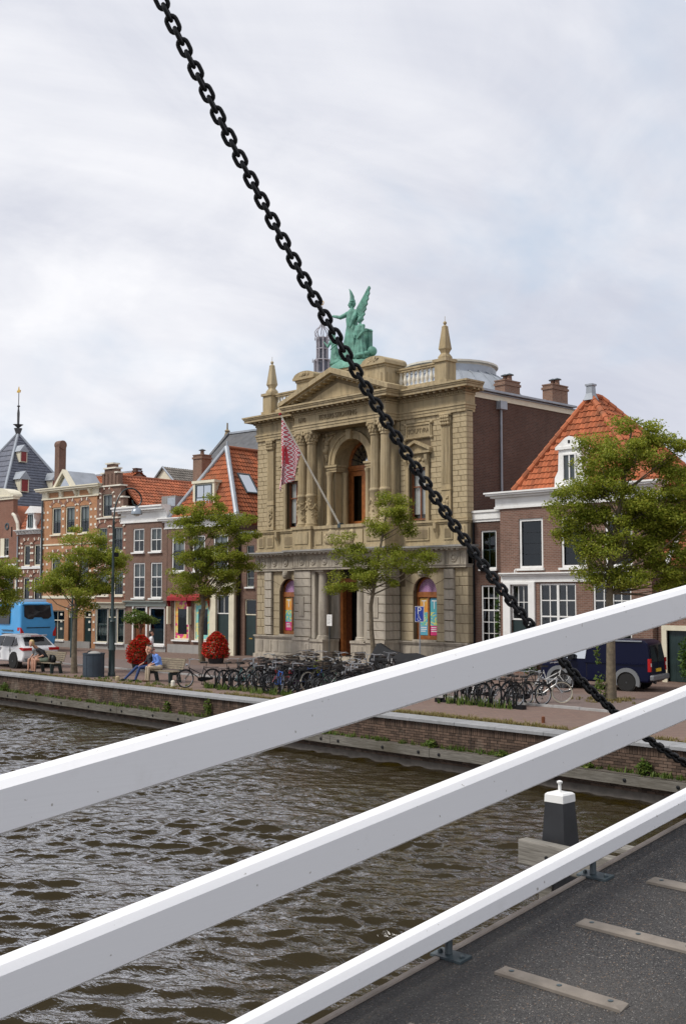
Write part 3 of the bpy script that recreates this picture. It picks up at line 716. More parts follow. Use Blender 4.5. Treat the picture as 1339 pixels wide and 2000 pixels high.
# smooth polyline, then stepping by equal chords
P = np.array(cp); tt = np.concatenate([[0], np.cumsum(np.hypot(*np.diff(P, axis=0).T))]); td = np.linspace(0, tt[-1], 1500)
co = np.polynomial.polynomial.Polynomial.fit(tt, P[:, 0], 5); cz_ = np.polynomial.polynomial.Polynomial.fit(tt, P[:, 1], 5)
PY = co(td); PZ = cz_(td); arc = np.concatenate([[0], np.cumsum(np.hypot(np.diff(PY), np.diff(PZ)))])
PITCH = .0376; wr = .0073; rw = .0160; hs = .0097
def link_mesh():
    pts = []
    for s in (1, -1):
        for i in range(9):
            a = math.pi * i / 8; pts.append((rw * math.cos(a), hs + rw * math.sin(a)) if s > 0 else (-rw * math.cos(a), -hs - rw * math.sin(a)))
    n = len(pts); K = 8; vs = []
    for i in range(n):
        p = Vector((pts[i][0], pts[i][1], 0)); q = Vector((*pts[(i + 1) % n], 0)) - Vector((*pts[i - 1], 0)); q.normalize(); s_ = Vector((q.y, -q.x, 0))
        vs += [p + s_ * (wr * math.cos(2 * math.pi * j / K)) + Vector((0, 0, wr * math.sin(2 * math.pi * j / K))) for j in range(K)]
    b = MB(); b.add(vs, [(i * K + j, ((i + 1) % n) * K + j, ((i + 1) % n) * K + (j + 1) % K, i * K + (j + 1) % K) for i in range(n) for j in range(K)])
    return b.mesh('link', 'black_paint', 'all')
lm = link_mesh(); nl = int(arc[-1] / PITCH)
chain = thing('bridge_chain', 'heavy black iron chain slanting down from the sky across the view', 'chain', (CX_, float(PY[0]), float(PZ[0])))
for i in range(nl + 1):
    s = i * PITCH; y = float(np.interp(s, arc, PY)); z = float(np.interp(s, arc, PZ)); y2 = float(np.interp(s + .01, arc, PY)); z2 = float(np.interp(s + .01, arc, PZ))
    d = Vector((0, y2 - y, z2 - z)).normalized() if s + .01 < arc[-1] else d
    v = Vector((0 - CX_, 0 - y, 3.5 - z)); v = Vector((2.85, -1.95 * 1.0, -1.2)) ; v = (v - d * v.dot(d)).normalized()
    roll = (math.pi / 2 if i % 2 else 0) + R(12 + 36 * min(1, max(0, (3.6 - z) / .8))) + rnd.uniform(-.09, .09)
    c = d.cross(v); nrm = v * math.cos(roll) + c * math.sin(roll); side = d.cross(nrm)
    m = Matrix((side, d, nrm)).transposed().to_4x4()
    o = put('link', lm, chain); o.matrix_local = Matrix.Translation((0, y - float(PY[0]), z - float(PZ[0]))) @ m
b = MB(); ye, ze = float(PY[-1]), float(PZ[-1])
b.torus((0, 0, 0), .03, .009, 'x', 16, 8); o = b.build('shackle', 'black_paint', chain, 'all'); o.location = (0, ye - float(PY[0]) + .03, ze - float(PZ[0]) - .01)
MB().box(-.02, .33, -.05, .05, -.012, .012).build('anchor_plate', 'black_paint', chain, loc=(0, ye - float(PY[0]) + .04, ze - float(PZ[0]) - .05))

# ------------------------------------------------------------------ mooring posts and fender beams in the canal
mplain('tar_black', (.013, .014, .017), .6, .3, 5, dirt=(.05, .03, .018), dscale=2)
def moor(x, y, ztop, w0, w1, label, rz):
    t = thing('mooring_post', label, 'mooring post', (x, y, -2.4), R(rz)); h = ztop + 2.4
    def fr(b, z0, z1, a, c):
        b.add([(sx * q, sy * q, z) for q, z in ((a, z0), (c, z1)) for sx, sy in ((-1, -1), (1, -1), (1, 1), (-1, 1))], [(0, 3, 2, 1), (4, 5, 6, 7), (0, 1, 5, 4), (1, 2, 6, 5), (2, 3, 7, 6), (3, 0, 4, 7)]); return b
    f = lambda z: w0 + (w1 - w0) * max(0, (z - 1.2)) / (h - 1.2)
    b = fr(MB(), 0, 1.2, w0, w0); fr(b, 1.2, h - .105, w0, f(h - .105)); b.build('shaft', 'tar_black', t)
    q = f(h - .105) + .006; b = fr(MB(), h - .105, h - .02, q, q - .004); fr(b, h - .02, h, q - .004, q - .025); c = b.build('cap', 'white_paint', t)
    MB().lathe([(.022, h), (.018, h + .02), (.018, h + .10), (.032, h + .105), (.034, h + .125), (.01, h + .135)], n=12).build('bollard_pin', 'white_paint', t, True)
    return t
moor(-7.9, 11.0, 1.2, .265, .116, 'black tapered mooring post with a white cap and pin', 2)
moor(-5.9, 11.15, .86, .2, .17, 'black mooring post mostly hidden under the lowest rail', 2)
def beam(x0, x1, y, z0, z1, d, label, rz=0):
    t = MB().box(-(x1 - x0) / 2, (x1 - x0) / 2, -d / 2, d / 2, 0, z1 - z0); o = t.build('fender_beam', 'weathered_timber'); o.location = ((x0 + x1) / 2, y, z0); o.rotation_euler = (0, R(1.0), rz)
    bv = o.modifiers.new('edge', 'BEVEL'); bv.width = .02; bv.segments = 2
    for k_ in (-.36, -.1, .2): MB().lathe([(.022, 0), (.022, .012), (.01, .016)], n=8).build('bolt_head', 'black_paint', o).matrix_local = Matrix.Translation((k_ * (x1 - x0), -d / 2 - .001, (z1 - z0) * .5)) @ Matrix.Rotation(R(90), 4, 'X')
    return tag(o, label, 'beam', 'grey timber fenders beside the bridge')
beam(-8.2, -5.3, 10.66, .37, .66, .16, 'upper grey timber fender beam bolted across the mooring post')
beam(-8.1, -5.3, 10.60, -.42, -.14, .16, 'lower grey timber fender beam near the water by the post')
o = MB().box(-.09, .09, -.07, .07, 0, 2.6).build('fender_pile', 'weathered_timber'); o.location = (-7.98, 10.87, -2.2); tag(o, 'upright grey timber pile between the two fender beams', 'pile')
o = MB().box(-.8, .8, -.11, .11, 0, .05).build('walk_plank', 'weathered_timber'); o.location = (-6.25, 10.9, .685); tag(o, 'weathered plank lying on the upper fender beam', 'plank')
# ------------------------------------------------------------------ museum
MX, MY = -48.995, 40.18
mu = thing('museum', 'ornate sandstone museum with green copper statue group on its roof', 'building', (MX, MY, 0))
rb = random.Random(7)
C0 = 7.52; XL, XR = -.15, 15.18
def mir(x): return 2 * C0 - x
S, GS, YS, SD = 'sandstone', 'greystone', 'yellowstone', 'sandstone_dark'
AW = .75; AL = 2.55; AR = mir(AL); AZ = 3.58                       # ground-floor arched windows
UW = .56; UL = 2.95; UR = mir(UL)                                  # upper windows (half width, centres)
# --- backing walls (dark joints show between the blocks)
holes = [(AL - AW, AL + AW, 1.32, AZ + AW + .02), (AR - AW, AR + AW, 1.32, AZ + AW + .02), (UL - UW, UL + UW, 7.05, 9.62), (UR - UW, UR + UW, 7.05, 9.62)]
wall(mu, 'wing_wall', 'joint', XL, 4.17, 0, 12.1, 0, 1.6, holes, .28)
wall(mu, 'wing_wall', 'joint', 10.87, XR, 0, 12.1, 0, .42, holes, .28)
MB().box(XL + .02, 14.3, 1.62, 8.9, 0, 12.9).build('body', 'brick_dark', mu)
# --- centre, upper storey: wall with the great arch
ar, asp = 1.25, 10.25
b = MB()
b.box(4.18, C0 - ar, -.02, 1.55, 5.8, 12.05); b.box(C0 + ar, 10.86, -.02, 1.55, 5.8, 12.05); b.box(C0 - ar, C0 + ar, -.02, 1.55, 5.8, 6.98)
ip = arcpts(C0, asp, ar, 180, 0, 16); op = [(C0 - ar + 2 * ar * i / 16, 12.05) for i in range(17)]
b.ring(op, ip, -.02, 1.55); b.build('centre_wall', S, mu)
b = MB(); b.ring(arcpts(C0, asp, ar + .36, 180, 0, 18), arcpts(C0, asp, ar - .01, 180, 0, 18), -.14, .02); b.ring(arcpts(C0, asp, ar + .40, 180, 0, 18), arcpts(C0, asp, ar + .27, 180, 0, 18), -.19, -.05)
a = b.build('great_arch', S, mu, True)
MB().prism([(C0 - .14, asp + ar - .05), (C0 + .14, asp + ar - .05), (C0 + .2, asp + ar + .48), (C0 - .2, asp + ar + .48)], -.34, -.02).build('keystone', S, a)
for s in (-1, 1):
    xa = C0 + s * (ar + .18)
    MB().steps(xa - .34, xa + .34, -.12, .5, [(9.86, 9.98, 0), (9.98, 10.12, .04), (10.12, 10.22, .10)]).build('impost', S, a)
    MB().lathe([(.19, 7.0), (.19, 7.1), (.15, 7.16), (.145, 9.62), (.16, 9.66), (.19, 9.74), (.2, 9.84)], (C0 + s * (ar + .17), -.28, 0), 14).build('small_column', S, a, True)
    MB().lathe([(.15, 7.0), (.145, 9.62), (.19, 9.74), (.2, 9.84)], (C0 + s * (ar - .12), .55, 0), 12).build('small_column', S, a, True)
# door in the arch, fanlight with grille
dy = .92
d = MB(); dw = ar
d.ring(arcpts(C0, asp, ar, 180, 0, 16), arcpts(C0, asp, ar - .16, 180, 0, 16), dy, dy + .1); d.box(C0 - dw, C0 + dw, dy - .04, dy + .1, 9.95, 10.22); d.box(C0 - dw, C0 + dw, dy - .07, dy + .1, 10.06, 10.13)
for x0, x1 in ((-dw, -dw + .17), (dw - .17, dw), (-.13, .13)): d.box(C0 + x0, C0 + x1, dy, dy + .1, 7.0, 9.95)
d = d.build('balcony_door', 'wood_door', mu)
for s in (-1, 1):
    a0, a1 = sorted((C0 + s * .14, C0 + s * (dw - .18))); f = MB()
    f.box(a0, a0 + .16, dy + .03, dy + .09, 7.0, 9.94); f.box(a1 - .16, a1, dy + .03, dy + .09, 7.0, 9.94); f.box(a0 + .16, a1 - .16, dy + .03, dy + .09, 9.68, 9.94); f.box(a0 + .16, a1 - .16, dy + .03, dy + .09, 7.0, 7.3)
    f.build('door_leaf', 'wood_door', d); MB().add([(a0 + .16, dy + .06, 7.3), (a1 - .16, dy + .06, 7.3), (a1 - .16, dy + .06, 9.68), (a0 + .16, dy + .06, 9.68)], [(0, 1, 2, 3)]).build('pane', 'glass_dark', d)
MB().add([(p[0], dy + .07, p[1]) for p in arcpts(C0, asp, ar - .1, 180, 0, 16)], [tuple(range(17))]).build('pane', 'glass_dark', d)
gr = MB()
for a in range(18, 180, 18):
    p = [(C0 + q * math.cos(R(a)), dy + .02, asp + q * math.sin(R(a))) for q in (.28, 1.1)]; gr.tube(p[0], p[1], .018, n=5)
for q in (.28, .68): gr.path([(x, dy + .02, z) for x, z in arcpts(C0, asp, q, 180, 0, 12)], .016, 5)
gr.build('fanlight_grille', 'black_paint', d)
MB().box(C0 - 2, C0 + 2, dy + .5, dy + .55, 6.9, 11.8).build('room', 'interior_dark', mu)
# spandrel reliefs either side of the arch
def relief(parent, cx, cz, w, h, y, n, seed, mat=S, name='relief'):
    r = random.Random(seed); b = MB()
    for i in range(n):
        u, v = r.uniform(-.5, .5), r.uniform(-.5, .5)
        b.ball((cx + u * w, y, cz + v * h), r.uniform(.05, .11) * min(1.6, max(w, h)), 7, 5, (1, .6, r.uniform(.7, 1.6)))
    for i in range(max(2, n // 5)):
        u, v = r.uniform(-.35, .35), r.uniform(-.35, .35); b.torus((cx + u * w, y - .02, cz + v * h), .10 * min(1.4, h + .3), .035, 'y', 10, 5)
    return b.build(name, mat, parent, 'all')
for s in (-1, 1):
    b = MB(); x = C0 + s * 1.85
    for p0, p1, r0, r1 in [((x, 11.75), (x + s * .02, 11.3), .13, .17), ((x + s * .02, 11.3), (x + s * .12, 10.85), .17, .12), ((x + s * .12, 10.85), (x + s * .02, 10.45), .12, .06), ((x, 11.5), (x - s * .42, 11.78), .09, .05), ((x, 11.5), (x + s * .28, 11.35), .08, .05), ((x + s * .2, 11.6), (x + s * .42, 11.9), .14, .04), ((x - s * .1, 11.85), (x - s * .75, 11.93), .08, .03)]:
        b.tube((p0[0], -.05, p0[1]), (p1[0], -.05, p1[1]), r0, r1, 7)
    b.ball((x - s * .05, -.12, 11.85), .12, 8, 6); b.ball((x + s * .15, -.1, 11.0), .16, 7, 5); b.torus((x + s * .4, -.05, 11.4), .16, .05, 'y', 12, 5)
    b.build('spandrel_figure', S, mu, 'all')
# --- centre, ground storey: piers, portico
for s in (0, 1):
    f = (lambda x: mir(x)) if s else (lambda x: x)
    x0, x1 = sorted((f(4.19), f(5.44)))
    MB().box(x0 + .03, x1 - .03, -1.05, -.005, 0, 4.8).build('pier_core', 'joint', mu)
    n = 8; h = (4.72 - 1.28) / n
    for j in range(n):
        z0 = 1.28 + j * h; block(mu, x0, x1, -1.09, -.98, z0 + .012, z0 + h - .012, GS, jit=.006, rng=rb)
        sideblock(mu, x1 + .03, -1.07, -.56, z0 + .012, z0 + h - .012, GS); sideblock(mu, x1 + .03, -.545, -.02, z0 + .012, z0 + h - .012, GS)
    q = MB(); q.box(x0 - .02, x1 + .05, -1.14, -.01, 0, 1.1); q.box(x0 - .06, x1 + .09, -1.2, -.01, 1.1, 1.26); q.build('pier_plinth', GS, mu); MB().box(x0 + .2, x1 - .2, -1.165, -1.1, .36, .94).build('plinth_panel', GS, mu)
    MB().box(x0 + .42, x1 - .42, -1.135, -1.03, 2.35, 3.35).build('blank_tablet', GS, mu)
    cx = f(6.1)
    c = MB(); c.lathe([(.36, 1.18), (.36, 1.24), (.33, 1.27), (.335, 1.33), (.275, 1.38), (.27, 2.7), (.235, 4.42), (.24, 4.46), (.235, 4.5), (.30, 4.58), (.31, 4.62)], (cx, -.72, 0), 20); c.box(cx - .33, cx + .33, -1.05, -.39, 4.62, 4.74)
    c.build('portico_column', GS, mu, True)
    px0, px1 = sorted((f(5.46), f(5.72))); MB().box(px0, px1, -.98, -.1, 1.2, 4.74).build('pilaster', GS, mu)
    px0, px1 = sorted((f(5.46), f(6.5)))
    q = MB(); q.box(px0, px1, -1.14, -.01, 0, 1.06); q.box(px0, px1 + .04, -1.2, -.01, 1.06, 1.18); q.build('portico_plinth', GS, mu)
    MB().box(px0 + .2, px1 - .2, -1.165, -1.1, .3, .9).build('plinth_panel', GS, mu)
# dark portico back wall with the open doorway
MB().box(5.46, 6.5, -.0, .1, 1.2, 4.74).build('portico_wall', GS, mu); MB().box(8.54, 9.58, 0, .1, 1.2, 4.74).build('portico_wall', GS, mu)
dd = MB(); dd.box(6.5, 6.68, .1, .35, 0.1, 4.1); dd.box(8.36, 8.54, .1, .35, .1, 4.1); dd.box(6.5, 8.54, .1, .35, 4.1, 4.3); dd = dd.build('entrance_door', 'wood_door', mu)
for s in (-1, 1): MB().cbox((C0 + s * .88, .55, 2.1), (.07, .38, 4.0), Matrix.Rotation(s * R(8), 3, 'Z')).build('door_leaf', 'wood_dark', dd)
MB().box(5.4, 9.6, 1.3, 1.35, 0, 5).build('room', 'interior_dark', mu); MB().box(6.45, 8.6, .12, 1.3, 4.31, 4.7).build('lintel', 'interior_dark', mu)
for z in range(2): MB().box(6.5 - z * .0, 8.54, -.9 + z * .35, .9, z * .15, .15 + z * .15).build('step', GS, mu)
sg = MB().box(6.62, 7.0, -.97, -.94, 1.88, 2.45).build('notice_board', 'white_paint', mu)
for i, (w_, z_) in enumerate(((.24, 2.36), (.28, 2.27), (.22, 2.2), (.28, 2.12), (.26, 2.05), (.18, 1.98))): MB().box(6.67, 6.67 + w_, -.974, -.969, z_, z_ + .022).build('printed_line', 'curtain_grey', sg)
MB().tube((6.8, -.95, .3), (6.8, -.95, 1.9), .02).build('notice_post', 'gunmetal', mu)
# --- wings, ground storey
CR = .4375
for s in (0, 1):
    f = (lambda x: mir(x)) if s else (lambda x: x)
    def bx(x0, x1, yf, yb, z0, z1, m, jit=.004):
        a, c = sorted((f(x0), f(x1))); return block(mu, a, c, yf, yb, z0, z1, m, jit=jit, rng=rb)
    for j in range(8):                                    # corner strip, two stones a course
        z0 = 1.25 + j * CR; z1 = z0 + CR - .014; k = .34 if j % 2 else .52
        bx(XL, XL + k - .006, -.03, .1, z0, z1, YS); bx(XL + k + .006, .63, -.03, .1, z0, z1, YS)
    for j in range(7):                                    # rusticated pilaster
        z0 = 1.28 + j * .49; a, c = sorted((f(.64), f(1.24)))
        bx(.64, 1.24, -.15, .1, z0, z0 + .47, GS, .012)
    for j in range(8):                                    # panel around the arched window
        z0 = 1.25 + j * CR; z1 = z0 + CR - .014; zm = (z0 + z1) / 2
        if zm < AZ + .1: bx(1.28, AL - AW - .005, -.02, .1, z0, z1, YS); bx(AL + AW + .005, 4.12, -.02, .1, z0, z1, YS)
    a, c = sorted((f(1.28), f(4.12))); cx = f(AL)
    for q, (a0, a1) in enumerate(((180, 150), (150, 118), (118, 98), (82, 62), (62, 30), (30, 0))):   # voussoirs
        v = MB(); rr = AW + .005; outer = {0: (-1.27, .62), 1: (-1.27, 1.15), 2: (-.62, 1.15), 3: (.62, 1.15), 4: (1.27, 1.15), 5: (1.27, .62)}
        ps = arcpts(cx, AZ, rr, a0 - 1, a1 + 1, 5)
        o1 = {0: [(-1.27, .60), (-1.27, .0)], 1: [(-.66, 1.14), (-1.27, 1.14), (-1.27, .63)], 2: [(-.14, 1.14), (-.64, 1.14)], 3: [(.64, 1.14), (.14, 1.14)], 4: [(1.27, .63), (1.27, 1.14), (.66, 1.14)], 5: [(1.27, 0), (1.27, .60)]}[q]
        v.prism(ps + [(cx + p[0], AZ + p[1]) for p in o1], -.02, .1); v.build('voussoir', YS, mu)
    v = MB().prism([(cx - .11, AZ + AW - .02), (cx + .11, AZ + AW - .02), (cx + .19, 4.74), (cx - .19, 4.74)], -.30, .05); v.ball((cx, -.3, 4.52), .16, 8, 6, (1, .8, 1.2)); v.build('keystone', GS, mu)
    MB().steps(a, c, -.03, .05, [(3.46, 3.52, .02), (3.52, 3.58, .05)], ends=(0, 0)).build('impost_band', GS, mu) if False else None
    # arched window: wood frame, posters behind the glass
    w0, w1 = cx - AW, cx + AW; fy = .24
    wn_ = MB(); wn_.box(w0, w0 + .13, fy, fy + .08, 1.32, AZ); wn_.box(w1 - .13, w1, fy, fy + .08, 1.32, AZ); wn_.box(w0 + .13, w1 - .13, fy, fy + .08, 1.32, 1.5); wn_.box(w0, w1, fy - .03, fy + .08, AZ - .24, AZ + .02)
    wn_.box(cx - .05, cx + .05, fy, fy + .08, 1.5, AZ - .2); wn_.ring(arcpts(cx, AZ, AW, 180, 0, 14), arcpts(cx, AZ, AW - .1, 180, 0, 14), fy, fy + .08)
    wn_ = wn_.build('arched_window', 'wood_door', mu)
    MB().box(w0 - .02, w1 + .02, -.09, .24, 1.22, 1.315).build('sill', GS, wn_)
    for q, (a0, a1) in enumerate(((w0 + .13, cx - .05), (cx + .05, w1 - .13))):
        top = ('poster_orange', 'poster_teal')[q] ; mid = 'poster_pattern'; bot = ('poster_teal', 'poster_pink')[q]
        if s == 0: top, bot = ('poster_orange', 'poster_teal')[q], ('poster_pink', 'poster_teal')[q]
        e = .03
        for m_, z0, z1 in ((top, 2.62, 3.3), (mid, 1.98, 2.62), (bot, 1.52, 1.98)): MB().add([(a0 + e, fy + .05, z0), (a1 - e, fy + .05, z0), (a1 - e, fy + .05, z1), (a0 + e, fy + .05, z1)], [(0, 1, 2, 3)]).build('poster', m_, wn_)
        text('T', .62, wn_, 'white_paint', ((a0 + a1) / 2, fy + .045, 2.96), depth=.001, width=.85)
        for zz in (1.89, 1.8, 1.71): MB().box(a0 + .08, a0 + .08 + rb.uniform(.28, .40), fy + .045, fy + .048, zz - .02, zz + .02).build('printed_line', 'white_paint', wn_)
    MB().add([(p[0], fy + .05, p[1]) for p in arcpts(cx, AZ, AW - .08, 180, 0, 14)], [tuple(range(15))]).build('poster', 'poster_purple', wn_)
    # plinth with panels
    p = MB(); a, c = sorted((f(XL), f(4.1))); p.box(a + (-.06 if not s else 0), c + (.06 if s else 0), -.1, .01, 0, 1.1); p.steps(a, c, -.1, .01, [(1.1, 1.17, .06), (1.17, 1.24, .1)], ends=((1, 0), (0, 1))[s])
    p.box(a + (-.1 if not s else 0), c + (.1 if s else 0), -.2, .01, 0, .22); p.build('plinth', GS, mu)
    for u0, u1 in ((.05, .5), (.7, 1.2), (1.4, 1.75), (1.95, 3.2), (3.4, 3.95)):
        a, c = sorted((f(u0), f(u1))); MB().box(a, c, -.125, -.09, .36, .96).build('plinth_panel', GS, mu)
# --- band between the storeys: frieze with discs, cornice
def entabl(x0, x1, yf, yb, ends, tag_):
    e = MB(); e.steps(x0, x1, yf, yb, [(4.742, 4.86, .03), (4.86, 4.90, .07), (4.90, 5.5, .0), (5.5, 5.56, .05), (5.62, 5.70, .36)], ends=ends); MB().steps(x0, x1, yf, yb, [(5.70, 5.785, .42)], ends=ends).build('cornice_ledge', 'plaster_grey', mu)
    e.steps(x0, x1, yf, yb, [(5.56, 5.62, .12)], ends=ends); return e.build('storey_cornice', GS, mu)
entabl(XL, 4.2, -.16, .3, (1, 0), 0); entabl(10.84, XR, -.16, .3, (0, 1), 0); entabl(4.19, 10.85, -1.14, .3, (1, 1), 0)
def frieze(x0, x1, yf, n):
    w = (x1 - x0) / n
    for i in range(n):
        cx = x0 + (i + .5) * w
        if i % 2 == 0:
            t = MB()
            for q in (-.1, 0, .1): t.box(cx + q - .035, cx + q + .035, yf - .035, yf + .01, 4.92, 5.46)
            t.build('triglyph', GS, mu)
        else:
            MB().torus((cx, yf - .01, 5.19), .17, .04, 'y', 14, 5).ball((cx, yf, 5.19), .13, 8, 5, (1, .5, 1)).build('roundel', GS, mu, 'all')
    m = MB(); k = int((x1 - x0) / .32)
    for i in range(k): m.box(x0 + i * .32 + .05, x0 + i * .32 + .2, yf - .3, yf, 5.55, 5.64)
    struct(m.build('bracket_row', GS, mu), 'stuff')
frieze(XL + .02, 4.1, -.16, 9); frieze(10.95, XR - .02, -.16, 9); frieze(4.2, 10.84, -1.14, 15)
# --- dado storey 5.78 .. 7.0 and sill band
for s in (0, 1):
    f = (lambda x: mir(x)) if s else (lambda x: x)
    a, c = sorted((f(XL), f(4.2)))
    q = MB(); q.box(a, c, -.04, .2, 5.78, 6.82); q.steps(a, c, -.04, .2, [(6.82, 6.9, .05), (6.9, 7.0, .1), (5.78, 5.92, .05)], ends=((1, 0), (0, 1))[s]); q.build('dado', S, mu)
    for u0, u1 in ((.0, .5), (.72, 1.3), (2.2, 3.75)):
        a, c = sorted((f(u0), f(u1))); MB().box(a, c, -.085, -.03, 6.06, 6.68).build('dado_panel', S, mu); MB().box(a + .1, c - .1, -.1, -.08, 6.16, 6.58).build('dado_panel', SD, mu)
    a, c = sorted((f(1.62), f(1.8))); MB().prism([(-.04, 6.9), (-.28, 6.88), (-.26, 6.6), (-.14, 6.4), (-.04, 6.1)], a, c, 'x').build('console', S, mu)
    # column pedestals
    a, c = sorted((f(4.12), f(5.56))); q = MB(); q.box(a, c, -1.14, .0, 5.78, 6.86); q.steps(a, c, -1.14, 0, [(5.78, 5.95, .06), (6.86, 7.0, .07)], ends=(1, 1)); q.build('pedestal', S, mu)
    MB().box(a + .2, c - .2, -1.18, -1.1, 6.1, 6.7).build('dado_panel', S, mu); MB().box(c - .02, c + .035, -.9, -.25, 6.1, 6.7).build('dado_panel', S, mu)
# balcony front between the pedestals
q = MB(); q.box(5.58, 9.46, -.95, -.72, 5.78, 6.84); q.steps(5.58, 9.46, -.95, -.70, [(6.84, 7.0, .08), (5.78, 5.92, .05)], ends=(0, 0)); q.build('balcony', S, mu)
for x0 in (5.75, 8.75): MB().box(x0, x0 + .5, -1.0, -.93, 6.05, 6.72).build('dado_panel', S, mu)
relief(mu, 7.5, 6.38, 2.0, .5, -.97, 70, 5, name='balcony_relief'); MB().torus((7.5, -.98, 6.38), .25, .05, 'y', 18, 6).build('medallion', S, mu, 'all')
MB().box(5.58, 9.46, -.72, 0, 5.78, 5.86).build('balcony_floor', S, mu)
# --- upper columns
def fluted(cx, cy, z0, z1, r0, r1, n=40):
    b = MB(); nz = 4; vs = []
    for j in range(nz + 1):
        t = j / nz; r = r0 + (r1 - r0) * t
        for i in range(n): vs.append((cx + (r - (.022 if i % 2 else 0)) * math.cos(2 * math.pi * i / n), cy + (r - (.022 if i % 2 else 0)) * math.sin(2 * math.pi * i / n), z0 + (z1 - z0) * t))
    b.add(vs, [(j * n + i, j * n + (i + 1) % n, (j + 1) * n + (i + 1) % n, (j + 1) * n + i) for j in range(nz) for i in range(n)]); return b
def capital(b, cx, cy, z, r):
    b.lathe([(r, z), (r * 1.08, z + .05), (r * 1.05, z + .1), (r * 1.35, z + .42), (r * 1.5, z + .5)], (cx, cy, 0), 14)
    for k_, (zz, q) in enumerate(((z + .16, 1.12), (z + .32, 1.3))):
        for i in range(10):
            a = 2 * math.pi * (i + .5 * k_) / 10; b.ball((cx + r * q * math.cos(a), cy + r * q * math.sin(a), zz), .085, 6, 4, (1, 1, 1.3))
    for sx in (-1, 1):
        for sy in (-1, 1): b.ball((cx + sx * r * 1.15, cy + sy * r * 1.15, z + .46), .10, 7, 5)
    b.box(cx - r * 1.35, cx + r * 1.35, cy - r * 1.35, cy + r * 1.35, z + .53, z + .62)
for cx in (4.47, 5.17, mir(5.17), mir(4.47)):
    c = fluted(cx, -.72, 8.72, 11.42, .262, .225); c.lathe([(.36, 7.0), (.36, 7.08), (.32, 7.1), (.335, 7.16), (.28, 7.22), (.275, 8.55), (.30, 8.58), (.31, 8.64), (.28, 8.70), (.27, 8.73)], (cx, -.72, 0), 20)
    capital(c, cx, -.72, 11.42, .23); c.lathe([(.25, 11.36), (.27, 11.40), (.25, 11.44)], (cx, -.72, 0), 16); o = c.build('upper_column', S, mu, True)
    r_ = random.Random(int(cx * 100)); q = MB()
    for i in range(44):
        a = r_.uniform(0, 6.28); z = r_.uniform(7.3, 8.45); q.ball((cx + .275 * math.cos(a), -.72 + .275 * math.sin(a), z), r_.uniform(.03, .065), 6, 4, (1, 1, 1.4))
    for a in range(0, 360, 90): q.path([(cx + .30 * math.cos(R(a + t * 90)), -.72 + .30 * math.sin(R(a + t * 90)), 8.2 - .3 * math.sin(math.pi * t)) for t in np.linspace(0, 1, 7)], .035, 5)
    struct(q.build('carving', S, o, 'all'), 'stuff')
    a0 = cx - .25; MB().box(a0, a0 + .5, -.1, .0, 7.0, 12.03).build('back_pilaster', S, mu)
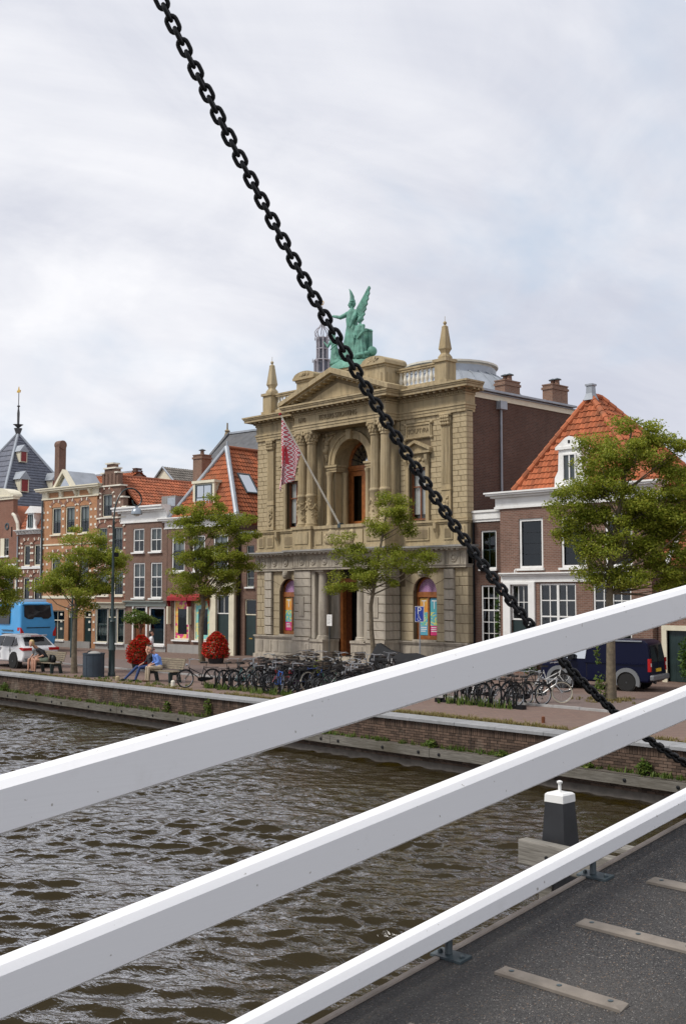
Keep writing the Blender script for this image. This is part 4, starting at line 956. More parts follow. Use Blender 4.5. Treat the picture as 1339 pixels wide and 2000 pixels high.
# --- wings, upper storey: blocks, pilasters, windows, plaques
UH = .2525
for s in (0, 1):
    f = (lambda x: mir(x)) if s else (lambda x: x)
    cx = f(UL); wx0, wx1 = cx - UW, cx + UW
    skips = [(UL - .82, UL + .82, 7.0, 10.95), (UL - .98, UL + .80, 10.98, 11.80)]
    for j in range(20):
        z0 = 7.02 + j * UH; z1 = z0 + UH - .012; zm = (z0 + z1) / 2
        spans = [(XL, .74, 2 if j % 3 else 1), (1.42, 4.12, 4)]
        for u0, u1, n in spans:
            if n <= 2:
                cuts = [u0, u0 + (.38 if j % 2 else .55), u1] if n == 2 else [u0, u1]
            else: cuts = [u0] + [u0 + (u1 - u0) * (i + (.5 if j % 2 else 0.0)) / n for i in range(0 if j % 2 else 1, n)] + [u1]
            for a, c in zip(cuts, cuts[1:]):
                segs = [(a, c)]
                for k0, k1, kz0, kz1 in skips:
                    if kz0 < zm < kz1:
                        nx = []
                        for p0, p1 in segs:
                            if k1 <= p0 or k0 >= p1: nx.append((p0, p1)); continue
                            if p0 < k0 - .08: nx.append((p0, k0))
                            if p1 > k1 + .08: nx.append((k1, p1))
                        segs = nx
                for p0, p1 in segs:
                    a_, c_ = sorted((f(p0), f(p1))); block(mu, a_ + .005, c_ - .005, -.03, .05, z0, z1, S, jit=.004, rng=rb)
    # pilaster with capital and carved drop
    a, c = sorted((f(.80), f(1.36))); p = MB(); p.box(a, c, -.12, .02, 8.55, 11.46); p.box(a, c, -.12, .02, 7.02, 8.4); p.steps(a, c, -.12, .02, [(8.4, 8.47, .04), (8.47, 8.55, .02), (7.02, 7.16, .05)])
    for q in np.arange(a + .06, c - .03, .09): p.box(q, q + .05, -.145, -.11, 8.7, 11.4)
    p = p.build('pilaster', S, mu)
    k_ = MB(); k_.box(a - .06, c + .06, -.22, .02, 11.94, 12.05); k_.box(a - .01, c + .01, -.13, .02, 11.46, 11.94)
    for i in range(4):
        for zz in (11.56, 11.72, 11.86): k_.ball((a + (c - a) * (i + .5) / 4, -.17 - (zz - 11.5) * .12, zz), .085, 6, 5, (1, 1, 1.2))
    k_.build('capital', S, p, 'all'); relief(p, (a + c) / 2, 7.75, .22, .9, -.13, 14, 3 + s, name='carved_drop')
    # window surround and pediment
    q = MB(); q.box(wx0 - .2, wx0 + .0, -.12, .06, 7.0, 9.82); q.box(wx1, wx1 + .2, -.12, .06, 7.0, 9.82); q.box(wx0, wx1, -.12, .06, 9.62, 9.82)
    q.box(wx0 - .22, wx1 + .22, -.08, .06, 9.82, 10.22); q.steps(wx0 - .22, wx1 + .22, -.1, .06, [(10.22, 10.28, .05), (10.28, 10.38, .18)])
    q.prism([(wx0 - .3, 10.38), (wx1 + .3, 10.38), (cx, 10.80)], -.12, .06)
    for sg_ in (-1, 1):
        e0 = (cx + sg_ * (UW + .42), 10.38); q.prism([e0, (cx, 10.80), (cx, 10.94), (cx + sg_ * (UW + .42), 10.52)], -.30, .06)
        xx = cx + sg_ * (UW + .12); q.prism([(-.1, 10.22), (-.26, 10.2), (-.24, 9.95), (-.14, 9.7), (-.1, 9.4)], xx - .09, xx + .09, 'x')
    q.build('window_surround', S, mu); relief(mu, cx, 10.02, 1.1, .16, -.1, 16, 8 + s, name='garland_relief')
    w = window(mu, wx0, wx1, 7.06, 9.60, .17, cols=2, rows=[1, 1], fm='wood_dark', gm='glass_clear', fw=.10, bar=.09, sill=S, trans=.66, curtain=(.12, 1.0, 'curtain'), name='casement_window')
    # plaque
    px = f(UL - .09); q = MB(); q.box(px - .86, px + .86, -.075, .04, 11.02, 11.78); q.build('plaque', S, mu)
    q2 = MB()
    for z_ in (11.06, 11.67): q2.box(px - .80, px + .80, -.125, -.07, z_, z_ + .07)
    for x_ in (-.80, .73): q2.box(px + x_, px + x_ + .07, -.125, -.07, 11.13, 11.67)
    for x_ in (-.86, .86):
        for z_ in (11.04, 11.76): q2.ball((px + x_, -.08, z_), .09, 7, 5)
    q2.build('plaque_frame', S, mu)
    if s: text('SCVLPTVRA', .32, mu, SD, (px, -.075, 11.40), depth=.03, width=.82)
# --- main entablature, cornices
def top(x0, x1, yf, ends, yb=.6):
    e = MB(); e.steps(x0, x1, yf, yb, [(12.05, 12.2, .0), (12.2, 12.34, .03), (12.34, 12.42, .07), (12.42, 12.86, .0), (12.86, 12.92, .05), (12.981, 13.02, .12), (13.12, 13.26, .50), (13.26, 13.34, .55), (13.34, 13.42, .60)], ends=ends)
    e.build('entablature', S, mu); MB().steps(x0, x1, yf, yb, [(12.92, 12.98, .04), (13.02, 13.12, .14)], ends=ends).build('bed_mould', SD, mu)  # bed mould in darker stone: shade under the corona put into the colour
    k = MB(); n = int((x1 - x0) / .155)
    for i in range(n): k.box(x0 + (i + .2) * (x1 - x0) / n, x0 + (i + .75) * (x1 - x0) / n, yf - .11, yf, 12.92, 12.978)
    m = int((x1 - x0) / .36)
    struct(k.build('dentil_row', S, mu), 'stuff')
    for i in range(m + 1):
        xx = x0 + (x1 - x0) * i / m; MB().box(xx - .07, xx + .07, yf - .44, yf, 13.03, 13.118).build('modillion', SD, mu)  # darker colour paints the shade between and under the modillions
top(XL, 4.12, -.12, (1, 0)); top(10.92, XR, -.12, (0, 1)); top(4.13, 10.91, -1.02, (1, 1))
for i in range(3): MB().box(XR - .1, XR + .44, .2 + i * .0 - .2 + i * .3, .34 + i * .3 - .2, 13.03, 13.118).build('modillion', S, mu)
MB().box(4.15, 10.89, -1.0, 0, 12.03, 12.049).build('soffit', SD, mu)  # underside shade painted in with the darker stone
text('TEYLERS STICHTING', .36, mu, SD, (C0 - .05, -1.035, 12.63), depth=.03, width=.86); text('1778', .36, mu, SD, (4.75, -1.035, 12.63), depth=.03, width=.8); text('1', .36, mu, SD, (10.05, -1.035, 12.63), depth=.03)  # same stone as the frieze, darkened to paint in the relief's shading
# --- pediment
pz, pa, pw = 13.42, 14.72, 3.86
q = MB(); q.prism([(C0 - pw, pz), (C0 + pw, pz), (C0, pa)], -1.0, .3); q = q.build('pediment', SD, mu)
for sg_ in (-1, 1):
    r_ = MB(); e = C0 + sg_ * (pw + .2)
    r_.prism([(e, pz), (C0, pa + .02), (C0, pa + .28), (e, pz + .22)] if sg_ < 0 else [(C0, pa + .02), (e, pz), (e, pz + .22), (C0, pa + .28)], -1.62, .3)
    r_.prism([(e - sg_ * .3, pz), (C0, pa - .10), (C0, pa + .03), (e - sg_ * .1, pz + .02)], -1.45, -1.0); r_.build('raking_cornice', S, q)
    for i in range(11):
        t = (i + .6) / 11.6; xx = e + (C0 - e) * t; zz = pz + (pa - pz) * t - .16; MB().box(xx - .06, xx + .06, -1.4, -1.0, zz - .02, zz + .09).build('modillion', S, q)
MB().prism([(C0 - 2.2, pz + .16), (C0 + 2.2, pz + .16), (C0, pa - .42)], -1.045, -.98).build('tympanum_panel', S, q)
# --- attic with curved-topped end blocks
q = MB(); q.box(5.6, mir(5.6), -.55, 1.0, 13.42, 14.95); q.steps(5.6, mir(5.6), -.55, 1.0, [(14.95, 15.1, .08)], ends=(0, 0)); q.build('attic', S, mu)
for s in (0, 1):
    f = (lambda x: mir(x)) if s else (lambda x: x); a, c = sorted((f(4.25), f(5.62)))
    q = MB(); q.box(a, c, -.98, .45, 13.42, 14.82); q.steps(a, c, -.98, .45, [(13.42, 13.6, .06), (14.70, 14.82, .05), (14.82, 14.96, .16)])
    m = (a + c) / 2; pp = [(m + (c - a + .28) / 2 * math.cos(R(t)), 14.96 + .30 * math.sin(R(t))) for t in range(0, 181, 15)]
    q.prism(pp, -1.1, .45); q.build('attic_block', S, mu); MB().box(a + .2, c - .2, -1.02, -.95, 13.75, 14.4).build('attic_panel', S, mu)
    MB().box(c - .01, c + .04, -.8, .15, 13.75, 14.4).build('attic_panel', S, mu); relief(mu, m, 15.06, .7, .18, -1.12, 14, 30 + s, name='shell_relief')
# --- balustrades and obelisks
bp = MB(); bp.lathe([(.085, 0), (.085, .05), (.05, .07), (.055, .12), (.10, .25), (.095, .34), (.055, .48), (.045, .60), (.06, .64), (.08, .66), (.08, .72)], n=12); bme = bp.mesh('baluster', 'white_stone', True)
for s in (0, 1):
    f = (lambda x: mir(x)) if s else (lambda x: x)
    a, c = sorted((f(1.55), f(4.2))); bal = MB(); bal.box(a, c, -.22, .12, 13.42, 13.68); bal.box(a, c, -.2, .1, 14.4, 14.5); bal.box(a, c, -.24, .14, 14.5, 14.58); bal = bal.build('balustrade', S, mu)
    n = 9
    for i in range(n): put('baluster', bme, bal, (a + (c - a) * (i + .6) / (n + .2), -.05, 13.68))
    ox = f(1.12); q = MB(); q.box(ox - .36, ox + .36, -.42, .3, 13.42, 14.5); q.steps(ox - .36, ox + .36, -.42, .3, [(13.42, 13.62, .07), (14.5, 14.64, .08)]); q.build('obelisk_pedestal', S, mu)
    o = MB(); o.lathe([(.34, 14.64), (.34, 14.78), (.27, 14.86), (.2, 14.95), (.25, 15.06), (.32, 15.16), (.3, 15.26), (.15, 16.2), (.16, 16.24), (.05, 16.32), (.045, 16.36)], (ox, -.06, 0), 4, rot0=math.pi / 4); o.ball((ox, -.06, 16.42), .09, 8, 6); o.tube((ox, -.06, 16.5), (ox, -.06, 16.75), .012, n=5); o.build('obelisk', S, mu)
# --- roof deck, stone return, brick flank with coping, downpipe, dome, chimneys
MB().box(XL, XR, .7, 8.9, 13.2, 13.3).build('flat_roof', 'roof_lead', mu)
for j in range(20): sideblock(mu, XR + .02, 0, .42, 7.02 + j * UH, 7.02 + j * UH + UH - .012, S)
for j in range(8): sideblock(mu, XR + .02, 0, .42, 1.25 + j * CR, 1.25 + j * CR + CR - .014, YS)
MB().box(14.4, 14.86, .43, 9.0, 0, 12.86).build('flank_wall', 'brick_dark', mu)
MB().box(14.35, 14.92, .43, 9.05, 12.86, 13.12).build('flank_coping', 'cream_paint', mu); MB().box(14.3, 15.0, .43, 9.1, 13.12, 13.17).build('flank_capping', 'roof_lead', mu)
dp = MB(); dp.tube((14.95, 2.85, 6.9), (14.95, 2.85, 12.5), .055, n=10); dp = dp.build('downpipe', 'roof_lead', mu, True); MB().box(14.86, 15.14, 2.6, 3.1, 12.45, 12.85).build('rain_hopper', 'roof_lead', dp)
dm = MB(); dm.lathe([(5.0, 13.3), (4.2, 13.75), (3.5, 14.55), (2.9, 15.05), (2.5, 15.25), (2.5, 15.62)], (8.8, 6.2, 0), 28); dm = dm.build('dome', 'roof_lead', mu, True)
MB().lathe([(2.45, 15.3), (2.45, 15.72), (2.62, 15.74), (2.62, 15.84), (.3, 15.95)], (8.8, 6.2, 0), 28).build('dome_curb', 'white_stone', dm, True)
for i in range(28):
    a = 2 * math.pi * i / 28; MB().path([(8.8 + r * math.cos(a), 6.2 + r * math.sin(a), z + .03) for r, z in ((5.0, 13.3), (4.2, 13.75), (3.5, 14.55), (2.9, 15.05), (2.5, 15.25))], .035, 4).build('dome_rib', 'roof_lead', dm)
chimney(mu, 14.45, 4.0, 13.17, 14.0, .62, 1.2, pots=2); chimney(mu, 14.45, 8.0, 13.17, 14.3, .62, 1.35, pots=2)
# --- flagpole and flag
def mflag():
    t = NT('flag_cloth'); v = t.obj(); s = t.n('ShaderNodeSeparateXYZ'); t.l(v, s.inputs[0])
    u = t.mth('MULTIPLY', s.outputs[0], 1.0)
    w = t.mth('PINGPONG', t.mth('MULTIPLY', s.outputs[2], 1.0), .11)
    st = t.mth('FRACT', t.mth('MULTIPLY', t.mth('ADD', s.outputs[0], t.mth('MULTIPLY', w, .9)), 8.5))
    k = t.mix(t.mth('GREATER_THAN', st, .52), (.52, .09, .12), (.78, .72, .72))
    big = t.mth('LESS_THAN', t.mth('ABSOLUTE', t.mth('ADD', t.mth('ADD', s.outputs[0], t.mth('MULTIPLY', s.outputs[2], .04)), .05)), .045)
    rowz = t.mth('LESS_THAN', t.mth('ABSOLUTE', t.mth('ADD', s.outputs[2], 1.9)), .45)
    k = t.mix(t.mth('MULTIPLY', big, rowz), k, (.52, .06, .08)); t.col(k); t.rough(.8); t.spec(.1)
    return t.m
mflag()
fp = thing('flagpole', 'long pale flagpole leaning out over the museum balcony', 'flagpole', (MX + 7.6, MY - .95, 6.95))
E_ = Vector((-1.15, -3.0, 5.45)); MB().tube((0, 0, 0), E_, .055, .04, 10).build('pole', 'white_stone', fp, True)
MB().ball(E_ * 1.01, .08, 8, 6).build('pole_tip', 'red_awning', fp); MB().box(-.1, .1, -.1, .12, -.1, .14).build('socket', 'gunmetal', fp)
def flag():
    A = Vector((MX + 7.6, MY - .95, 6.95)) + E_ * .985; nu, nv = 16, 34; vs = []; dv = (E_.normalized())
    for j in range(nv + 1):
        t = j / nv
        for i in range(nu + 1):
            s_ = i / nu; fall = 3.75 * t
            # hoist runs down the pole, the free edge hangs straight down in folds
            hz = -dv * min(fall, 3.0) * (1 - 0) if False else None
            pole = A - dv * (2.0 * s_)
            drop = Vector((0, 0, -1)) * (fall * (1 - .62 * s_))
            fold = Vector((.16, .10, 0)) * math.sin(s_ * 9 + t * 2.0) * (.2 + .9 * t) + Vector((.10, -.12, 0)) * math.sin(s_ * 17) * t
            pin = Vector((-.30 * t * (1 - s_), .0, 0)) + (A - pole) * (.18 * t)
            vs.append(pole + drop + fold + pin - A)
    b = MB(); b.add(vs, [(j * (nu + 1) + i, j * (nu + 1) + i + 1, (j + 1) * (nu + 1) + i + 1, (j + 1) * (nu + 1) + i) for j in range(nv) for i in range(nu)])
    o = b.build('flag', 'flag_cloth', None, 'all'); o.location = A; so = o.modifiers.new('thickness', 'SOLIDIFY'); so.thickness = .006
    return tag(o, 'red and white zigzag patterned flag hanging from the museum flagpole', 'flag')
flag()
# ------------------------------------------------------------------ houses west of the museum (row turned 6 degrees)
WA = R(6); WP, CP = 'white_paint', 'cream_paint'
def wroot(name, label, x0): return thing(name, label, 'house', (MX + math.cos(WA) * x0, MY + math.sin(WA) * x0, 0), WA)
def archstones(par, cx, z, hw, mat='white_stone', n=7, key=True):
    b = MB(); r = hw * 1.15; cz = z - r * .35
    for i in range(n):
        if i % 2: continue
        a = 160 - 140 * i / (n - 1); rot = Matrix.Rotation(R(90 - a), 3, 'Y'); L = .34 if i == n // 2 and key else .24
        b.cbox((cx + (r + L / 2) * math.cos(R(a)), -.015, cz + (r + L / 2) * math.sin(R(a)) * .8), (.085, .07, L * .85), rot)
    o = b.build('arch_stones', mat, par); struct(o, 'stuff')
    bb = MB(); bb.ring([(p[0], p[1]) for p in [(cx + (r + .22) * math.cos(R(t)), cz + (r + .22) * math.sin(R(t)) * .8) for t in range(160, 19, -14)]], [(p[0], p[1]) for p in [(cx + r * math.cos(R(t)), cz + r * math.sin(R(t)) * .8) for t in range(160, 19, -14)]], -.022, .02); bb.build('brick_arch', 'brick_red', par)
def bands(par, xs, zs, mat='white_stone', s=.08):
    b = MB()
    for x in xs:
        for z in zs: b.box(x - s, x + s, -.022, .05, z - s * .8, z + s * .8)
    o = b.build('quoin_blocks', mat, par); struct(o, 'stuff')
def cornice(par, x0, x1, z0, z1, mat, proj=.35, br=0, yf=0.0, frieze=True, ends=(0, 0)):
    h = z1 - z0; b = MB(); b.steps(x0, x1, yf, yf + .3, [(z0, z0 + h * .1, .06), (z0 + h * .1, z0 + h * .62, .03), (z0 + h * .62, z0 + h * .74, proj * .35), (z0 + h * .74, z0 + h * .9, proj * .85), (z0 + h * .9, z1, proj)], ends=ends)
    c = b.build('cornice', mat, par)
    for i in range(br):
        x = x0 + (x1 - x0) * (i + .5) / br; MB().prism([(yf - .03, z0 + h * .15), (yf - .12, z0 + h * .2), (yf - proj * .75, z0 + h * .62), (yf - .03, z0 + h * .62)], x - .1, x + .1, 'x').build('bracket', mat, c)
    return c
# -- house with neck gable at the left edge
x0 = -29.4; h = wroot('gable_house', 'red brick house with white curved gable top at the left edge', x0); X = lambda x: x - x0
hl = [(X(-25.61), X(-24.67), 6.16, 7.41), (X(-27.9), X(-26.9), 6.0, 7.6), (X(-27.9), X(-26.7), 2.7, 4.7), (X(-25.2), X(-24.0), 2.6, 5.1)]
wall(h, 'wall', 'brick_red', X(-29.4), X(-23.52), -.1, 7.9, 0, 8, hl, .14)
g = MB(); pts = [(X(-29.4), 7.9), (X(-23.52), 7.9), (X(-23.65), 8.5), (X(-24.0), 9.0), (X(-24.2), 9.2), (X(-24.2), 10.15), (X(-28.7), 10.15), (X(-28.7), 9.2), (X(-29.3), 8.5)]
g.prism(pts, 0.0, .35); g.build('gable', 'brick_red', h)
g = MB(); g.box(X(-28.85), X(-24.08), -.1, .42, 10.15, 10.32); g.box(X(-28.9), X(-24.0), -.16, .5, 10.32, 10.42)
g.prism([(X(-26.45) + 2.0 * math.cos(R(t)), 10.42 + .62 * math.sin(R(t))) for t in range(0, 181, 15)], -.1, .9); g.build('gable_cap', CP, h)
MB().path([(X(-23.5), -.03, 7.85), (X(-23.58), -.03, 8.4), (X(-23.95), -.03, 8.95), (X(-24.2), -.03, 9.1)], .12, 6).build('scroll', 'white_stone', h)
window(h, *hl[0], .06, 2, 2, fm=WP, curtain=(.3, 1, 'curtain')); window(h, *hl[1], .06, 2, 2); window(h, *hl[2], .06, 2, 2, sash='dark_green_paint'); window(h, *hl[3], .06, 2, 3, sash='dark_green_paint')
s = MB(); s.box(X(-25.63), X(-25.15), -.05, -.01, 6.16, 7.41); s.build('shutter', CP, h)
MB().box(X(-24.5), X(-23.6), -.1, .02, 5.45, 5.6).build('shop_cornice', WP, h); MB().box(X(-23.75), X(-23.6), -.06, .02, 0, 5.45).build('shop_pilaster', CP, h)
MB().torus((X(-24.9), -.0, 8.25), .2, .07, 'y', 14, 6).build('oval_window', 'gunmetal', h)
for xx in (-25.9, -24.3): MB().box(X(xx) - .025, X(xx) + .025, -.05, 0.01, 7.5, 8.2).build('wall_anchor', 'black_paint', h)
MB().prism([(X(-29.2), 7.9), (X(-23.7), 7.9), (X(-26.4), 9.9)], .4, 9).build('roof', 'tile_red', h)
MB().box(X(-25.1), X(-24.55), 4, 4.6, 8, 14.4).tube((X(-25.15), 4.3, 14.45), (X(-24.5), 4.3, 14.45), .33, n=14).build('tall_chimney', 'brick_brown', h)
# -- narrow house with dormer
x0 = -23.5; h = wroot('dormer_house', 'narrow purple brick house with white stone dots and a scrolled dormer', x0)
hl = [(X(a), X(b), c, d) for a, b in ((-22.89, -22.1), (-21.67, -20.9)) for c, d in ((5.42, 6.88), (2.94, 4.65))] + [(X(-22.9), X(-21.2), .5, 2.3)]
wall(h, 'wall', 'brick_red', .0, 2.86, -.1, 7.75, 0.03, 8, hl, .14)
for q in hl[:4]: window(h, *q, .1, 1, 2, fm=CP, fw=.09, sash='dark_green_paint', sill=WP); archstones(h, (q[0] + q[1]) / 2, q[3] + .1, .42)
window(h, *hl[4], .1, 2, 1, fm=CP)
bands(h, [.16, .48, 1.52, 1.72, 2.7], [3.3, 3.9, 4.4, 5.8, 6.3, 6.7]); MB().box(0, 2.86, -.06, .05, 5.22, 5.34).build('sill_band', WP, h); MB().box(0, 2.86, -.06, .05, 2.66, 2.78).build('sill_band', WP, h)
cornice(h, -.15, 2.9, 7.62, 7.92, WP, .35, 8)
tile_roof(h, (0, .1, 7.9), (1, 0, 0), (0, .9, 1.6), [(0, 0), (2.86, 0), (2.86, 1.9), (0, 1.9)], 'tile_red', .22, .26); MB().box(0, 2.86, .95, 6, 8.0, 9.55).build('attic', 'slate', h)
d = MB(); cx = 1.5; d.box(cx - .38, cx + .38, -.05, .9, 7.92, 9.05); d.prism([(cx - .6, 9.05), (cx + .6, 9.05), (cx, 9.55)], -.14, .9); d.prism([(cx - .62, 7.92), (cx - .38, 7.92), (cx - .38, 8.7), (cx - .5, 8.5), (cx - .5, 8.2)], -.03, .1); d.prism([(cx + .62, 7.92), (cx + .38, 7.92), (cx + .38, 8.7), (cx + .5, 8.5), (cx + .5, 8.2)], -.03, .1); d.build('dormer', WP, h)
window(h, cx - .26, cx + .26, 8.05, 8.95, -.12, 2, 1, fm='gunmetal', fw=.04, sill=None, back=None, curtain=None)
MB().tube((.02, -.08, 0), (.02, -.08, 7.5), .05, n=8).build('downpipe', 'roof_lead', h); MB().tube((2.82, -.08, 4.0), (2.82, -.08, 7.3), .05, n=8).build('downpipe', WP, h)
# -- orange brick house
x0 = -20.62; h = wroot('orange_brick_house', 'orange brick house with cream cornice and little triangular roof pediment', x0)
wx = [(-19.62, -18.6), (-18.1, -17.08), (-16.56, -15.53)]
hl = [(X(a), X(b), c, d) for a, b in wx for c, d in ((7.47, 9.3), (4.1, 5.95))] + [(X(-19.69), X(-18.03), .45, 2.4), (X(-15.93), X(-15.11), .02, 2.4), (X(-17.6), X(-16.6), .02, 2.4)]
wall(h, 'wall', 'brick_orange', 0, 5.9, -.1, 9.9, 0, 8, hl, .14)
for i, q in enumerate(hl[:6]): window(h, *q, .06, 2, 2, fm='cream_paint', fw=.09, sash='dark_green_paint', sill=CP, curtain=(.45, 1, 'curtain') if i % 2 == 0 else (.5, 1, 'curtain_grey'), split=1); archstones(h, (q[0] + q[1]) / 2, q[3] + .1, .5)
window(h, *hl[6], .06, 2, [1, 1], fm=CP, trans=.68, curtain=(0, .6, 'curtain_grey'))
for q in hl[7:]:
    w = window(h, q[0], q[1], 1.95, q[3], .06, 1, 1, fm=CP, sill=None); MB().box(q[0] + .02, q[1] - .02, .08, .13, .02, 1.95).build('door', 'dark_green_paint', h); archstones(h, (q[0] + q[1]) / 2, q[3] + .12, .45)
bands(h, [.1, .55, 2.28, 3.8, 5.3, 5.75], [1.2, 1.7, 2.15, 4.5, 5.0, 5.5, 6.6, 7.2, 8.0, 8.5, 9.0], s=.09); MB().box(0, 5.9, -.05, .04, 3.2, 3.38).build('storey_band', CP, h); MB().box(0, 5.9, -.04, .04, 6.75, 6.85).build('storey_band', CP, h)
MB().box(.5, 5.4, -.05, .03, -.05, .42).build('plinth', 'plaster_grey', h)
cornice(h, -.1, 6.05, 9.86, 10.62, CP, .42, 4, ends=(1, 1))
for i in range(3): MB().box(.6 + i * 1.75, 1.75 + i * 1.75, -.06, -.02, 9.98, 10.3).build('frieze_panel', 'brick_orange', h)
p = MB(); cx = X(-18.2); p.prism([(cx - 1.0, 10.62), (cx + 1.0, 10.62), (cx, 11.75)], -.05, .05); p.build('roof_pediment', 'glass_sky', h)
for s in (-1, 1): MB().prism([(cx + s * 1.1, 10.6), (cx + s * .86, 10.6), (cx, 11.55), (cx, 11.8)], -.25, .12).build('pediment_rake', CP, h); MB().add([(cx + s * 1.0, .1, 10.62), (cx, .1, 11.72), (cx, 2.4, 11.72), (cx + s * 1.0, 2.4, 10.62)], [(0, 1, 2, 3)]).build('pediment_roof', 'roof_lead', h)
MB().box(0, 5.9, .3, 8, 9.9, 10.45).build('loft', 'brick_brown', h)
MB().tube((.02, -.1, 0), (.02, -.1, 9.8), .06, n=8).build('downpipe', 'gunmetal', h)
# -- step gable house
x0 = -14.72; h = wroot('step_gable_house', 'dark brick house with stepped gable and white stone dots behind the street lamp', x0)
hl = [(X(-14.2), X(-13.2), 8.42, 9.9), (X(-14.55), X(-13.65), 6.2, 7.75), (X(-13.05), X(-12.1), 6.2, 7.75), (X(-14.55), X(-13.45), 3.4, 4.95), (X(-12.95), X(-12.0), 3.4, 4.95)]
wall(h, 'wall', 'brick_red', 0, 2.98, 2.9, 8.35, .02, 9, hl[1:], .14)
g = MB(); st = [(0, 8.35), (2.98, 8.35), (2.98, 8.95), (2.68, 8.95), (2.68, 9.6), (2.38, 9.6), (2.38, 10.35), (2.2, 10.35), (2.2, 11.2), (1.86, 11.2), (1.86, 11.5), (1.62, 11.5), (1.62, 11.85), (.92, 11.85), (.92, 11.5), (.68, 11.5), (.68, 11.2), (.42, 11.2), (.42, 10.35), (.24, 10.35), (.24, 9.6), (0, 9.6)]
g = MB(); w0, w1 = hl[0][0], hl[0][1]
for a, b, c, d in ((0, 2.98, 8.35, 8.42), (0, w0, 8.42, 9.6), (w1, 2.98, 8.42, 8.95), (w1, 2.68, 8.95, 9.6), (.2, w0, 9.6, 9.9), (w1, 2.4, 9.6, 9.9), (.2, 2.4, 9.9, 10.36), (.48, 2.1, 10.36, 11.2), (.72, 1.9, 11.2, 11.5), (.95, 1.65, 11.5, 11.8)): g.box(a, b, .0, .38, c, d)
g.build('stepped_gable', 'brick_brown', h)
for a, b, z in ((2.62, 3.06, 8.95), (2.34, 2.76, 9.6), (.12, 2.5, 10.36), (.42, .78, 11.2), (1.84, 2.16, 11.2), (.68, 1.96, 11.5), (.88, 1.72, 11.8)): MB().box(a, b, -.1, .46, z, z + .09).build('step_cap', 'white_stone', h)
for xx in (.62, 1.0, 1.4, 1.78): MB().box(xx, xx + .12, -.05, .02, 10.45, 11.2).build('gable_rib', 'brick_brown', h)
bands(h, [.35, 1.78, 2.3], [8.6, 8.95, 9.3, 9.7]); bands(h, [.1, 1.4, 1.62, 2.86], [3.6, 4.1, 4.6, 5.3, 6.4, 6.9, 7.3])
for q in hl: window(h, *q, .08, 3 if q is not hl[0] else 2, 2, fm=CP, fw=.07, sash='gunmetal', sill='white_stone', curtain=(.5, 1, 'curtain'), split=1); archstones(h, (q[0] + q[1]) / 2, q[3] + .08, .5)
MB().box(-.02, 3.0, -.07, .03, 8.3, 8.4).build('string_course', 'white_stone', h)
sh = [(X(-14.65), X(-13.5), .42, 2.6), (X(-13.42), X(-12.62), .02, 2.6), (X(-12.54), X(-11.85), .42, 2.6)]
wall(h, 'shop_wall', 'plaster_grey', 0, 2.98, -.1, 2.9, .01, .4, sh, .12)
cornice(h, -.05, 3.1, 2.62, 2.98, CP, .3, 0, yf=-.03)
for q, c_ in ((sh[0], 3), (sh[2], 2)): window(h, *q, .05, c_, [2, 2], fm=CP, sash='dark_green_paint', trans=.5, curtain=(.2, .55, 'curtain'))
window(h, sh[1][0], sh[1][1], 2.0, 2.6, .05, 2, 1, fm=CP, sill=None); MB().box(sh[1][0] + .02, sh[1][1] - .02, .07, .12, .02, 2.0).build('door', 'dark_green_paint', h)
tile_roof(h, (3.9, .4, 8.9), (0, 1, 0), (-2.4, 0, 2.15), [(0, 0), (9, 0), (9, 3.2), (0, 3.2)], 'tile_red', .24, .32); tile_roof(h, (-.8, .4, 8.9), (0, 1, 0), (2.3, 0, 2.15), [(0, 0), (9, 0), (9, 3.0), (0, 3.0)], 'tile_red', .24, .32)
MB().tube((1.45, .4, 11.08), (1.45, 9.4, 11.08), .11, n=8).build('ridge_cap', 'tile_red', h)
# -- brown house with white cornice
x0 = -11.72; h = wroot('brown_brick_house', 'plain brown brick house with deep white cornice and four sash windows', x0)
hl = [(X(-11.0), X(-9.95), 6.08, 7.55), (X(-9.36), X(-8.32), 6.08, 7.55), (X(-10.95), X(-9.85), 3.25, 5.42), (X(-9.3), X(-8.25), 3.25, 5.42), (X(-9.42), X(-7.95), .4, 2.7), (X(-10.76), X(-9.75), .02, 2.7)]
wall(h, 'wall', 'brick_brown', 0, 3.93, -.1, 8.0, -.02, 8, hl, .12)
for q in hl[:2]: window(h, *q, .02, 2, 2, fm=WP, fw=.08, curtain=(.55, 1, 'curtain_grey'), split=1)
for q in hl[2:4]: window(h, *q, .02, 2, [2, 1], fm=WP, fw=.08, trans=.6, curtain=(.5, 1, 'curtain_grey'))
w = window(h, *hl[4], .02, 1, 1, fm=WP, fw=.1, gm='glass_dark'); MB().box(hl[4][0] + .08, hl[4][1] - .08, .075, .085, .5, 1.4).build('frosted_film', 'curtain_grey', w)
window(h, hl[5][0], hl[5][1], 2.1, 2.7, .02, 1, 1, fm=WP, sill=None); MB().box(hl[5][0] + .06, hl[5][1] - .06, .04, .1, .02, 2.1).build('door', 'wood_dark', h)
for xx in (.75, 2.05): MB().box(xx, xx + .12, -.06, .02, 0, 2.75).build('door_pilaster', WP, h)
MB().box(0.05, 3.9, -.05, -.015, -.05, .38).build('plinth', 'plaster_grey', h); cornice(h, .0, 3.9, 2.74, 3.08, 'green_grey_paint', .25, 0, yf=-.03)
cornice(h, -.45, 3.9, 7.92, 8.92, WP, .5, 0, yf=-.03, ends=(1, 0)); MB().box(0, 3.9, .28, 8, 8.0, 8.86).build('roof_deck', 'roof_lead', h)
b = MB()
for i in range(8): b.box(1.0 + i * .17, 1.15 + i * .17, 2.0, 2.08, 8.87, 9.7)
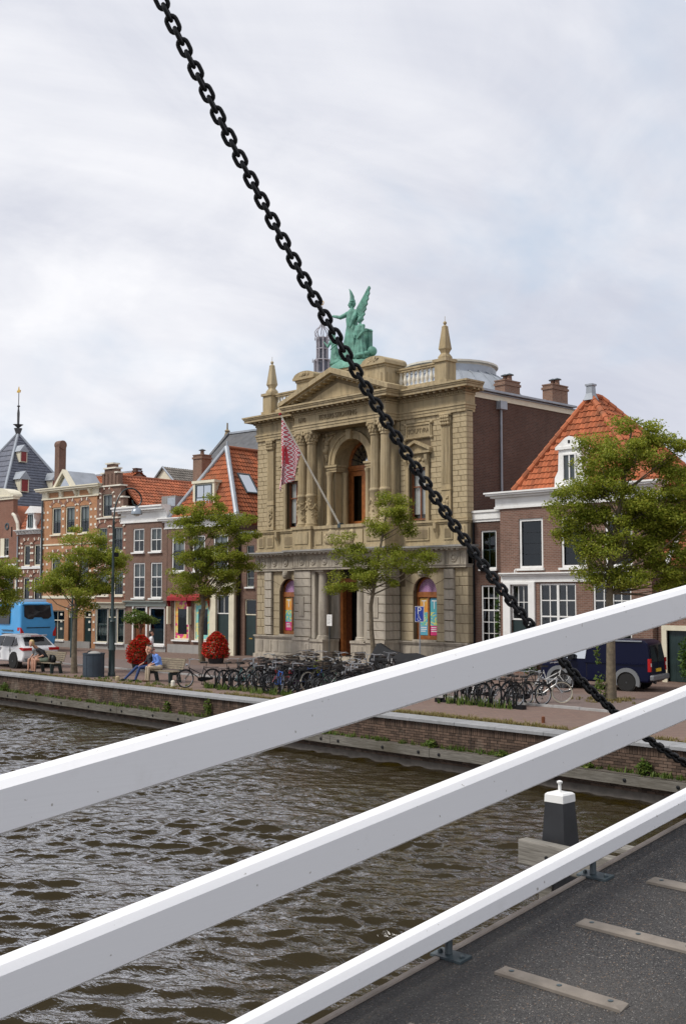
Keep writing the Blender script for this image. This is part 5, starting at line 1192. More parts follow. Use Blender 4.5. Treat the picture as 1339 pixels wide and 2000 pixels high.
b.box(.95, 2.4, 2.09, 3.2, 8.87, 9.66); b.build('roof_store', 'plaster_grey', h); MB().box(2.5, 3.85, 2.0, 2.6, 8.87, 9.5).build('roof_planter', 'wood_dark', h); MB().box(3.2, 3.9, .6, 2.0, 8.87, 9.4).build('roof_flashing', 'roof_lead', h)
# -- big hipped house with the gift shop
x0 = -7.76; h = wroot('hipped_roof_house', 'house with steep orange hipped roof, white dormer and red awnings over shop windows', x0)
ul = [(X(-7.38), X(-6.22), 4.82, 6.95), (X(-5.55), X(-4.45), 4.82, 6.95), (X(-3.74), X(-2.5), 4.82, 6.95)]
gl = [(X(-7.14), X(-5.78), .78, 3.3), (X(-5.34), X(-3.98), .78, 3.3), (X(-3.38), X(-2.28), .05, 3.45)]
wall(h, 'wall', 'brick_brown', 0, 5.82, -.1, 7.5, -.01, 8, ul + gl, .14)
for q in ul: window(h, *q, .04, 2, [1, 1], fm=WP, fw=.1, trans=.62, sash='gunmetal', curtain=(.6, 1, 'curtain'))
for i, q in enumerate(gl[:2]):
    w = window(h, *q, .03, 1, 1, fm=CP, fw=.09, gm='glass_dark'); pm = ('shop_print_warm', 'shop_print_cool')[i]; e = .09
    f = MB(); f.box(q[0] + e, q[0] + e + .22, .062, .068, q[2] + e, q[3] - e); f.box(q[1] - e - .16, q[1] - e, .062, .068, q[2] + e, q[3] - e); f.box(q[0] + e + .22, q[1] - e - .16, .062, .068, q[3] - e - .6, q[3] - e); f.box(q[0] + e + .22, q[1] - e - .16, .062, .068, q[2] + e, q[2] + e + .24); f.build('printed_border', pm, w)
    a = MB(); n = 6; a.add([(q[0] - .28, -.02, 3.5), (q[1] + .1, -.02, 3.5), (q[1] + .1, -.34, 3.3), (q[0] - .28, -.34, 3.3), (q[0] - .28, -.34, 3.1), (q[1] + .1, -.34, 3.1)], [(0, 1, 2, 3), (3, 2, 5, 4)])
    a.add([(q[0] - .28, -.02, 3.5), (q[0] - .28, -.34, 3.3), (q[0] - .28, -.34, 3.1), (q[0] - .28, -.02, 2.2)], [(0, 1, 2, 3)]); a.add([(q[1] + .1, -.02, 3.5), (q[1] + .1, -.34, 3.3), (q[1] + .1, -.34, 3.1), (q[1] + .1, -.02, 2.2)], [(0, 1, 2, 3)])
    aw = a.build('awning', 'red_awning', h); MB().box(q[0] - .33, q[0] - .2, -.3, -.02, 1.7, 2.75).build('awning_arm_box', CP, aw)
# doorcase
d = MB(); a, c = X(-3.85), X(-1.86)
d.box(a, gl[2][0] - .0, -.14, .02, 0, 3.62); d.box(gl[2][1], c, -.14, .02, 0, 3.62); d.box(a - .08, c + .08, -.2, .02, 3.62, 3.85); d.box(a - .02, c + .02, -.12, .02, 3.85, 4.35); d.box(a - .1, c + .1, -.26, .02, 4.35, 4.5); d.build('doorcase', CP, h)
window(h, gl[2][0], gl[2][1], 2.35, 3.45, .02, 2, 1, fm=WP, sill=None, gm='glass_dark'); dr = MB().box(gl[2][0] + .03, gl[2][1] - .03, .05, .1, .05, 2.35).build('door', 'dark_green_paint', h)
MB().box(gl[2][0] + .4, gl[2][0] + .65, .03, .06, 1.02, 1.08).build('letter_slot', 'gold', dr)
MB().box(.1, 3.75, -.05, -.005, -.05, .5).build('plinth', 'plaster_grey', h)
cornice(h, -.25, 5.9, 7.42, 8.08, WP, .4, 0, ends=(1, 1))
rf = MB(); L1 = math.hypot(2.0, 4.25); tile_roof(h, (.0, .1, 8.05), (1, 0, 0), (0, 2.0, 4.25), [(0, 0), (5.82, 0), (2.91, L1)], 'tile_orange', .24, .32)
L2 = math.hypot(2.91, 4.25); tile_roof(h, (5.82, .1, 8.05), (0, 1, 0), (-2.91, 0, 4.25), [(0, 0), (9, 0), (9, L2), (2.0, L2)], 'tile_orange', .24, .32)
MB().add([(0, .1, 8.0), (0, 9.1, 8.0), (2.91, 9.1, 12.28), (2.91, 2.1, 12.28)], [(0, 1, 2, 3)]).build('roof_plane', 'tile_orange', h)
for a, c, r_ in (((0, .08, 8.1), (2.91, 2.06, 12.38), .13), ((5.84, .08, 8.1), (2.91, 2.06, 12.38), .15)): MB().path([a, c], r_, 8).build('hip_flashing', 'roof_lead', h)
MB().path([(2.91, 2.06, 12.38), (2.91, 9, 12.38)], .12, 8).build('ridge_cap', 'tile_orange', h); MB().tube((2.91, 2.1, 12.35), (2.91, 2.1, 12.75), .09, .05, 8).build('finial', 'roof_lead', h)
d = MB(); a, c = X(-6.0), X(-4.3); d.box(a, c, .55, 2.2, 8.9, 10.1); d.box(a - .14, c + .14, .42, 2.6, 10.1, 10.26); d.box(a - .08, a + .1, .48, .6, 8.6, 10.1); d.box(c - .1, c + .08, .48, .6, 8.6, 10.1); d.build('dormer', CP, h); window(h, a + .14, c - .14, 8.7, 10.0, .46, 2, [1, 1], fm='gunmetal', trans=.4, gm='glass_sky', back=None, sill=None)
sk = MB(); U2 = Vector((0, 1, 0)); V2 = Vector((-2.91, 0, 4.25)).normalized(); N2 = Vector((4.25, 0, 2.91)).normalized(); O2 = Vector((X(-2.86), 1.75, 9.4)) + N2 * .1
def onr(u, v, w_): return O2 + U2 * u + V2 * v + N2 * w_
for u0, u1, v0, v1 in ((0, .06, 0, 1.5), (.96, 1.02, 0, 1.5), (0.06, .96, 0, .08), (.06, .96, 1.42, 1.5)): sk.add([onr(u, v, w_) for w_ in (-.05, .05) for u, v in ((u0, v0), (u1, v0), (u1, v1), (u0, v1))], [(0, 3, 2, 1), (4, 5, 6, 7), (0, 1, 5, 4), (1, 2, 6, 5), (2, 3, 7, 6), (3, 0, 4, 7)])
sk = sk.build('skylight', 'gunmetal', h); MB().add([onr(u, v, .02) for u, v in ((.06, .08), (.96, .08), (.96, 1.42), (.06, 1.42))], [(0, 1, 2, 3)]).build('pane', 'glass_sky', sk)
chimney(h, X(-7.5), 2.5, 9, 12.1, .8, .8, pots=1)
# -- narrow infill with a dark door
x0 = -1.9; h = wroot('infill_house', 'narrow low brick infill with dark green door beside the museum', x0)
hl = [(X(-1.3), X(-.7), 5.75, 6.25), (X(-1.42), X(-.52), .02, 3.2), (X(-1.3), X(-.7), 3.9, 4.9)]
wall(h, 'wall', 'brick_brown', 0, 1.8, -.1, 6.9, .3, 6, hl, .12); window(h, *hl[0], .36, 1, 1, fm='green_grey_paint', fw=.05); window(h, *hl[2], .36, 1, 2, fm='green_grey_paint', fw=.05)
window(h, hl[1][0], hl[1][1], 2.3, 3.2, .36, 1, 1, fm=CP, sill=None, gm='glass_dark'); dr = MB().box(hl[1][0] + .05, hl[1][1] - .05, .38, .44, .02, 2.3).build('door', 'dark_green_paint', h); MB().box(hl[1][0] + .3, hl[1][0] + .55, .36, .385, .95, 1.02).build('letter_slot', 'gold', dr)
MB().box(0, 1.8, .18, .7, 6.9, 7.05).build('parapet', 'roof_lead', h); MB().tube((.1, .2, 0), (.1, .2, 7.4), .06, n=8).build('downpipe', 'black_paint', h)

# ------------------------------------------------------------------ houses east of the museum
h = thing('annex', 'low brick annex with white cornice joining the museum to the right-hand house', 'house', (MX + 15.1, MY + .42, 0))
hl = [(.52, 1.42, 4.65, 6.42), (.5, 1.58, .6, 3.9)]
wall(h, 'wall', 'brick_dark', 0, 1.95, -.1, 6.9, 0, 5, hl, .14); window(h, *hl[0], .05, 2, 2, fm=WP, gm='glass_dark', fw=.07, sash='dark_green_paint'); window(h, *hl[1], .05, 3, [4, 2], fm=WP, trans=.66, fw=.07, gm='glass_dark')
b = MB(); b.steps(-.05, 1.75, 0, .3, [(6.83, 6.95, .05), (6.95, 7.26, .1), (7.26, 7.36, .16)], ends=(0, 0)); b.build('cornice', WP, h); MB().box(0, 1.95, .0, 5, 6.91, 7.2).build('roof', 'roof_lead', h)
MB().tube((.12, -.06, 0), (.12, -.06, 6.8), .05, n=8).build('downpipe', 'black_paint', h)
x0 = 17.1; h = thing('tiled_roof_house', 'brick house with orange tiled roof and white dormer behind the big tree', 'house', (MX + x0, MY - .02, 0)); X = lambda x: x - x0
RX = 24.75
ul = [(X(18.15), X(19.45), 4.62, 6.82), (X(20.4), X(21.68), 4.62, 6.82), (X(22.6), X(23.9), 4.62, 6.82)]
gl = [(X(17.68), X(18.68), .1, 3.92), (X(19.22), X(21.12), 1.2, 3.96), (X(21.97), X(23.8), 1.2, 3.96)]
wall(h, 'wall', 'brick_house', 0, X(RX), -.1, 7.4, 0, 9, ul + gl, .14)
for q in ul: window(h, *q, .05, 1, 4, fm=WP, fw=.11, bar=.015, gm='glass_dark', sash='black_paint')
for q in gl[1:]: MB().box((q[0] + q[1]) / 2 - .06, (q[0] + q[1]) / 2 + .06, .04, .13, q[2] + .08, q[3] - .08).build('mullion', WP, h); window(h, *q, .05, 4, [2, 2], fm=WP, fw=.08, bar=.045, trans=.48, gm='glass')
window(h, gl[0][0], gl[0][1], 2.35, 3.92, .05, 3, 2, fm=WP, fw=.07, gm='glass_dark', sill=None); MB().box(gl[0][0] + .03, gl[0][1] - .03, .08, .14, .1, 2.35).build('door', 'dark_green_paint', h)
d = MB(); d.box(X(17.28), gl[0][0], -.1, .02, 0, 4.02); d.box(gl[0][1], X(19.02), -.1, .02, 0, 4.02); d.box(gl[0][0], gl[0][1], -.1, .02, 3.92, 4.02); d.build('doorcase', WP, h)
b = MB(); b.steps(X(17.15), X(24.1), 0, .1, [(4.02, 4.1, .06), (4.1, 4.3, .04), (4.3, 4.38, .14), (4.38, 4.44, .24)], ends=(0, 0)); b.build('shop_cornice', WP, h)
b = MB(); b.steps(-.2, X(RX) + .2, 0, .4, [(7.32, 7.42, .08), (7.42, 7.82, .04), (7.82, 7.92, .2), (7.92, 8.0, .36), (8.0, 8.07, .42)], ends=(1, 1)); b.build('cornice', WP, h)
AX, AY, AZ_ = X(20.95), 1.6, 12.15; e0 = X(17.75); e1 = X(24.5); Lf = math.hypot(1.5, 4.1)
tile_roof(h, (e0, .15, 8.05), (1, 0, 0), (0, 1.45, 4.1), [(0, 0), (e1 - e0, 0), (AX - e0, Lf)], 'tile_orange', .23, .28, singles=295, key=lambda c: (c[0] > 4.2, c[1]))
Ls = math.hypot(e1 - AX, 4.1); tile_roof(h, (e1, .15, 8.05), (0, 1, 0), (AX - e1, 0, 4.1), [(0, 0), (5.3, 0), (2.25, Ls), (1.45, Ls)], 'tile_orange', .24, .33)
MB().add([(e0, .15, 8.0), (e0, 5.45, 8.0), (AX, 2.4, 12.1), (AX, 1.6, 12.1), (e1, 5.45, 8.0)], [(0, 1, 2, 3), (1, 4, 2)]).build('roof_plane', 'tile_orange', h)
def caps(p0, p1, n, mat='tile_orange', r_=.13):
    p0 = Vector(p0); p1 = Vector(p1)
    for i in range(n):
        a = p0 + (p1 - p0) * (i / n); c = p0 + (p1 - p0) * ((i + 1.12) / n); MB().tube(a, c, r_ * 1.12, r_ * .9, 8).build('ridge_tile', mat, h, True)
caps((e0, .13, 8.12), (AX, AY, 12.22), 14); caps((e1, .13, 8.12), (AX, AY, 12.22), 14); caps((AX, AY, 12.22), (AX, 2.4, 12.22), 3); caps((e1, 5.45, 8.12), (AX, 2.4, 12.22), 16)
MB().lathe([(.34, 12.0), (.22, 12.3), (.2, 12.62), (.26, 12.64), (.26, 12.72)], (AX, AY, 0), 4, rot0=.78).build('chimney_stub', 'roof_lead', h)
dx = X(20.95); d = MB()
d.prism([(dx - .82, 8.1), (dx + .82, 8.1), (dx + .80, 8.5), (dx + .62, 8.8), (dx + .58, 9.7), (dx - .58, 9.7), (dx - .62, 8.8), (dx - .80, 8.5)], -.05, .12); d.box(dx - .7, dx + .7, -.14, .15, 9.7, 9.82)
d.prism([(dx - .72, 9.82), (dx + .72, 9.82), (dx + .5, 9.98), (dx + .2, 10.2), (dx, 10.26), (dx - .2, 10.2), (dx - .5, 9.98)], -.1, .15); d.box(dx - .56, dx + .56, .12, 1.1, 8.1, 9.68); d.prism([(dx - .7, 9.68), (dx + .7, 9.68), (dx, 10.2)], .15, 1.3); d.build('dormer', WP, h)
window(h, dx - .34, dx + .34, 8.3, 9.5, -.13, 2, 1, fm=WP, fw=.06, bar=.06, gm='glass_sky', back='curtain_grey', sill=None) if False else window(h, dx - .34, dx + .34, 8.3, 9.5, -.13, 2, 1, fm=WP, fw=.06, bar=.06, gm='glass_dark', back=None, sill=None)
MB().box(dx - .05, dx + .05, -.12, -.09, 9.95, 10.08).build('dormer_vent', 'black_paint', h)
for i, xx in enumerate((X(18.0), )): MB().torus((xx, -.06, 4.5), .09, .03, 'x', 10, 5).build('wall_lamp', WP, h)
# garage wing in line with the house
h = thing('garage_house', 'brick garage with cream framed dark green doors behind the van', 'garage', (MX + 24.78, MY + .3, 0))
wall(h, 'wall', 'brick_house', 0, 12, -.1, 4.6, 0, 6, [(.42, 3.6, .02, 2.05)], .2); f = MB(); f.box(.2, .42, -.06, .2, 0, 2.25); f.box(.42, 3.6, -.06, .2, 2.05, 2.25); f.box(3.6, 3.82, -.06, .2, 0, 2.25); f.build('door_frame', CP, h)
for i in range(10): MB().box(.43 + i * .317, .43 + i * .317 + .31, .1, .14, .02, 2.05).build('door_board', 'dark_green_paint', h)
tile_roof(h, (0, -.2, 4.6), (1, 0, 0), (0, 3.4, 4.0), [(0, 0), (12, 0), (12, 5.2), (0, 5.2)], 'tile_red', .24, .32); MB().path([(.6, -.3, 4.65), (.6, 3.1, 8.7)], .1, 6).build('verge', WP, h)
MB().prism([(-.2, 4.55), (3.4, 8.55), (7, 4.55)], 0, 12, 'x').build('roof_core', 'tile_red', h)

# ------------------------------------------------------------------ background roofs and towers
def wp_(x, y, z=0): return (MX + math.cos(WA) * x - math.sin(WA) * y, MY + math.sin(WA) * x + math.cos(WA) * y, z)
h = thing('pale_gable_house', 'rear house with pale plaster gable and grey tiled roof', 'house', wp_(-24.6, 14), WA)
MB().box(-1.7, 1.7, 0, 9, 0, 12.0).prism([(-1.7, 12.0), (1.7, 12.0), (0, 13.55)], 0, .2).build('wall', CP, h)
tile_roof(h, (1.9, -.1, 11.9), (0, 1, 0), (-1.9, 0, 1.75), [(0, 0), (9, 0), (9, 2.55), (0, 2.55)], 'tile_grey', .24, .32); tile_roof(h, (-1.9, -.1, 11.9), (0, 1, 0), (1.9, 0, 1.75), [(0, 0), (9, 0), (9, 2.55), (0, 2.55)], 'tile_grey', .24, .32)
tile_roof(h, (1.0, 3.4, 11.9), (1, 0, 0), (0, 1.9, 1.4), [(0, 0), (6, 0), (6, 2.1), (0, 2.1)], 'tile_grey', .24, .32); MB().box(1.7, 7, 3.6, 9, 0, 11.9).build('wing', 'brick_brown', h); MB().box(.9, 7.1, 5.2, 5.4, 13.2, 13.34).build('ridge_cap', 'roof_lead', h); MB().path([(-1.95, -.12, 11.9), (0, -.12, 13.65), (1.95, -.12, 11.9)], .09, 6).build('verge', 'roof_lead', h)
h = thing('rear_roof_house', 'long rear house with orange tiled roof behind the orange brick house', 'house', wp_(-20.0, 2.6), WA)
MB().box(-3.4, 3.3, .4, 6, 0, 10.5).build('wall', 'brick_brown', h); tile_roof(h, (-3.5, 0, 10.55), (1, 0, 0), (0, 2.4, 1.42), [(0, 0), (6.9, 0), (6.9, 2.79), (0, 2.79)], 'tile_orange', .24, .3); tile_roof(h, (3.4, 4.8, 10.55), (-1, 0, 0), (0, -2.4, 1.42), [(0, 0), (6.9, 0), (6.9, 2.79), (0, 2.79)], 'tile_orange', .24, .3); MB().box(-3.5, 3.4, 2.28, 2.52, 11.95, 12.08).build('ridge_cap', 'roof_lead', h); chimney(h, 3.15, 2.4, 11.2, 12.15, .35, .5, 'brick_dark', 0); MB().prism([(.2, 10.5), (2.4, 11.9), (4.6, 10.5)], 3.2, 3.38, 'x').build('gable', 'brick_brown', h)
# weigh house with pyramid roof
h = thing('weigh_house', 'slate pyramid roof of the old weigh house with red shuttered dormers and spire', 'building', wp_(-70.2, 30.6), WA)
MB().box(-5.4, 5.4, -5.4, 5.4, 0, 13.0).build('wall', 'brick_brown', h); MB().box(-5.6, 5.6, -5.6, 5.6, 12.9, 13.35).build('eaves', WP, h)
hw = 5.7; ap = 22.4; ez = 13.35
MB().add([(-hw, -hw, ez), (hw, -hw, ez), (hw, hw, ez), (-hw, hw, ez), (0, 0, ap)], [(0, 1, 4), (1, 2, 4), (2, 3, 4), (3, 0, 4)]).build('roof', 'slate', h)
for sx, sy in ((-1, -1), (1, -1), (1, 1)): MB().path([(sx * hw, sy * hw, ez + .05), (0, 0, ap + .05)], .16, 6).build('hip_flashing', 'roof_lead', h)
for k in range(26):       # slate courses
    t = (k + .5) / 27; q = hw * (1 - t) + .03; z = ez + (ap - ez) * t
    MB().box(-q, q, -q - .035, -q + .02, z - .03, z + .02).build('slate_course', 'slate', h) if k % 2 == 0 else None; MB().box(q - .02, q + .035, -q, q, z - .03, z + .02).build('slate_course', 'slate', h)
MB().lathe([(.2, ap - .3), (.36, ap + .2), (.5, ap + .6), (.12, ap + .65), (.45, ap + .95), (.62, ap + 1.05), (.14, ap + 1.1), (.16, ap + 2.4), (.08, ap + 3.1), (.2, ap + 3.25), (.05, ap + 3.4), (.05, ap + 5.0)], (0, 0, 0), 10).build('spire', 'slate_old', h)
v = MB(); v.prism([(-.35, ap + 4.9), (.3, ap + 4.85), (.36, ap + 5.15), (.1, ap + 5.2), (.0, ap + 5.6), (-.15, ap + 5.2), (-.35, ap + 5.1)], -.04, .04); v.build('weather_vane', 'gold', h)
for (yy, zz, s_) in ((-2.3, 15.0, 1.0), (2.0, 15.2, 1.0), (-.9, 18.7, .85), (-5.0, 13.9, .5)):
    xx = hw * (1 - (zz - ez) / (ap - ez)); d = MB(); d.box(xx - 1.2 * s_, xx + .35 * s_, yy - .55 * s_, yy + .55 * s_, zz, zz + 1.5 * s_); d.build('dormer', CP, h)
    MB().prism([(yy - .75 * s_, zz + 1.45 * s_), (yy + .75 * s_, zz + 1.45 * s_), (yy, zz + 2.4 * s_)], xx - 2.2 * s_, xx + .5 * s_, 'x').build('dormer_roof', 'roof_lead', h); MB().box(xx + .35 * s_, xx + .40 * s_, yy - .4 * s_, yy + .4 * s_, zz + .1, zz + 1.4 * s_).build('shutter', 'red_shutter', h)
for (xx, zz) in ((-2.0, 18.5), (1.5, 15.0)): q = hw * (1 - (zz - ez) / (ap - ez)); MB().box(xx - .5, xx + .5, -q - .3, -q + 1, zz, zz + 1.3).build('dormer', 'roof_lead', h)
# church roof with pinnacle, far tower
h = thing('church', 'dark slate church roof with stone pinnacle behind the orange roof', 'church', wp_(-40, 33), WA)
MB().prism([(-5, 0), (9, 0), (9, 14), (-5, 14)], 0, 14).build('wall', 'brick_brown', h); MB().prism([(-.5, 13.9), (14.5, 13.9), (7, 20.95)], -4.0, 9, 'x').build('roof', 'slate_old', h); MB().box(-4, 9, 6.8, 7.2, 20.9, 21.1).build('ridge_cap', 'roof_lead', h)
MB().prism([(-.6, 13.5), (14.6, 13.5), (7, 21.2)], -4.5, -4.1, 'x').build('gable', 'slate_old', h); MB().lathe([(.6, 18.0), (.55, 19.6), (.7, 19.7), (.22, 21.2), (.34, 21.3), (.1, 21.5), (.08, 22.2)], (-4.5, 7.0, 0), 6).build('pinnacle', 'sandstone_dark', h)
h = thing('church_tower', 'distant grey church spire with open crown just left of the statue', 'church', (MX - 136.5, MY + 130, 0))
MB().box(-2.6, 2.6, -2.6, 2.6, 0, 50).build('shaft', 'brick_brown', h); mplain('spire_lead', (.34, .33, .36), .8, .2, 1.2)
for k, (z0, z1, r0) in enumerate(((50, 56.2, 1.75), (56.2, 61.3, 1.2))):
    for i in range(8):
        a = i * math.pi / 4 + .2; MB().tube((r0 * math.cos(a), r0 * math.sin(a), z0), (r0 * math.cos(a), r0 * math.sin(a), z1), .2, n=6).build('tower_post', 'spire_lead', h)
        MB().lathe([(.16, z1), (.13, z1 + .5), (.02, z1 + 1.0)], ((r0 + .3) * math.cos(a), (r0 + .5) * math.sin(a), -.6), 5).build('pinnacle', 'spire_lead', h)
    for zz in (z0, (z0 + z1) / 2, z1): MB().torus((0, 0, zz), r0, .16, 'z', 16, 6).build('tower_ring', 'spire_lead', h)
    MB().lathe([(r0 * .75, z0), (r0 * .72, z1)], n=8).build('tower_core', 'slate', h)
for i in range(8):
    a = i * math.pi / 4 + .2; MB().path([(r * math.cos(a), r * math.sin(a), z) for r, z in ((1.2, 61.3), (1.65, 61.9), (1.75, 62.6), (1.3, 63.3), (.6, 63.9), (.28, 64.6), (.15, 65.4))], .11, 5).build('crown_rib', 'spire_lead', h)
MB().lathe([(.2, 65.0), (.15, 65.8), (.4, 66.0), (.15, 66.2), (.06, 66.6), (.05, 69.5)], n=8).build('crown_finial', 'spire_lead', h); MB().torus((0, 0, 69.4), .45, .1, 'y', 10, 5).build('weather_vane', 'gold', h)
# ------------------------------------------------------------------ trees and planting
RT = np.array([.6896, .7242, 0]); VH = np.array([-.7242, .6896, 0])
def tree(label, base, tr, ppm, bpx, lobes, leaf=.047, seed=1, dens=1.35, lean=0.0, mat='leaf_lime', name='street_tree', deep=.55, thick=1.0):
    """base world (x,y); lobes in photo-scale units turned to metres about the trunk: (px, py, rx, rz)"""
    r = np.random.RandomState(seed); t = thing(name, label, 'tree', (base[0], base[1], 0), 0, 'trees along the quay')
    L = [((a - bpx) / ppm, 3.5 + (1160 - b) / ppm, c / ppm, d / ppm) for a, b, c, d in lobes]
    ztop = max(l[1] + l[3] * .5 for l in L); zbot = min(l[1] - l[3] for l in L); top = max(L, key=lambda l: l[1])
    n = 9; tp = []; wob = r.normal(0, .035, (n, 2))
    for i in range(n):
        f = i / (n - 1); z = -.1 + (ztop + .1) * f; lat = top[0] * max(0, (f - .35) / .65) ** 1.3
        tp.append(RT * (lat + wob[i, 0] * (i > 0)) + VH * wob[i, 1] * (i > 0) + np.array([0, 0, z]))
    rad = [tr * (1.25 if i == 0 else 1.0) * (1 - .82 * (i / (n - 1)) ** 1.2) for i in range(n)]
    tk = MB(); tk.path(tp, rad, 10); P = []; axis = np.array(tp)
    for (lx, lz, rx, rz) in L:
        k = max(4, int(dens * 15 * rx * rz / .8)); dr = min(rx * 1.05, 1.9) * deep / .55
        for q in range(k):
            v = r.normal(0, 1, 3); v /= np.linalg.norm(v); v *= r.rand() ** .30
            dd = r.normal(0, .35) * 1.0
            c = RT * (lx + v[0] * rx) + VH * (v[1] * dr + dd * 0.6) + np.array([0, 0, lz + v[2] * rz])
            za = c[2] - .85 * np.hypot(*(c[:2] - axis[-1][:2])) - .15; za = min(max(za, zbot + .1), ztop * .97)
            a = np.array([np.interp(za, axis[:, 2], axis[:, i]) for i in range(3)]); m = (a + c) / 2 + np.array([0, 0, -.08]) + r.normal(0, .08, 3)
            if q % 6 == 0:
                br = .008 + .013 * np.linalg.norm(c - a); tk.path([a, m, c], [min(br, tr * .4), br * .65, .008], 5)
            s = r.uniform(.28, .50); nn = int(r.uniform(190, 290) * thick)
            w = r.normal(0, 1, (nn, 3)); w /= np.linalg.norm(w, axis=1)[:, None]; w *= r.rand(nn, 1) ** .5
            P.append(c + w * np.array([s * 1.15, s * 1.15, s * .62]))
    tk.build('trunk', 'bark', t, True)
    leafmesh('crown', np.concatenate(P), leaf, mat, t, r, up=.5); return t
tree('small street tree with yellow green crown beside the round bin', (-44.54, 26.02), .135, 44.3, 145, [(158, 1068, 44, 38), (108, 1112, 44, 34), (202, 1100, 46, 36), (92, 1150, 28, 20), (150, 1145, 55, 34), (195, 1138, 38, 24), (228, 1095, 22, 14), (160, 1185, 20, 14)], seed=3)
tree('street tree with yellow green crown in front of the hipped roof house', (-47.33, 35.07), .15, 38.0, 395, [(412, 1008, 38, 40), (368, 1036, 38, 32), (458, 1036, 42, 36), (482, 1098, 26, 15), (378, 1105, 48, 32), (432, 1098, 48, 38), (366, 1140, 36, 22), (402, 1160, 32, 16), (445, 1142, 26, 22), (350, 1000, 14, 12)], seed=8, leaf=.05)
tree('slender young street tree standing before the museum entrance', (-36.66, 36.7), .12, 42.9, 725, [(766, 985, 30, 40), (742, 1022, 28, 26), (792, 1042, 20, 18), (700, 1086, 44, 24), (772, 1088, 50, 26), (832, 1086, 34, 13), (688, 1132, 40, 24), (748, 1122, 46, 26), (658, 1152, 18, 14), (812, 1112, 26, 10), (668, 1058, 22, 17), (790, 1000, 16, 18)], seed=5, dens=1.15)
tree('large leafy street tree on the right in front of the van', (-21.06, 32.22), .165, 59.5, 1192, [(1240, 858, 62, 48), (1294, 872, 52, 52), (1205, 900, 50, 40), (1178, 930, 58, 46), (1128, 985, 52, 46), (1205, 1000, 76, 56), (1285, 990, 62, 62), (1122, 1048, 40, 32), (1212, 1078, 76, 42), (1296, 1078, 50, 48), (1168, 1128, 40, 22), (1238, 1128, 56, 26), (1316, 1138, 34, 26), (1345, 940, 50, 60), (1350, 1060, 50, 50), (1160, 860, 22, 18), (1322, 1115, 30, 36), (1330, 1010, 40, 50), (1262, 1045, 50, 40)], seed=12, leaf=.046, dens=1.5)
tree('street tree cut off by the left edge of the picture', (-50.55, 24.65), .14, 44.0, -42, [(2, 1122, 26, 26), (-30, 1105, 44, 40), (10, 1158, 24, 22), (-18, 1165, 40, 30), (-60, 1130, 40, 36), (6, 1190, 14, 14)], seed=31)
# ivy shoots at the foot of the big tree
tag(leafy('trunk_shoots', [(-21.3, 31.95, .5, .22, .2, .5, 130), (-21.35, 31.9, 1.5, .12, .12, .5, 50)], 'leaf_weed', leaf=.06, seed=6), 'yellow green shoots growing up the foot of the big tree', 'plant')
r = rnd
sp = [(-21.06 + r.gauss(0, .5), 32.2 + r.gauss(0, .4), 0, r.uniform(.5, 1)) for _ in range(70)]
tg = struct(tufts('tree_pit_grass', sp, .12, 12, 'grass_dry', lean=1.2, seed=14), 'stuff'); tag(tg, 'dry grass around the foot of the big tree', 'grass')
for i, (x, y, z, rx, ry, rz, n, lab) in enumerate([(-29.9, 39.6, .9, .5, .4, .9, 900, 'green bush beside the white door of the tiled roof house'), (-32.2, 40.3, 2.4, .13, .15, 1.2, 200, 'climbing plant between annex and tiled roof house'), (-25.7, 39.3, 1.25, .9, .4, 1.15, 1500, 'dark green bush against the brick wall behind the van'), (-22.55, 39.7, 1.0, .3, .35, .9, 500, 'green shrub beside the garage door at the right edge'), (-29.6, 36.8, .5, .7, .4, .5, 700, 'low green bush beside the front of the van')]):
    tag(leafy('shrub', [(x, y, z, rx, ry, rz, n)], 'leaf_deep', leaf=.07, seed=60 + i), lab, 'shrub')
# flower towers, planter tree
mplain('planter_black', (.025, .025, .028), .6, .2)
def flower(x, y, label, seed):
    t = thing('flower_tower', label, 'flowers', (x, y, 0), 0, 'red flower towers on the street'); rr = np.random.RandomState(seed)
    MB().lathe([(.36, 0), (.46, .42), (.48, .45), (.40, .46)], n=16).build('pot', 'planter_black', t, True)
    def shell(n, a, b):
        z = rr.rand(n); th = rr.rand(n) * 6.283; prof = np.interp(z, [0, .15, .5, .8, 1], [.50, .62, .56, .38, .10]) * (1 + .10 * np.sin(th * 3 + z * 7 + seed) + .07 * np.sin(th * 7 - z * 11) + rr.normal(0, .05, n)) * (a + (b - a) * rr.rand(n))
        return np.stack([prof * np.cos(th), prof * np.sin(th), .28 + z * 1.30], -1)
    leafmesh('leaves', shell(1500, .55, 1.04), .05, 'leaf_deep', t, rr, up=.2); leafmesh('blossoms', shell(3000, .84, 1.10), .05, 'leaf_red', t, rr, up=.3)
    return t
flower(-44.95, 29.75, 'cone of red flowers behind the bench with the man in blue', 4); flower(-45.95, 34.9, 'cone of red flowers behind the bicycles right of the tree trunk', 5)
t = thing('planter_tree', 'small clipped green tree above the red flowers', 'tree', (-50.2, 33.2, 0)); MB().path([(0, 0, 0), (.03, 0, .9), (-.05, .02, 1.7), (.1, 0, 2.2)], [.09, .07, .06, .04], 8).path([(-.05, .02, 1.5), (-.4, .1, 2.2)], [.05, .02], 6).path([(0, 0, 1.5), (.5, -.1, 2.2)], [.05, .02], 6).build('trunk', 'wood_dark', t); rr = np.random.RandomState(9)
w = []
for i in range(26):
    a = rr.rand() * 6.28; q = rr.rand() ** .5; w.append((.95 * q * math.cos(a), .75 * q * math.sin(a), 2.3 + rr.normal(0, .14) - .12 * q, .3, .3, .17, 80))
o = leafy('crown', w, 'leaf_weed', t, leaf=.07, seed=10)
MB().box(-.5, .5, -.4, .4, 0, 1.1).build('planter_box', 'wood_dark', t, loc=(.55, -.35, 0))
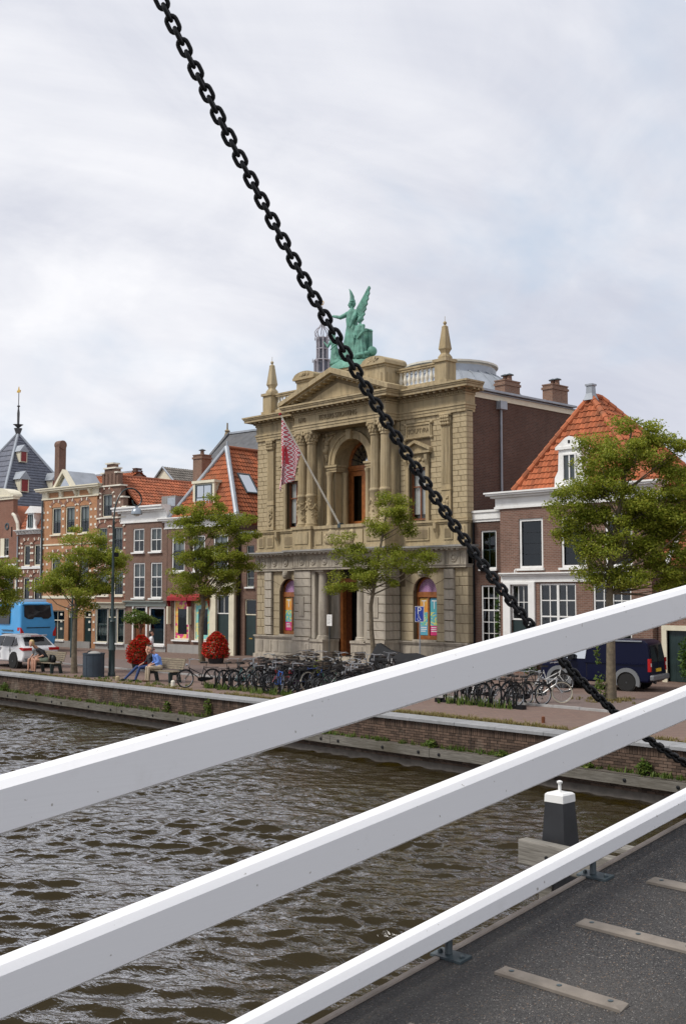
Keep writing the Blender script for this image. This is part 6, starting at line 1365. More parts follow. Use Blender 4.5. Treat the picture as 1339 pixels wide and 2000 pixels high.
sp = [(-34.4 + i * .11 + r.gauss(0, .08), 25.55 + r.gauss(0, .12), 0, r.uniform(.5, 1.7)) for i in range(64)] + [(-24.3 + i * .12, 27.6 + r.gauss(0, .1), 0, r.uniform(.6, 2.0)) for i in range(24)] + [(r.uniform(-43, -35), 25 + r.gauss(0, .3), 0, r.uniform(.3, .8)) for _ in range(60)]
tg = struct(tufts('rack_weeds', sp, .17, 12, 'leaf_weed', lean=.6, seed=19), 'stuff'); tag(tg, 'green weeds growing between the bicycle rack posts', 'weeds')
tag(leafy('shrub', [(-31.4, 28.6, .55, .3, .3, .5, 380)], 'leaf_lime', leaf=.06, seed=71), 'yellow green bush growing among the parked bicycles', 'shrub')

# ------------------------------------------------------------------ street furniture
GM = 'gunmetal'
t = thing('street_lamp', 'tall black street lamp with curled arm and hanging bell shade', 'street lamp', (-42.05, 26.37, 0))
MB().lathe([(.16, 0), (.16, .12), (.135, .16), (.135, 1.05), (.15, 1.08), (.15, 1.14), (.115, 1.2), (.11, 2.3), (.12, 2.32), (.07, 2.4), (.062, 4.2), (.07, 4.22), (.055, 4.28), (.05, 6.6), (.055, 6.62), (.035, 6.7)], n=14).build('pole', 'dark_green_paint', t, True)
arm = [(0, 0, 6.6), (0, .04, 7.1), (0, .16, 7.55), (0, .42, 7.95), (0, .78, 8.12), (0, 1.12, 8.05), (0, 1.36, 7.82), (0, 1.38, 7.55), (0, 1.2, 7.36), (0, .98, 7.42), (0, .93, 7.62)]
def smooth(pts, k=4):
    P_ = np.array(pts, float); tt_ = np.arange(len(P_)); out = []
    for i in range(len(P_) - 1):
        p0, p1, p2, p3 = P_[max(i - 1, 0)], P_[i], P_[i + 1], P_[min(i + 2, len(P_) - 1)]
        for j in range(k):
            u = j / k; out.append(.5 * ((2 * p1) + (-p0 + p2) * u + (2 * p0 - 5 * p1 + 4 * p2 - p3) * u * u + (-p0 + 3 * p1 - 3 * p2 + p3) * u ** 3))
    return [tuple(p) for p in out] + [tuple(P_[-1])]
MB().path(smooth(arm), .034, 8).build('arm', 'dark_green_paint', t, True)
q = MB(); q.lathe([(.04, 7.36), (.06, 7.3), (.16, 7.24), (.235, 7.12), (.25, 7.0), (.24, 6.99)], (0, 1.16, 0), 16); q.build('shade', 'lamp_bell', t, True); MB().ball((0, 1.16, 6.99), .15, 10, 6, (1, 1, .6)).build('bulb_glass', 'curtain', t, True)
MB().box(-.09, .09, .03, .22, 5.1, 5.28).build('camera_box', 'black_paint', t)
t = thing('waste_container', 'round dark blue waste bin beside the street lamp', 'bin', (-42.15, 25.55, 0))
mplain('bin_blue', (.03, .045, .062), .45, .15); MB().lathe([(.45, 0), (.45, .93), (.47, .94), (.47, 1.0), (.43, 1.0), (.42, .85)], n=28).build('drum', 'bin_blue', t, True); MB().ball((.05, 0, .92), .3, 10, 6, (1.2, 1, .55)).build('rubbish_bag', 'plaster_grey', t, True); MB().ball((-.22, -.05, .95), .15, 8, 6).build('rubbish_bag', 'black_paint', t, True)
for i in range(10): a = 2 * math.pi * i / 10; MB().tube((.452 * math.cos(a), .452 * math.sin(a), .03), (.452 * math.cos(a), .452 * math.sin(a), .92), .008, n=4).build('seam', 'bin_blue', t)
t = thing('sign_post', 'slim dark post left of the small street tree', 'post', (-55.6, 32.3, 0)); MB().lathe([(.085, 0), (.085, 1.0), (.06, 1.05), (.055, 3.6), (.02, 3.7)], n=10).build('pole', 'dark_green_paint', t, True); MB().box(-.1, .1, -.06, .06, 2.2, 2.45).build('signal_box', GM, t)
mplain('sign_blue', (.015, .05, .38), .35, .06)
t = thing('parking_sign', 'blue parking sign for disabled drivers on a grey pole', 'sign', (-35.05, 38.2, 0), R(14)); MB().tube((0, .03, 0), (0, .03, 2.85), .03, n=8).build('pole', 'roof_lead', t, True)
MB().box(-.24, .24, -.012, .01, 2.22, 2.94).build('border', 'white_paint', t); MB().box(-.215, .215, -.018, -.010, 2.245, 2.915).build('plate', 'sign_blue', t)
text('P', .46, t, 'white_paint', (0, -.022, 2.72), depth=.002)
q = MB(); q.path([(x, -.022, z) for x, z in [(-.035, 2.50), (-.03, 2.40), (.04, 2.40), (.075, 2.31), (.11, 2.32)]], .013, 5); q.path([(x, -.022, z) for x, z in arcpts(-.02, 2.36, .075, 150, 360, 9)], .011, 5); q.ball((-.035, -.022, 2.535), .024, 7, 5, (1, .3, 1)); q.path([(-.03, -.022, 2.45), (.035, -.022, 2.45)], .011, 5); q.build('wheelchair_symbol', 'white_paint', t)
def bench(x, y, rz, label):
    t = thing('bench', label, 'bench', (x, y, 0), R(rz), 'benches facing the canal'); L = .95
    for i in range(5): MB().box(-L, L, -.24 + i * .095, -.24 + i * .095 + .075, .43, .465).build('seat_slat', 'bench_wood', t)
    for i in range(5):
        z = .52 + i * .085; yy = .24 + (z - .45) * .36; MB().cbox((0, yy, z + .03), (2 * L, .03, .072), Matrix.Rotation(R(-20), 3, 'X')).build('back_slat', 'bench_wood', t)
    for s in (-.72, .72):
        MB().prism([(-.26, .0), (-.14, .0), (-.10, .30), (.12, .30), (.20, 0), (.34, 0), (.26, .38), (.44, .92), (.40, .93), (.21, .42), (-.24, .42), (-.28, .38)], s - .035, s + .035, 'x').build('leg', 'dark_green_paint', t)
    return t
bench(-45.75, 25.35, 3, 'slatted bench at the far left with a couple sitting on it'); bench(-37.75, 26.05, 3, 'slatted bench with the man in blue shirt, beside the bicycles')
o = MB().lathe([(.05, 0), (.05, .17), (.045, .175)], n=10).build('pipe_stub', 'wood_dark'); o.location = (-18.68, 25.3, 0); o.rotation_euler = (R(4), R(3), 0); tag(o, 'short rusty pipe stub in the quay paving', 'post')
o = MB().lathe([(.09, 0), (.09, .16), (.06, .2)], n=10).build('stone_stub', 'sandstone'); o.location = (-39.42, 25.0, 0); tag(o, 'low stone stub beside the round bin', 'post')
o = MB().lathe([(.085, 0), (.08, .25), (.05, .29)], n=10).build('stone_stub', 'white_stone'); o.location = (-35.0, 24.6, 0); tag(o, 'low pale stub beside the leftmost bicycle', 'post')
# tarpaulin cover
mplain('tarp', (.012, .0125, .015), .65, .25, 3, spec=.25)
q = MB(); secs = [(-1.35, .55, .06, 1.0), (-1.2, .62, .06, 1.28), (-1.05, .64, .05, 1.30), (-.5, .6, .05, 1.02), (.2, .55, .05, .88), (.9, .55, .05, .92), (1.5, .4, .05, .78)]; vs = []
for x, w_, z0, z1 in secs: vs += [(x, -w_, z0), (x, -w_ * .8, z1 * .62), (x, -w_ * .12, z1), (x, w_ * .12, z1), (x, w_ * .8, z1 * .62), (x, w_, z0)]
n = 6; q.add(vs, [(i * n + j, i * n + j + 1, (i + 1) * n + j + 1, (i + 1) * n + j) for i in range(len(secs) - 1) for j in range(n - 1)] + [tuple(range(n)), tuple(range(len(vs) - 1, len(vs) - 1 - n, -1))])
o = q.build('tarpaulin', 'tarp'); o.location = (-34.6, 36.4, 0); o.rotation_euler = (0, 0, R(8)); tag(o, 'black tarpaulin draped over something low beside the slender tree', 'cover')
# ------------------------------------------------------------------ bicycles and racks
for n_, c_ in dict(bike_black=(.012, .012, .014), bike_green=(.02, .09, .05), bike_red=(.42, .03, .035), bike_blue=(.03, .10, .35), bike_silver=(.45, .46, .47), bike_white=(.62, .62, .60), bike_teal=(.04, .16, .16), bike_purple=(.12, .05, .16)).items(): mplain(n_, c_, .35, .12, 8, metal=.3 if 'silver' in n_ else 0)
mplain('rubber', (.012, .012, .012), .8, .2, 20); mplain('rubber_pale', (.42, .38, .30), .8, .2, 20); mplain('chrome', (.42, .43, .44), .3, .1, metal=.9); mplain('saddle', (.02, .016, .014), .55, .2); mplain('crate_brown', (.06, .042, .028), .8, .3)
def bike_meshes():
    d = {}
    w = MB(); w.torus((0, 0, 0), .325, .021, 'x', 22, 5, 0); w.torus((0, 0, 0), .295, .011, 'x', 22, 4, 1)
    for i in range(14):
        a = 2 * math.pi * i / 14; w.tube((.02 * (1 if i % 2 else -1), 0, 0), (0, .29 * math.cos(a), .29 * math.sin(a)), .0028, n=3, mi=1, cap=False)
    w.tube((-.04, 0, 0), (.04, 0, 0), .022, n=6, mi=1)
    d['wheel'] = w.mesh('wheel', ['rubber', 'chrome']); d['wheel_pale'] = w.mesh('wheel', ['rubber_pale', 'chrome'])
    def tubes(l): 
        m = MB()
        for a, b, r_ in l: m.tube((0, a[0], a[1]) if len(a) == 2 else a, (0, b[0], b[1]) if len(b) == 2 else b, r_, n=6)
        return m
    HB, ST, BB, HT = (-.36, .62), (.22, .80), (.08, .30), (-.40, .80)
    lady = tubes([(HB, BB, .021), ((-.385, .74), (.14, .48), .018), (BB, ST, .018), (HB, HT, .022)]); diam = tubes([(HB, BB, .021), ((-.39, .76), (.2, .76), .018), (BB, ST, .018), (HB, HT, .022)])
    for m in (lady, diam):
        for s in (-.045, .045):
            m.tube((s * .5, .08, .30), (s, .53, .33), .012, n=5); m.tube((s * .5, .2, .72), (s, .53, .34), .010, n=5); m.tube((s, -.34, .60), (s, -.54, .34), .012, n=5)
    d['lady'] = lady.mesh('frame', 'bike_black'); d['diam'] = diam.mesh('frame', 'bike_black')
    h = MB(); h.tube((0, -.40, .78), (0, -.37, 1.04), .014, n=6); h.path([(-.29, -.12, 1.04), (-.25, -.28, 1.08), (-.1, -.38, 1.05), (.1, -.38, 1.05), (.25, -.28, 1.08), (.29, -.12, 1.04)], .012, 5); h.tube((-.29, -.10, 1.04), (-.27, -.2, 1.06), .018, n=5); h.tube((.29, -.10, 1.04), (.27, -.2, 1.06), .018, n=5); h.tube((0, -.46, .86), (0, -.53, .86), .045, n=8)
    d['bar'] = h.mesh('handlebar', 'chrome')
    h = MB(); h.tube((0, -.40, .78), (0, -.42, 1.0), .014, n=6); h.path([(-.31, -.40, 1.03), (0, -.42, 1.0), (.31, -.40, 1.03)], .013, 5); d['flat'] = h.mesh('handlebar', 'black_paint')
    s = MB(); s.prism([(-.03, -.02), (.03, -.02), (.10, .22), (.08, .26), (-.08, .26), (-.10, .22)], .90, .96, 'z'); s.tube((0, .22, .70), (0, .235, .90), .013, n=6)
    vv = [(x, y + .07, z) for x, y, z in s.v]; s.v = vv; d['saddle'] = s.mesh('saddle', 'saddle')
    for c0, key in ((-.54, 'guard_f'), (.54, 'guard_r')):
        pts = arcpts(0, 0, .355, (20 if c0 > 0 else 30), (200 if c0 > 0 else 165), 9); g = MB(); g.path([(0, c0 + p[0], .34 + p[1]) for p in pts], .018, 4); d[key] = g.mesh('mudguard', 'black_paint')
    k = MB(); k.prism([(-.05, .26), (.1, .22), (.55, .29), (.57, .36), (.1, .40), (-.06, .36)], .03, .05, 'x'); k.tube((-.10, .08, .30), (.11, .08, .30), .012, n=5); k.box(.08, .16, .05, .13, .12, .15); k.box(-.16, -.08, .03, .11, .45, .48); k.tube((.09, .08, .30), (.09, .09, .14), .01, n=4); k.tube((-.09, .08, .30), (-.09, .07, .46), .01, n=4); d['chain'] = k.mesh('chain_case', 'black_paint')
    c = MB()
    for x in (-.06, .06): c.tube((x, .25, .74), (x, .80, .74), .009, n=4); c.tube((x, .74, .74), (x * .8, .54, .34), .008, n=4)
    for y in (.3, .45, .6, .75): c.tube((-.06, y, .74), (.06, y, .74), .008, n=4)
    d['rack'] = c.mesh('luggage_rack', 'black_paint')
    b = MB()
    for i in range(4):
        z = .80 + i * .075; b.box(-.2, .2, -.74, -.72, z, z + .055); b.box(-.2, .2, -.44, -.42, z, z + .055); b.box(-.2, -.18, -.72, -.44, z, z + .055); b.box(.18, .2, -.72, -.44, z, z + .055)
    b.box(-.2, .2, -.73, -.43, .78, .80); d['crate'] = b.mesh('crate', 'crate_brown')
    b = MB(); b.box(.07, .2, .28, .68, .42, .74); b.box(-.2, -.07, .28, .68, .42, .74); d['bags'] = b.mesh('pannier', 'black_paint')
    b = MB(); b.path([(-.02, .28, .28), (-.14, .34, .01)], .01, 4); d['stand'] = b.mesh('kickstand', 'chrome')
    return d
BK = bike_meshes(); BR = random.Random(77)
def bike(x, y, rz, col, label, group=None, frame='lady', bar='bar', extra=(), lean=0, z=0, wheel='wheel'):
    t = thing('bicycle', label, 'bicycle', (x, y, z), R(rz), group); t.rotation_euler = (0, R(lean), R(rz))
    def pt(k, name, loc=None):
        return put(name, BK[k], t, loc)
    f = pt(frame, 'frame'); f.material_slots[0].link = 'OBJECT'; f.material_slots[0].material = M[col]
    sr = BR.uniform(-18, 18)
    w = pt(wheel, 'wheel', (0, -.54, .346)); w.rotation_euler = (BR.uniform(0, 3), 0, 0); w = pt(wheel, 'wheel', (0, .54, .346)); w.rotation_euler = (BR.uniform(0, 3), 0, 0)
    b = pt(bar, 'handlebar'); pt('saddle', 'saddle'); pt('guard_f', 'mudguard'); pt('guard_r', 'mudguard'); pt('chain', 'chain_case'); pt('rack', 'luggage_rack'); pt('stand', 'kickstand')
    for e in extra: pt(e, e if e != 'bags' else 'pannier')
    return t
G1 = 'bicycles crowded in the quay-side rack'; G2 = 'bicycles parked in front of the museum'; G3 = 'bicycles in the rack near the big tree'
L1 = 'dark bicycle in the crowded rack along the quay'; L2 = 'dark bicycle in the back row of the crowded quay rack'; L3 = 'dark bicycle parked near the museum entrance by the slender tree'; L4 = 'dark bicycle in the short rack left of the big tree'
bike(-34.55, 25.45, -14, 'bike_black', 'black bicycle standing apart at the left end of the rack', G1)
cols = ['bike_black', 'bike_black', 'bike_teal', 'bike_black', 'bike_silver', 'bike_black', 'bike_black', 'bike_red', 'bike_purple', 'bike_black', 'bike_blue', 'bike_black', 'bike_black', 'bike_green', 'bike_black', 'bike_black', 'bike_black']
named = {2: 'dark teal bicycle near the left end of the quay rack', 4: 'silver framed bicycle in the quay rack behind the flowers', 7: 'bright red bicycle in the crowded quay rack', 8: 'dark purple bicycle next to the red one in the rack', 10: 'blue bicycle in the right half of the quay rack', 13: 'green bicycle at the right end of the quay rack'}
ORD = 'first second third fourth fifth sixth seventh eighth ninth tenth eleventh twelfth thirteenth fourteenth fifteenth sixteenth seventeenth eighteenth nineteenth twentieth'.split()
for i in range(17):
    x = -33.75 + i * .40; c_ = cols[i]; lab = ORD[i] + ' bicycle from the left in the front row of the quay rack'
    bike(x + BR.uniform(-.07, .07), 26.55 + i * .018 + BR.uniform(-.14, .14), BR.choice((0, 180)) + BR.uniform(-16, 16), c_, named.get(i, lab), G1, BR.choice(('lady', 'diam')), BR.choice(('bar', 'flat', 'flat')), BR.choice(((), (), (), ('bags',))), BR.uniform(-9, 9), BR.choice((0, 0, .12)), 'wheel_pale' if i in (4, 11) else 'wheel')
for i in range(15):
    x = -33.9 + i * .42; c_ = ('bike_black', 'bike_black', 'bike_white', 'bike_black', 'bike_black', 'bike_green')[i % 6]
    bike(x + BR.uniform(-.08, .08), 28.15 + BR.uniform(-.2, .2), BR.choice((0, 180)) + BR.uniform(-18, 18), 'bike_black', ORD[i] + ' dark bicycle from the left in the back row behind the quay rack', G1, BR.choice(('lady', 'diam')), BR.choice(('bar', 'flat', 'flat')), BR.choice(((), (), ('crate',) if i % 3 == 0 else ())), BR.uniform(-9, 9), BR.choice((0, .1)), 'wheel')
bike(-30.6, 25.95, 62, 'bike_blue', 'blue and green bicycle leaning at the outer end of the rack', G1, 'diam', 'flat', (), 8)
for i in range(9):
    bike(-36.6 + i * .52 + BR.uniform(-.1, .1), 32.7 + BR.uniform(-.25, .25), BR.choice((20, 200)) + BR.uniform(-22, 22), 'bike_black', ORD[i] + ' dark bicycle from the left in the row before the museum entrance', G2, BR.choice(('lady', 'diam')), 'bar', BR.choice(((), (), ('crate',))), BR.uniform(-6, 6))
bike(-33.1, 34.2, 30, 'bike_white', 'pale bicycle parked just left of the slender tree trunk', G2, 'lady', 'bar', (), 4)
for i in range(7):
    bike(-24.3 + i * .45 + BR.uniform(-.08, .08), 28.55 + BR.uniform(-.15, .15), BR.choice((0, 180)) + BR.uniform(-14, 14), 'bike_black', ORD[i] + ' dark bicycle from the left in the short rack by the big tree', G3, BR.choice(('lady', 'diam')), 'bar', (), BR.uniform(-8, 8), 0, 'wheel')
bike(-22.0, 29.9, 128, 'bike_silver', 'silver bicycle with white tyres parked by the front of the van', G3, 'diam', 'flat', (), 5, 0, 'wheel_pale')
bike(-24.2, 33.2, 140, 'bike_white', 'white bicycle partly hidden behind the top rail near the van', None, 'lady', 'bar', (), 4)
def rack(x0, x1, y, label):
    t = thing('bike_rack', label, 'bike rack', ((x0 + x1) / 2, y, 0)); L = (x1 - x0) / 2
    MB().box(-L, L, -.05, .05, 0, .08).build('base_rail', 'black_paint', t); n = int((x1 - x0) / .45)
    for e in (-L, L): MB().box(e - .12, e + .12, -.1, .1, 0, .13).build('end_block', 'black_paint', t)
    for i in range(n):
        xx = -L + (i + .5) * (x1 - x0) / n
        q = MB(); q.path([(xx - .05, 0, .05), (xx - .05, .0, .42), (xx - .12, .02, .62)], .03, 6); q.path([(xx + .05, 0, .05), (xx + .05, .0, .36), (xx + .12, .02, .50)], .03, 6); q.build('wheel_holder', 'black_paint', t)
rack(-34.1, -27.2, 25.75, 'long black bicycle rack along the quay'); rack(-24.6, -21.3, 27.75, 'short black bicycle rack near the big tree')

# ------------------------------------------------------------------ vehicles
for n_, c_, r_ in (('van_blue', (.002, .0035, .022), .3), ('car_white', (.72, .72, .73), .2), ('bus_blue', (.07, .34, .68), .3), ('trim_grey', (.17, .18, .19), .5), ('tail_red', (.45, .012, .012), .2), ('plate_yellow', (.75, .50, .03), .4), ('car_glass', (.02, .022, .025), .06)):
    mplain(n_, c_, r_, .05, 2, spec=.18 if n_ == 'van_blue' else .5)
def shell(prof, wfn, bev=.05):
    """closed vehicle body: side outline (x,z) given a half width that depends on height"""
    b = MB(); n = len(prof); vs = [(x, -wfn(x, z), z) for x, z in prof] + [(x, wfn(x, z), z) for x, z in prof]
    b.add(vs, [tuple(range(n)), tuple(range(2 * n - 1, n - 1, -1))] + [(i, i + n, (i + 1) % n + n, (i + 1) % n) for i in range(n)]); return b
def finish(o, w_=.04, seg=3):
    weld(o.data); m = o.modifiers.new('round', 'BEVEL'); m.width = w_; m.segments = seg; m.limit_method = 'ANGLE'; m.angle_limit = R(24); m.harden_normals = False
    o.data.polygons.foreach_set('use_smooth', [True] * len(o.data.polygons)); o.data.set_sharp_from_angle(angle=R(50)); return o
def wheel_v(t, x, y, r_, w_=.2, spokes=10, cover='chrome'):
    q = MB(); s = -1 if y < 0 else 1
    prof = [(r_ * .62, -w_ / 2), (r_ * .95, -w_ / 2), (r_, -w_ / 2 + .03), (r_, w_ / 2 - .03), (r_ * .95, w_ / 2), (r_ * .62, w_ / 2)]
    q.lathe(prof, n=26); o = q.build('wheel', 'rubber', t, True); o.location = (x, y, r_); o.rotation_euler = (R(90), 0, 0)
    k = MB(); k.lathe([(r_ * .63, -w_ * .42), (r_ * .63, w_ * .42), (r_ * .60, w_ * .44)], n=26, mi=1); rim = k.build('rim', ['trim_grey', 'gunmetal'], o, True)
    q = MB()
    for i in range(spokes):
        a = 2 * math.pi * i / spokes; q.cbox((r_ * .34 * math.cos(a), r_ * .34 * math.sin(a), (-s) * -1 * 0), (r_ * .54, r_ * .13, w_ * .95), Matrix.Rotation(a, 3, 'Z'))
    q.lathe([(r_ * .12, -w_ * .5), (r_ * .12, w_ * .5)], n=10); q.torus((0, 0, w_ * .40), r_ * .6, r_ * .04, 'z', 22, 5); q.torus((0, 0, -w_ * .40), r_ * .6, r_ * .04, 'z', 22, 5); q.build('hub_cap', cover, o)
def panel(t, pts, name, mat, off=0.006):
    """flat pane laid on a body face, extruded a few millimetres"""
    P_ = [Vector(p) for p in pts]; nrm = (P_[1] - P_[0]).cross(P_[2] - P_[0]).normalized(); n = len(P_)
    b = MB(); b.add([p - nrm * .02 for p in P_] + [p + nrm * off for p in P_], [tuple(range(n)), tuple(range(n, 2 * n))] + [(i, (i + 1) % n, (i + 1) % n + n, i + n) for i in range(n)]); return b.build(name, mat, t)
# van: nose at -x, rear at +x, the seen flank is -y
t = thing('van', 'dark blue delivery van parked behind the big tree', 'van', (-24.05, 36.2, 0), R(12)); wv = lambda x, z: .88 if z < 1.0 else .88 - .14 * (z - 1.0) / .85
b = shell([(-2.05, .38), (-2.08, .62), (-1.98, .92), (-1.25, 1.06), (-.62, 1.66), (-.35, 1.80), (.4, 1.86), (1.85, 1.84), (2.05, 1.72), (2.16, 1.0), (2.18, .45), (2.1, .32), (-1.9, .28)], wv); b = finish(b.build('body', 'van_blue', t), .07, 4)
yw = lambda z: -wv(0, z) - .004
panel(t, [(-1.02, yw(1.12), 1.12), (-.28, yw(1.12), 1.12), (-.22, yw(1.66), 1.66), (-.52, yw(1.66), 1.66)], 'side_window', 'glass_sky'); panel(t, [(-1.24, yw(1.12), 1.12), (-1.06, yw(1.12), 1.12), (-.62, yw(1.60), 1.60)], 'quarter_window', 'car_glass')
panel(t, [(2.165, -.66, 1.06), (2.165, .66, 1.06), (2.075, .58, 1.64), (2.075, -.58, 1.64)], 'rear_window', 'car_glass'); MB().box(-.3, 1.95, yw(1.0) - .012, yw(1.0) + .02, .98, 1.0).build('side_rail', 'van_blue', t); MB().box(.15, 1.85, -.80, -.76, 1.78, 1.82).build('roof_gutter', 'roof_lead', t)
b = MB(); b.box(2.12, 2.30, -.86, .86, .40, .60); finish(b.build('rear_bumper', 'trim_grey', t), .05); b = MB(); b.box(-2.2, -2.0, -.86, .86, .32, .62); finish(b.build('front_bumper', 'trim_grey', t), .05)
for s in (-1, 1):
    MB().box(2.08, 2.185, s * .80 - .07, s * .80 + .07, .72, 1.18).build('tail_light', 'tail_red', t); MB().box(2.09, 2.19, s * .80 - .05, s * .80 + .05, .9, 1.02).build('reverse_light', 'curtain', t); MB().ball((-1.98, s * .68, .78), .13, 10, 6, (.6, 1, .8)).build('headlight', 'chrome', t, True)
    for x in (-1.30, 1.30):
        wheel_v(t, x, s * .80, .33, .2, 9, 'chrome' if x < 0 else 'trim_grey'); q = MB(); q.ring(arcpts(x, .34, .50, 200, -20, 16), arcpts(x, .34, .36, 200, -20, 16), s * .80, s * .93) ; q.build('wheel_arch', 'trim_grey', t)
        q = MB(); q.prism(arcpts(x, .34, .362, 0, 345, 20), s * .70, s * .886); q.build('wheel_well', 'interior_dark', t)
    MB().box(-.86, -.7, s * 1.02 - .1, s * 1.02 + .1, 1.08, 1.30).build('mirror', 'black_paint', t)
[MB().box(xx, xx + .012, -.887, -.86, .45, 1.0).build('door_gap', 'interior_dark', t) for xx in (-.22, -1.0, .75)]; MB().box(-.95, -.82, -.9, -.87, .98, 1.02).build('door_handle', 'black_paint', t); MB().box(2.16, 2.19, -.26, .26, .70, .82).build('number_plate', 'plate_yellow', t); MB().box(2.1, 2.18, -.006, .006, .6, 1.66).build('door_gap', 'interior_dark', t)
# white hatchback
t = thing('car', 'white sport utility car parked behind the bus at the far left', 'car', (-50.8, 26.5, 0), R(1.5)); wv = lambda x, z: .93 if z < .95 else .93 - .30 * (z - .95) / .62
b = shell([(-2.3, .42), (-2.3, .68), (-2.1, .86), (-1.2, 1.0), (-.45, 1.50), (-.1, 1.58), (.9, 1.58), (1.55, 1.48), (2.1, 1.05), (2.3, .95), (2.32, .55), (2.2, .32), (-2.1, .28)], wv); finish(b.build('body', 'car_white', t), .09, 4)
yw = lambda z: -wv(0, z) - .004
panel(t, [(-.95, yw(1.04), 1.04), (.12, yw(1.04), 1.04), (.12, yw(1.48), 1.48), (-.35, yw(1.48), 1.48)], 'side_window', 'car_glass'); panel(t, [(.2, yw(1.04), 1.04), (1.15, yw(1.04), 1.04), (1.05, yw(1.46), 1.46), (.2, yw(1.48), 1.48)], 'side_window', 'car_glass'); panel(t, [(1.2, yw(1.06), 1.06), (1.6, yw(1.14), 1.14), (1.2, yw(1.44), 1.44)], 'quarter_window', 'car_glass')
panel(t, [(2.07, -.70, 1.085), (2.07, .70, 1.085), (1.62, .56, 1.44), (1.62, -.56, 1.44)], 'rear_window', 'car_glass', .02); MB().cbox((1.66, 0, 1.54), (.36, 1.15, .03)).build('spoiler', 'car_white', t); MB().box(1.83, 1.86, -.28, .28, 1.50, 1.525).build('brake_light', 'tail_red', t)
for s in (-1, 1):
    q = MB(); q.prism([(2.2, .86), (2.335, .86), (2.33, .97), (2.12, 1.0), (1.9, .96)], s * .42, s * .945); q.build('tail_light', 'tail_red', t); MB().ball((-2.2, s * .66, .76), .15, 10, 6, (.7, 1, .6)).build('headlight', 'chrome', t, True)
    for x in (-1.42, 1.40):
        wheel_v(t, x, s * .85, .36, .24, 5, 'trim_grey'); q = MB(); q.prism(arcpts(x, .36, .43, 0, 345, 20), s * .70, s * .936); q.build('wheel_well', 'interior_dark', t)
    MB().box(-.78, -.62, s * 1.02 - .1, s * 1.02 + .1, .98, 1.14).build('mirror', 'black_paint', t)
[MB().box(xx, xx + .012, -.94, -.9, .45, .98).build('door_gap', 'interior_dark', t) for xx in (-.9, .16, 1.05)]; [MB().box(xx, xx + .16, -.955, -.92, .88, .91).build('door_handle', 'car_white', t) for xx in (-.1, .85)]; MB().box(2.2, 2.335, -.85, .85, .34, .5).build('bumper_trim', 'trim_grey', t); MB().box(2.30, 2.33, -.26, .26, .62, .74).build('number_plate', 'plate_yellow', t)
# coach
t = thing('coach', 'bright blue coach seen from behind at the left edge', 'bus', (-68.1, 33.5, 0), R(3)); b = MB(); n_ = 0
b = shell([(-6, .35), (-6, 2.9), (-5.6, 3.05), (5.2, 3.02), (5.75, 2.9), (5.98, 1.7), (6.0, .8), (5.9, .35)], lambda x, z: 1.25 if z < 2 else 1.25 - .12 * (z - 2)); finish(b.build('body', 'bus_blue', t), .16, 5)
MB().box(-5.5, 5.2, -1.0, 1.0, 3.0, 3.18).build('roof_unit', 'car_white', t); panel(t, [(5.905, -.92, 2.15), (5.915, -.7, 2.0), (5.93, -.35, 2.0), (5.91, -.25, 2.1), (5.91, .25, 2.1), (5.93, .35, 2.0), (5.915, .7, 2.0), (5.905, .92, 2.15), (5.80, .88, 2.82), (5.80, -.88, 2.82)], 'rear_window', 'car_glass', .03)
for s in (-1, 1):
    q = MB(); q.prism([(s * 1.2, .95), (s * .98, .95), (s * 1.0, 1.2), (s * 1.2, 1.5)], 5.6, 6.03, 'x'); q.build('tail_light', 'tail_red', t)
    for x in (-4.2, 3.4): wheel_v(t, x, s * 1.1, .48, .3, 8, 'trim_grey')
MB().box(5.97, 6.02, -.8, .8, 1.46, 1.5).build('engine_grille', 'black_paint', t); MB().box(5.99, 6.03, -.5, .55, .98, 1.03).build('badge_strip', 'gunmetal', t); MB().box(5.6, 5.84, -1.0, 1.0, 2.84, 2.92).build('roof_lip', 'bus_blue', t)
for i in range(6): panel(t, [(-5.6 + i * 1.75, -1.243, 1.7), (-4.0 + i * 1.75, -1.243, 1.7), (-4.0 + i * 1.75, -1.165, 2.75), (-5.6 + i * 1.75, -1.165, 2.75)], 'side_window', 'car_glass', .02)
for i in range(3): MB().box(3.9 + .02, 5.2, -1.27, -1.24, .9 + i * .2, .95 + i * .2).build('vent', 'gunmetal', t)

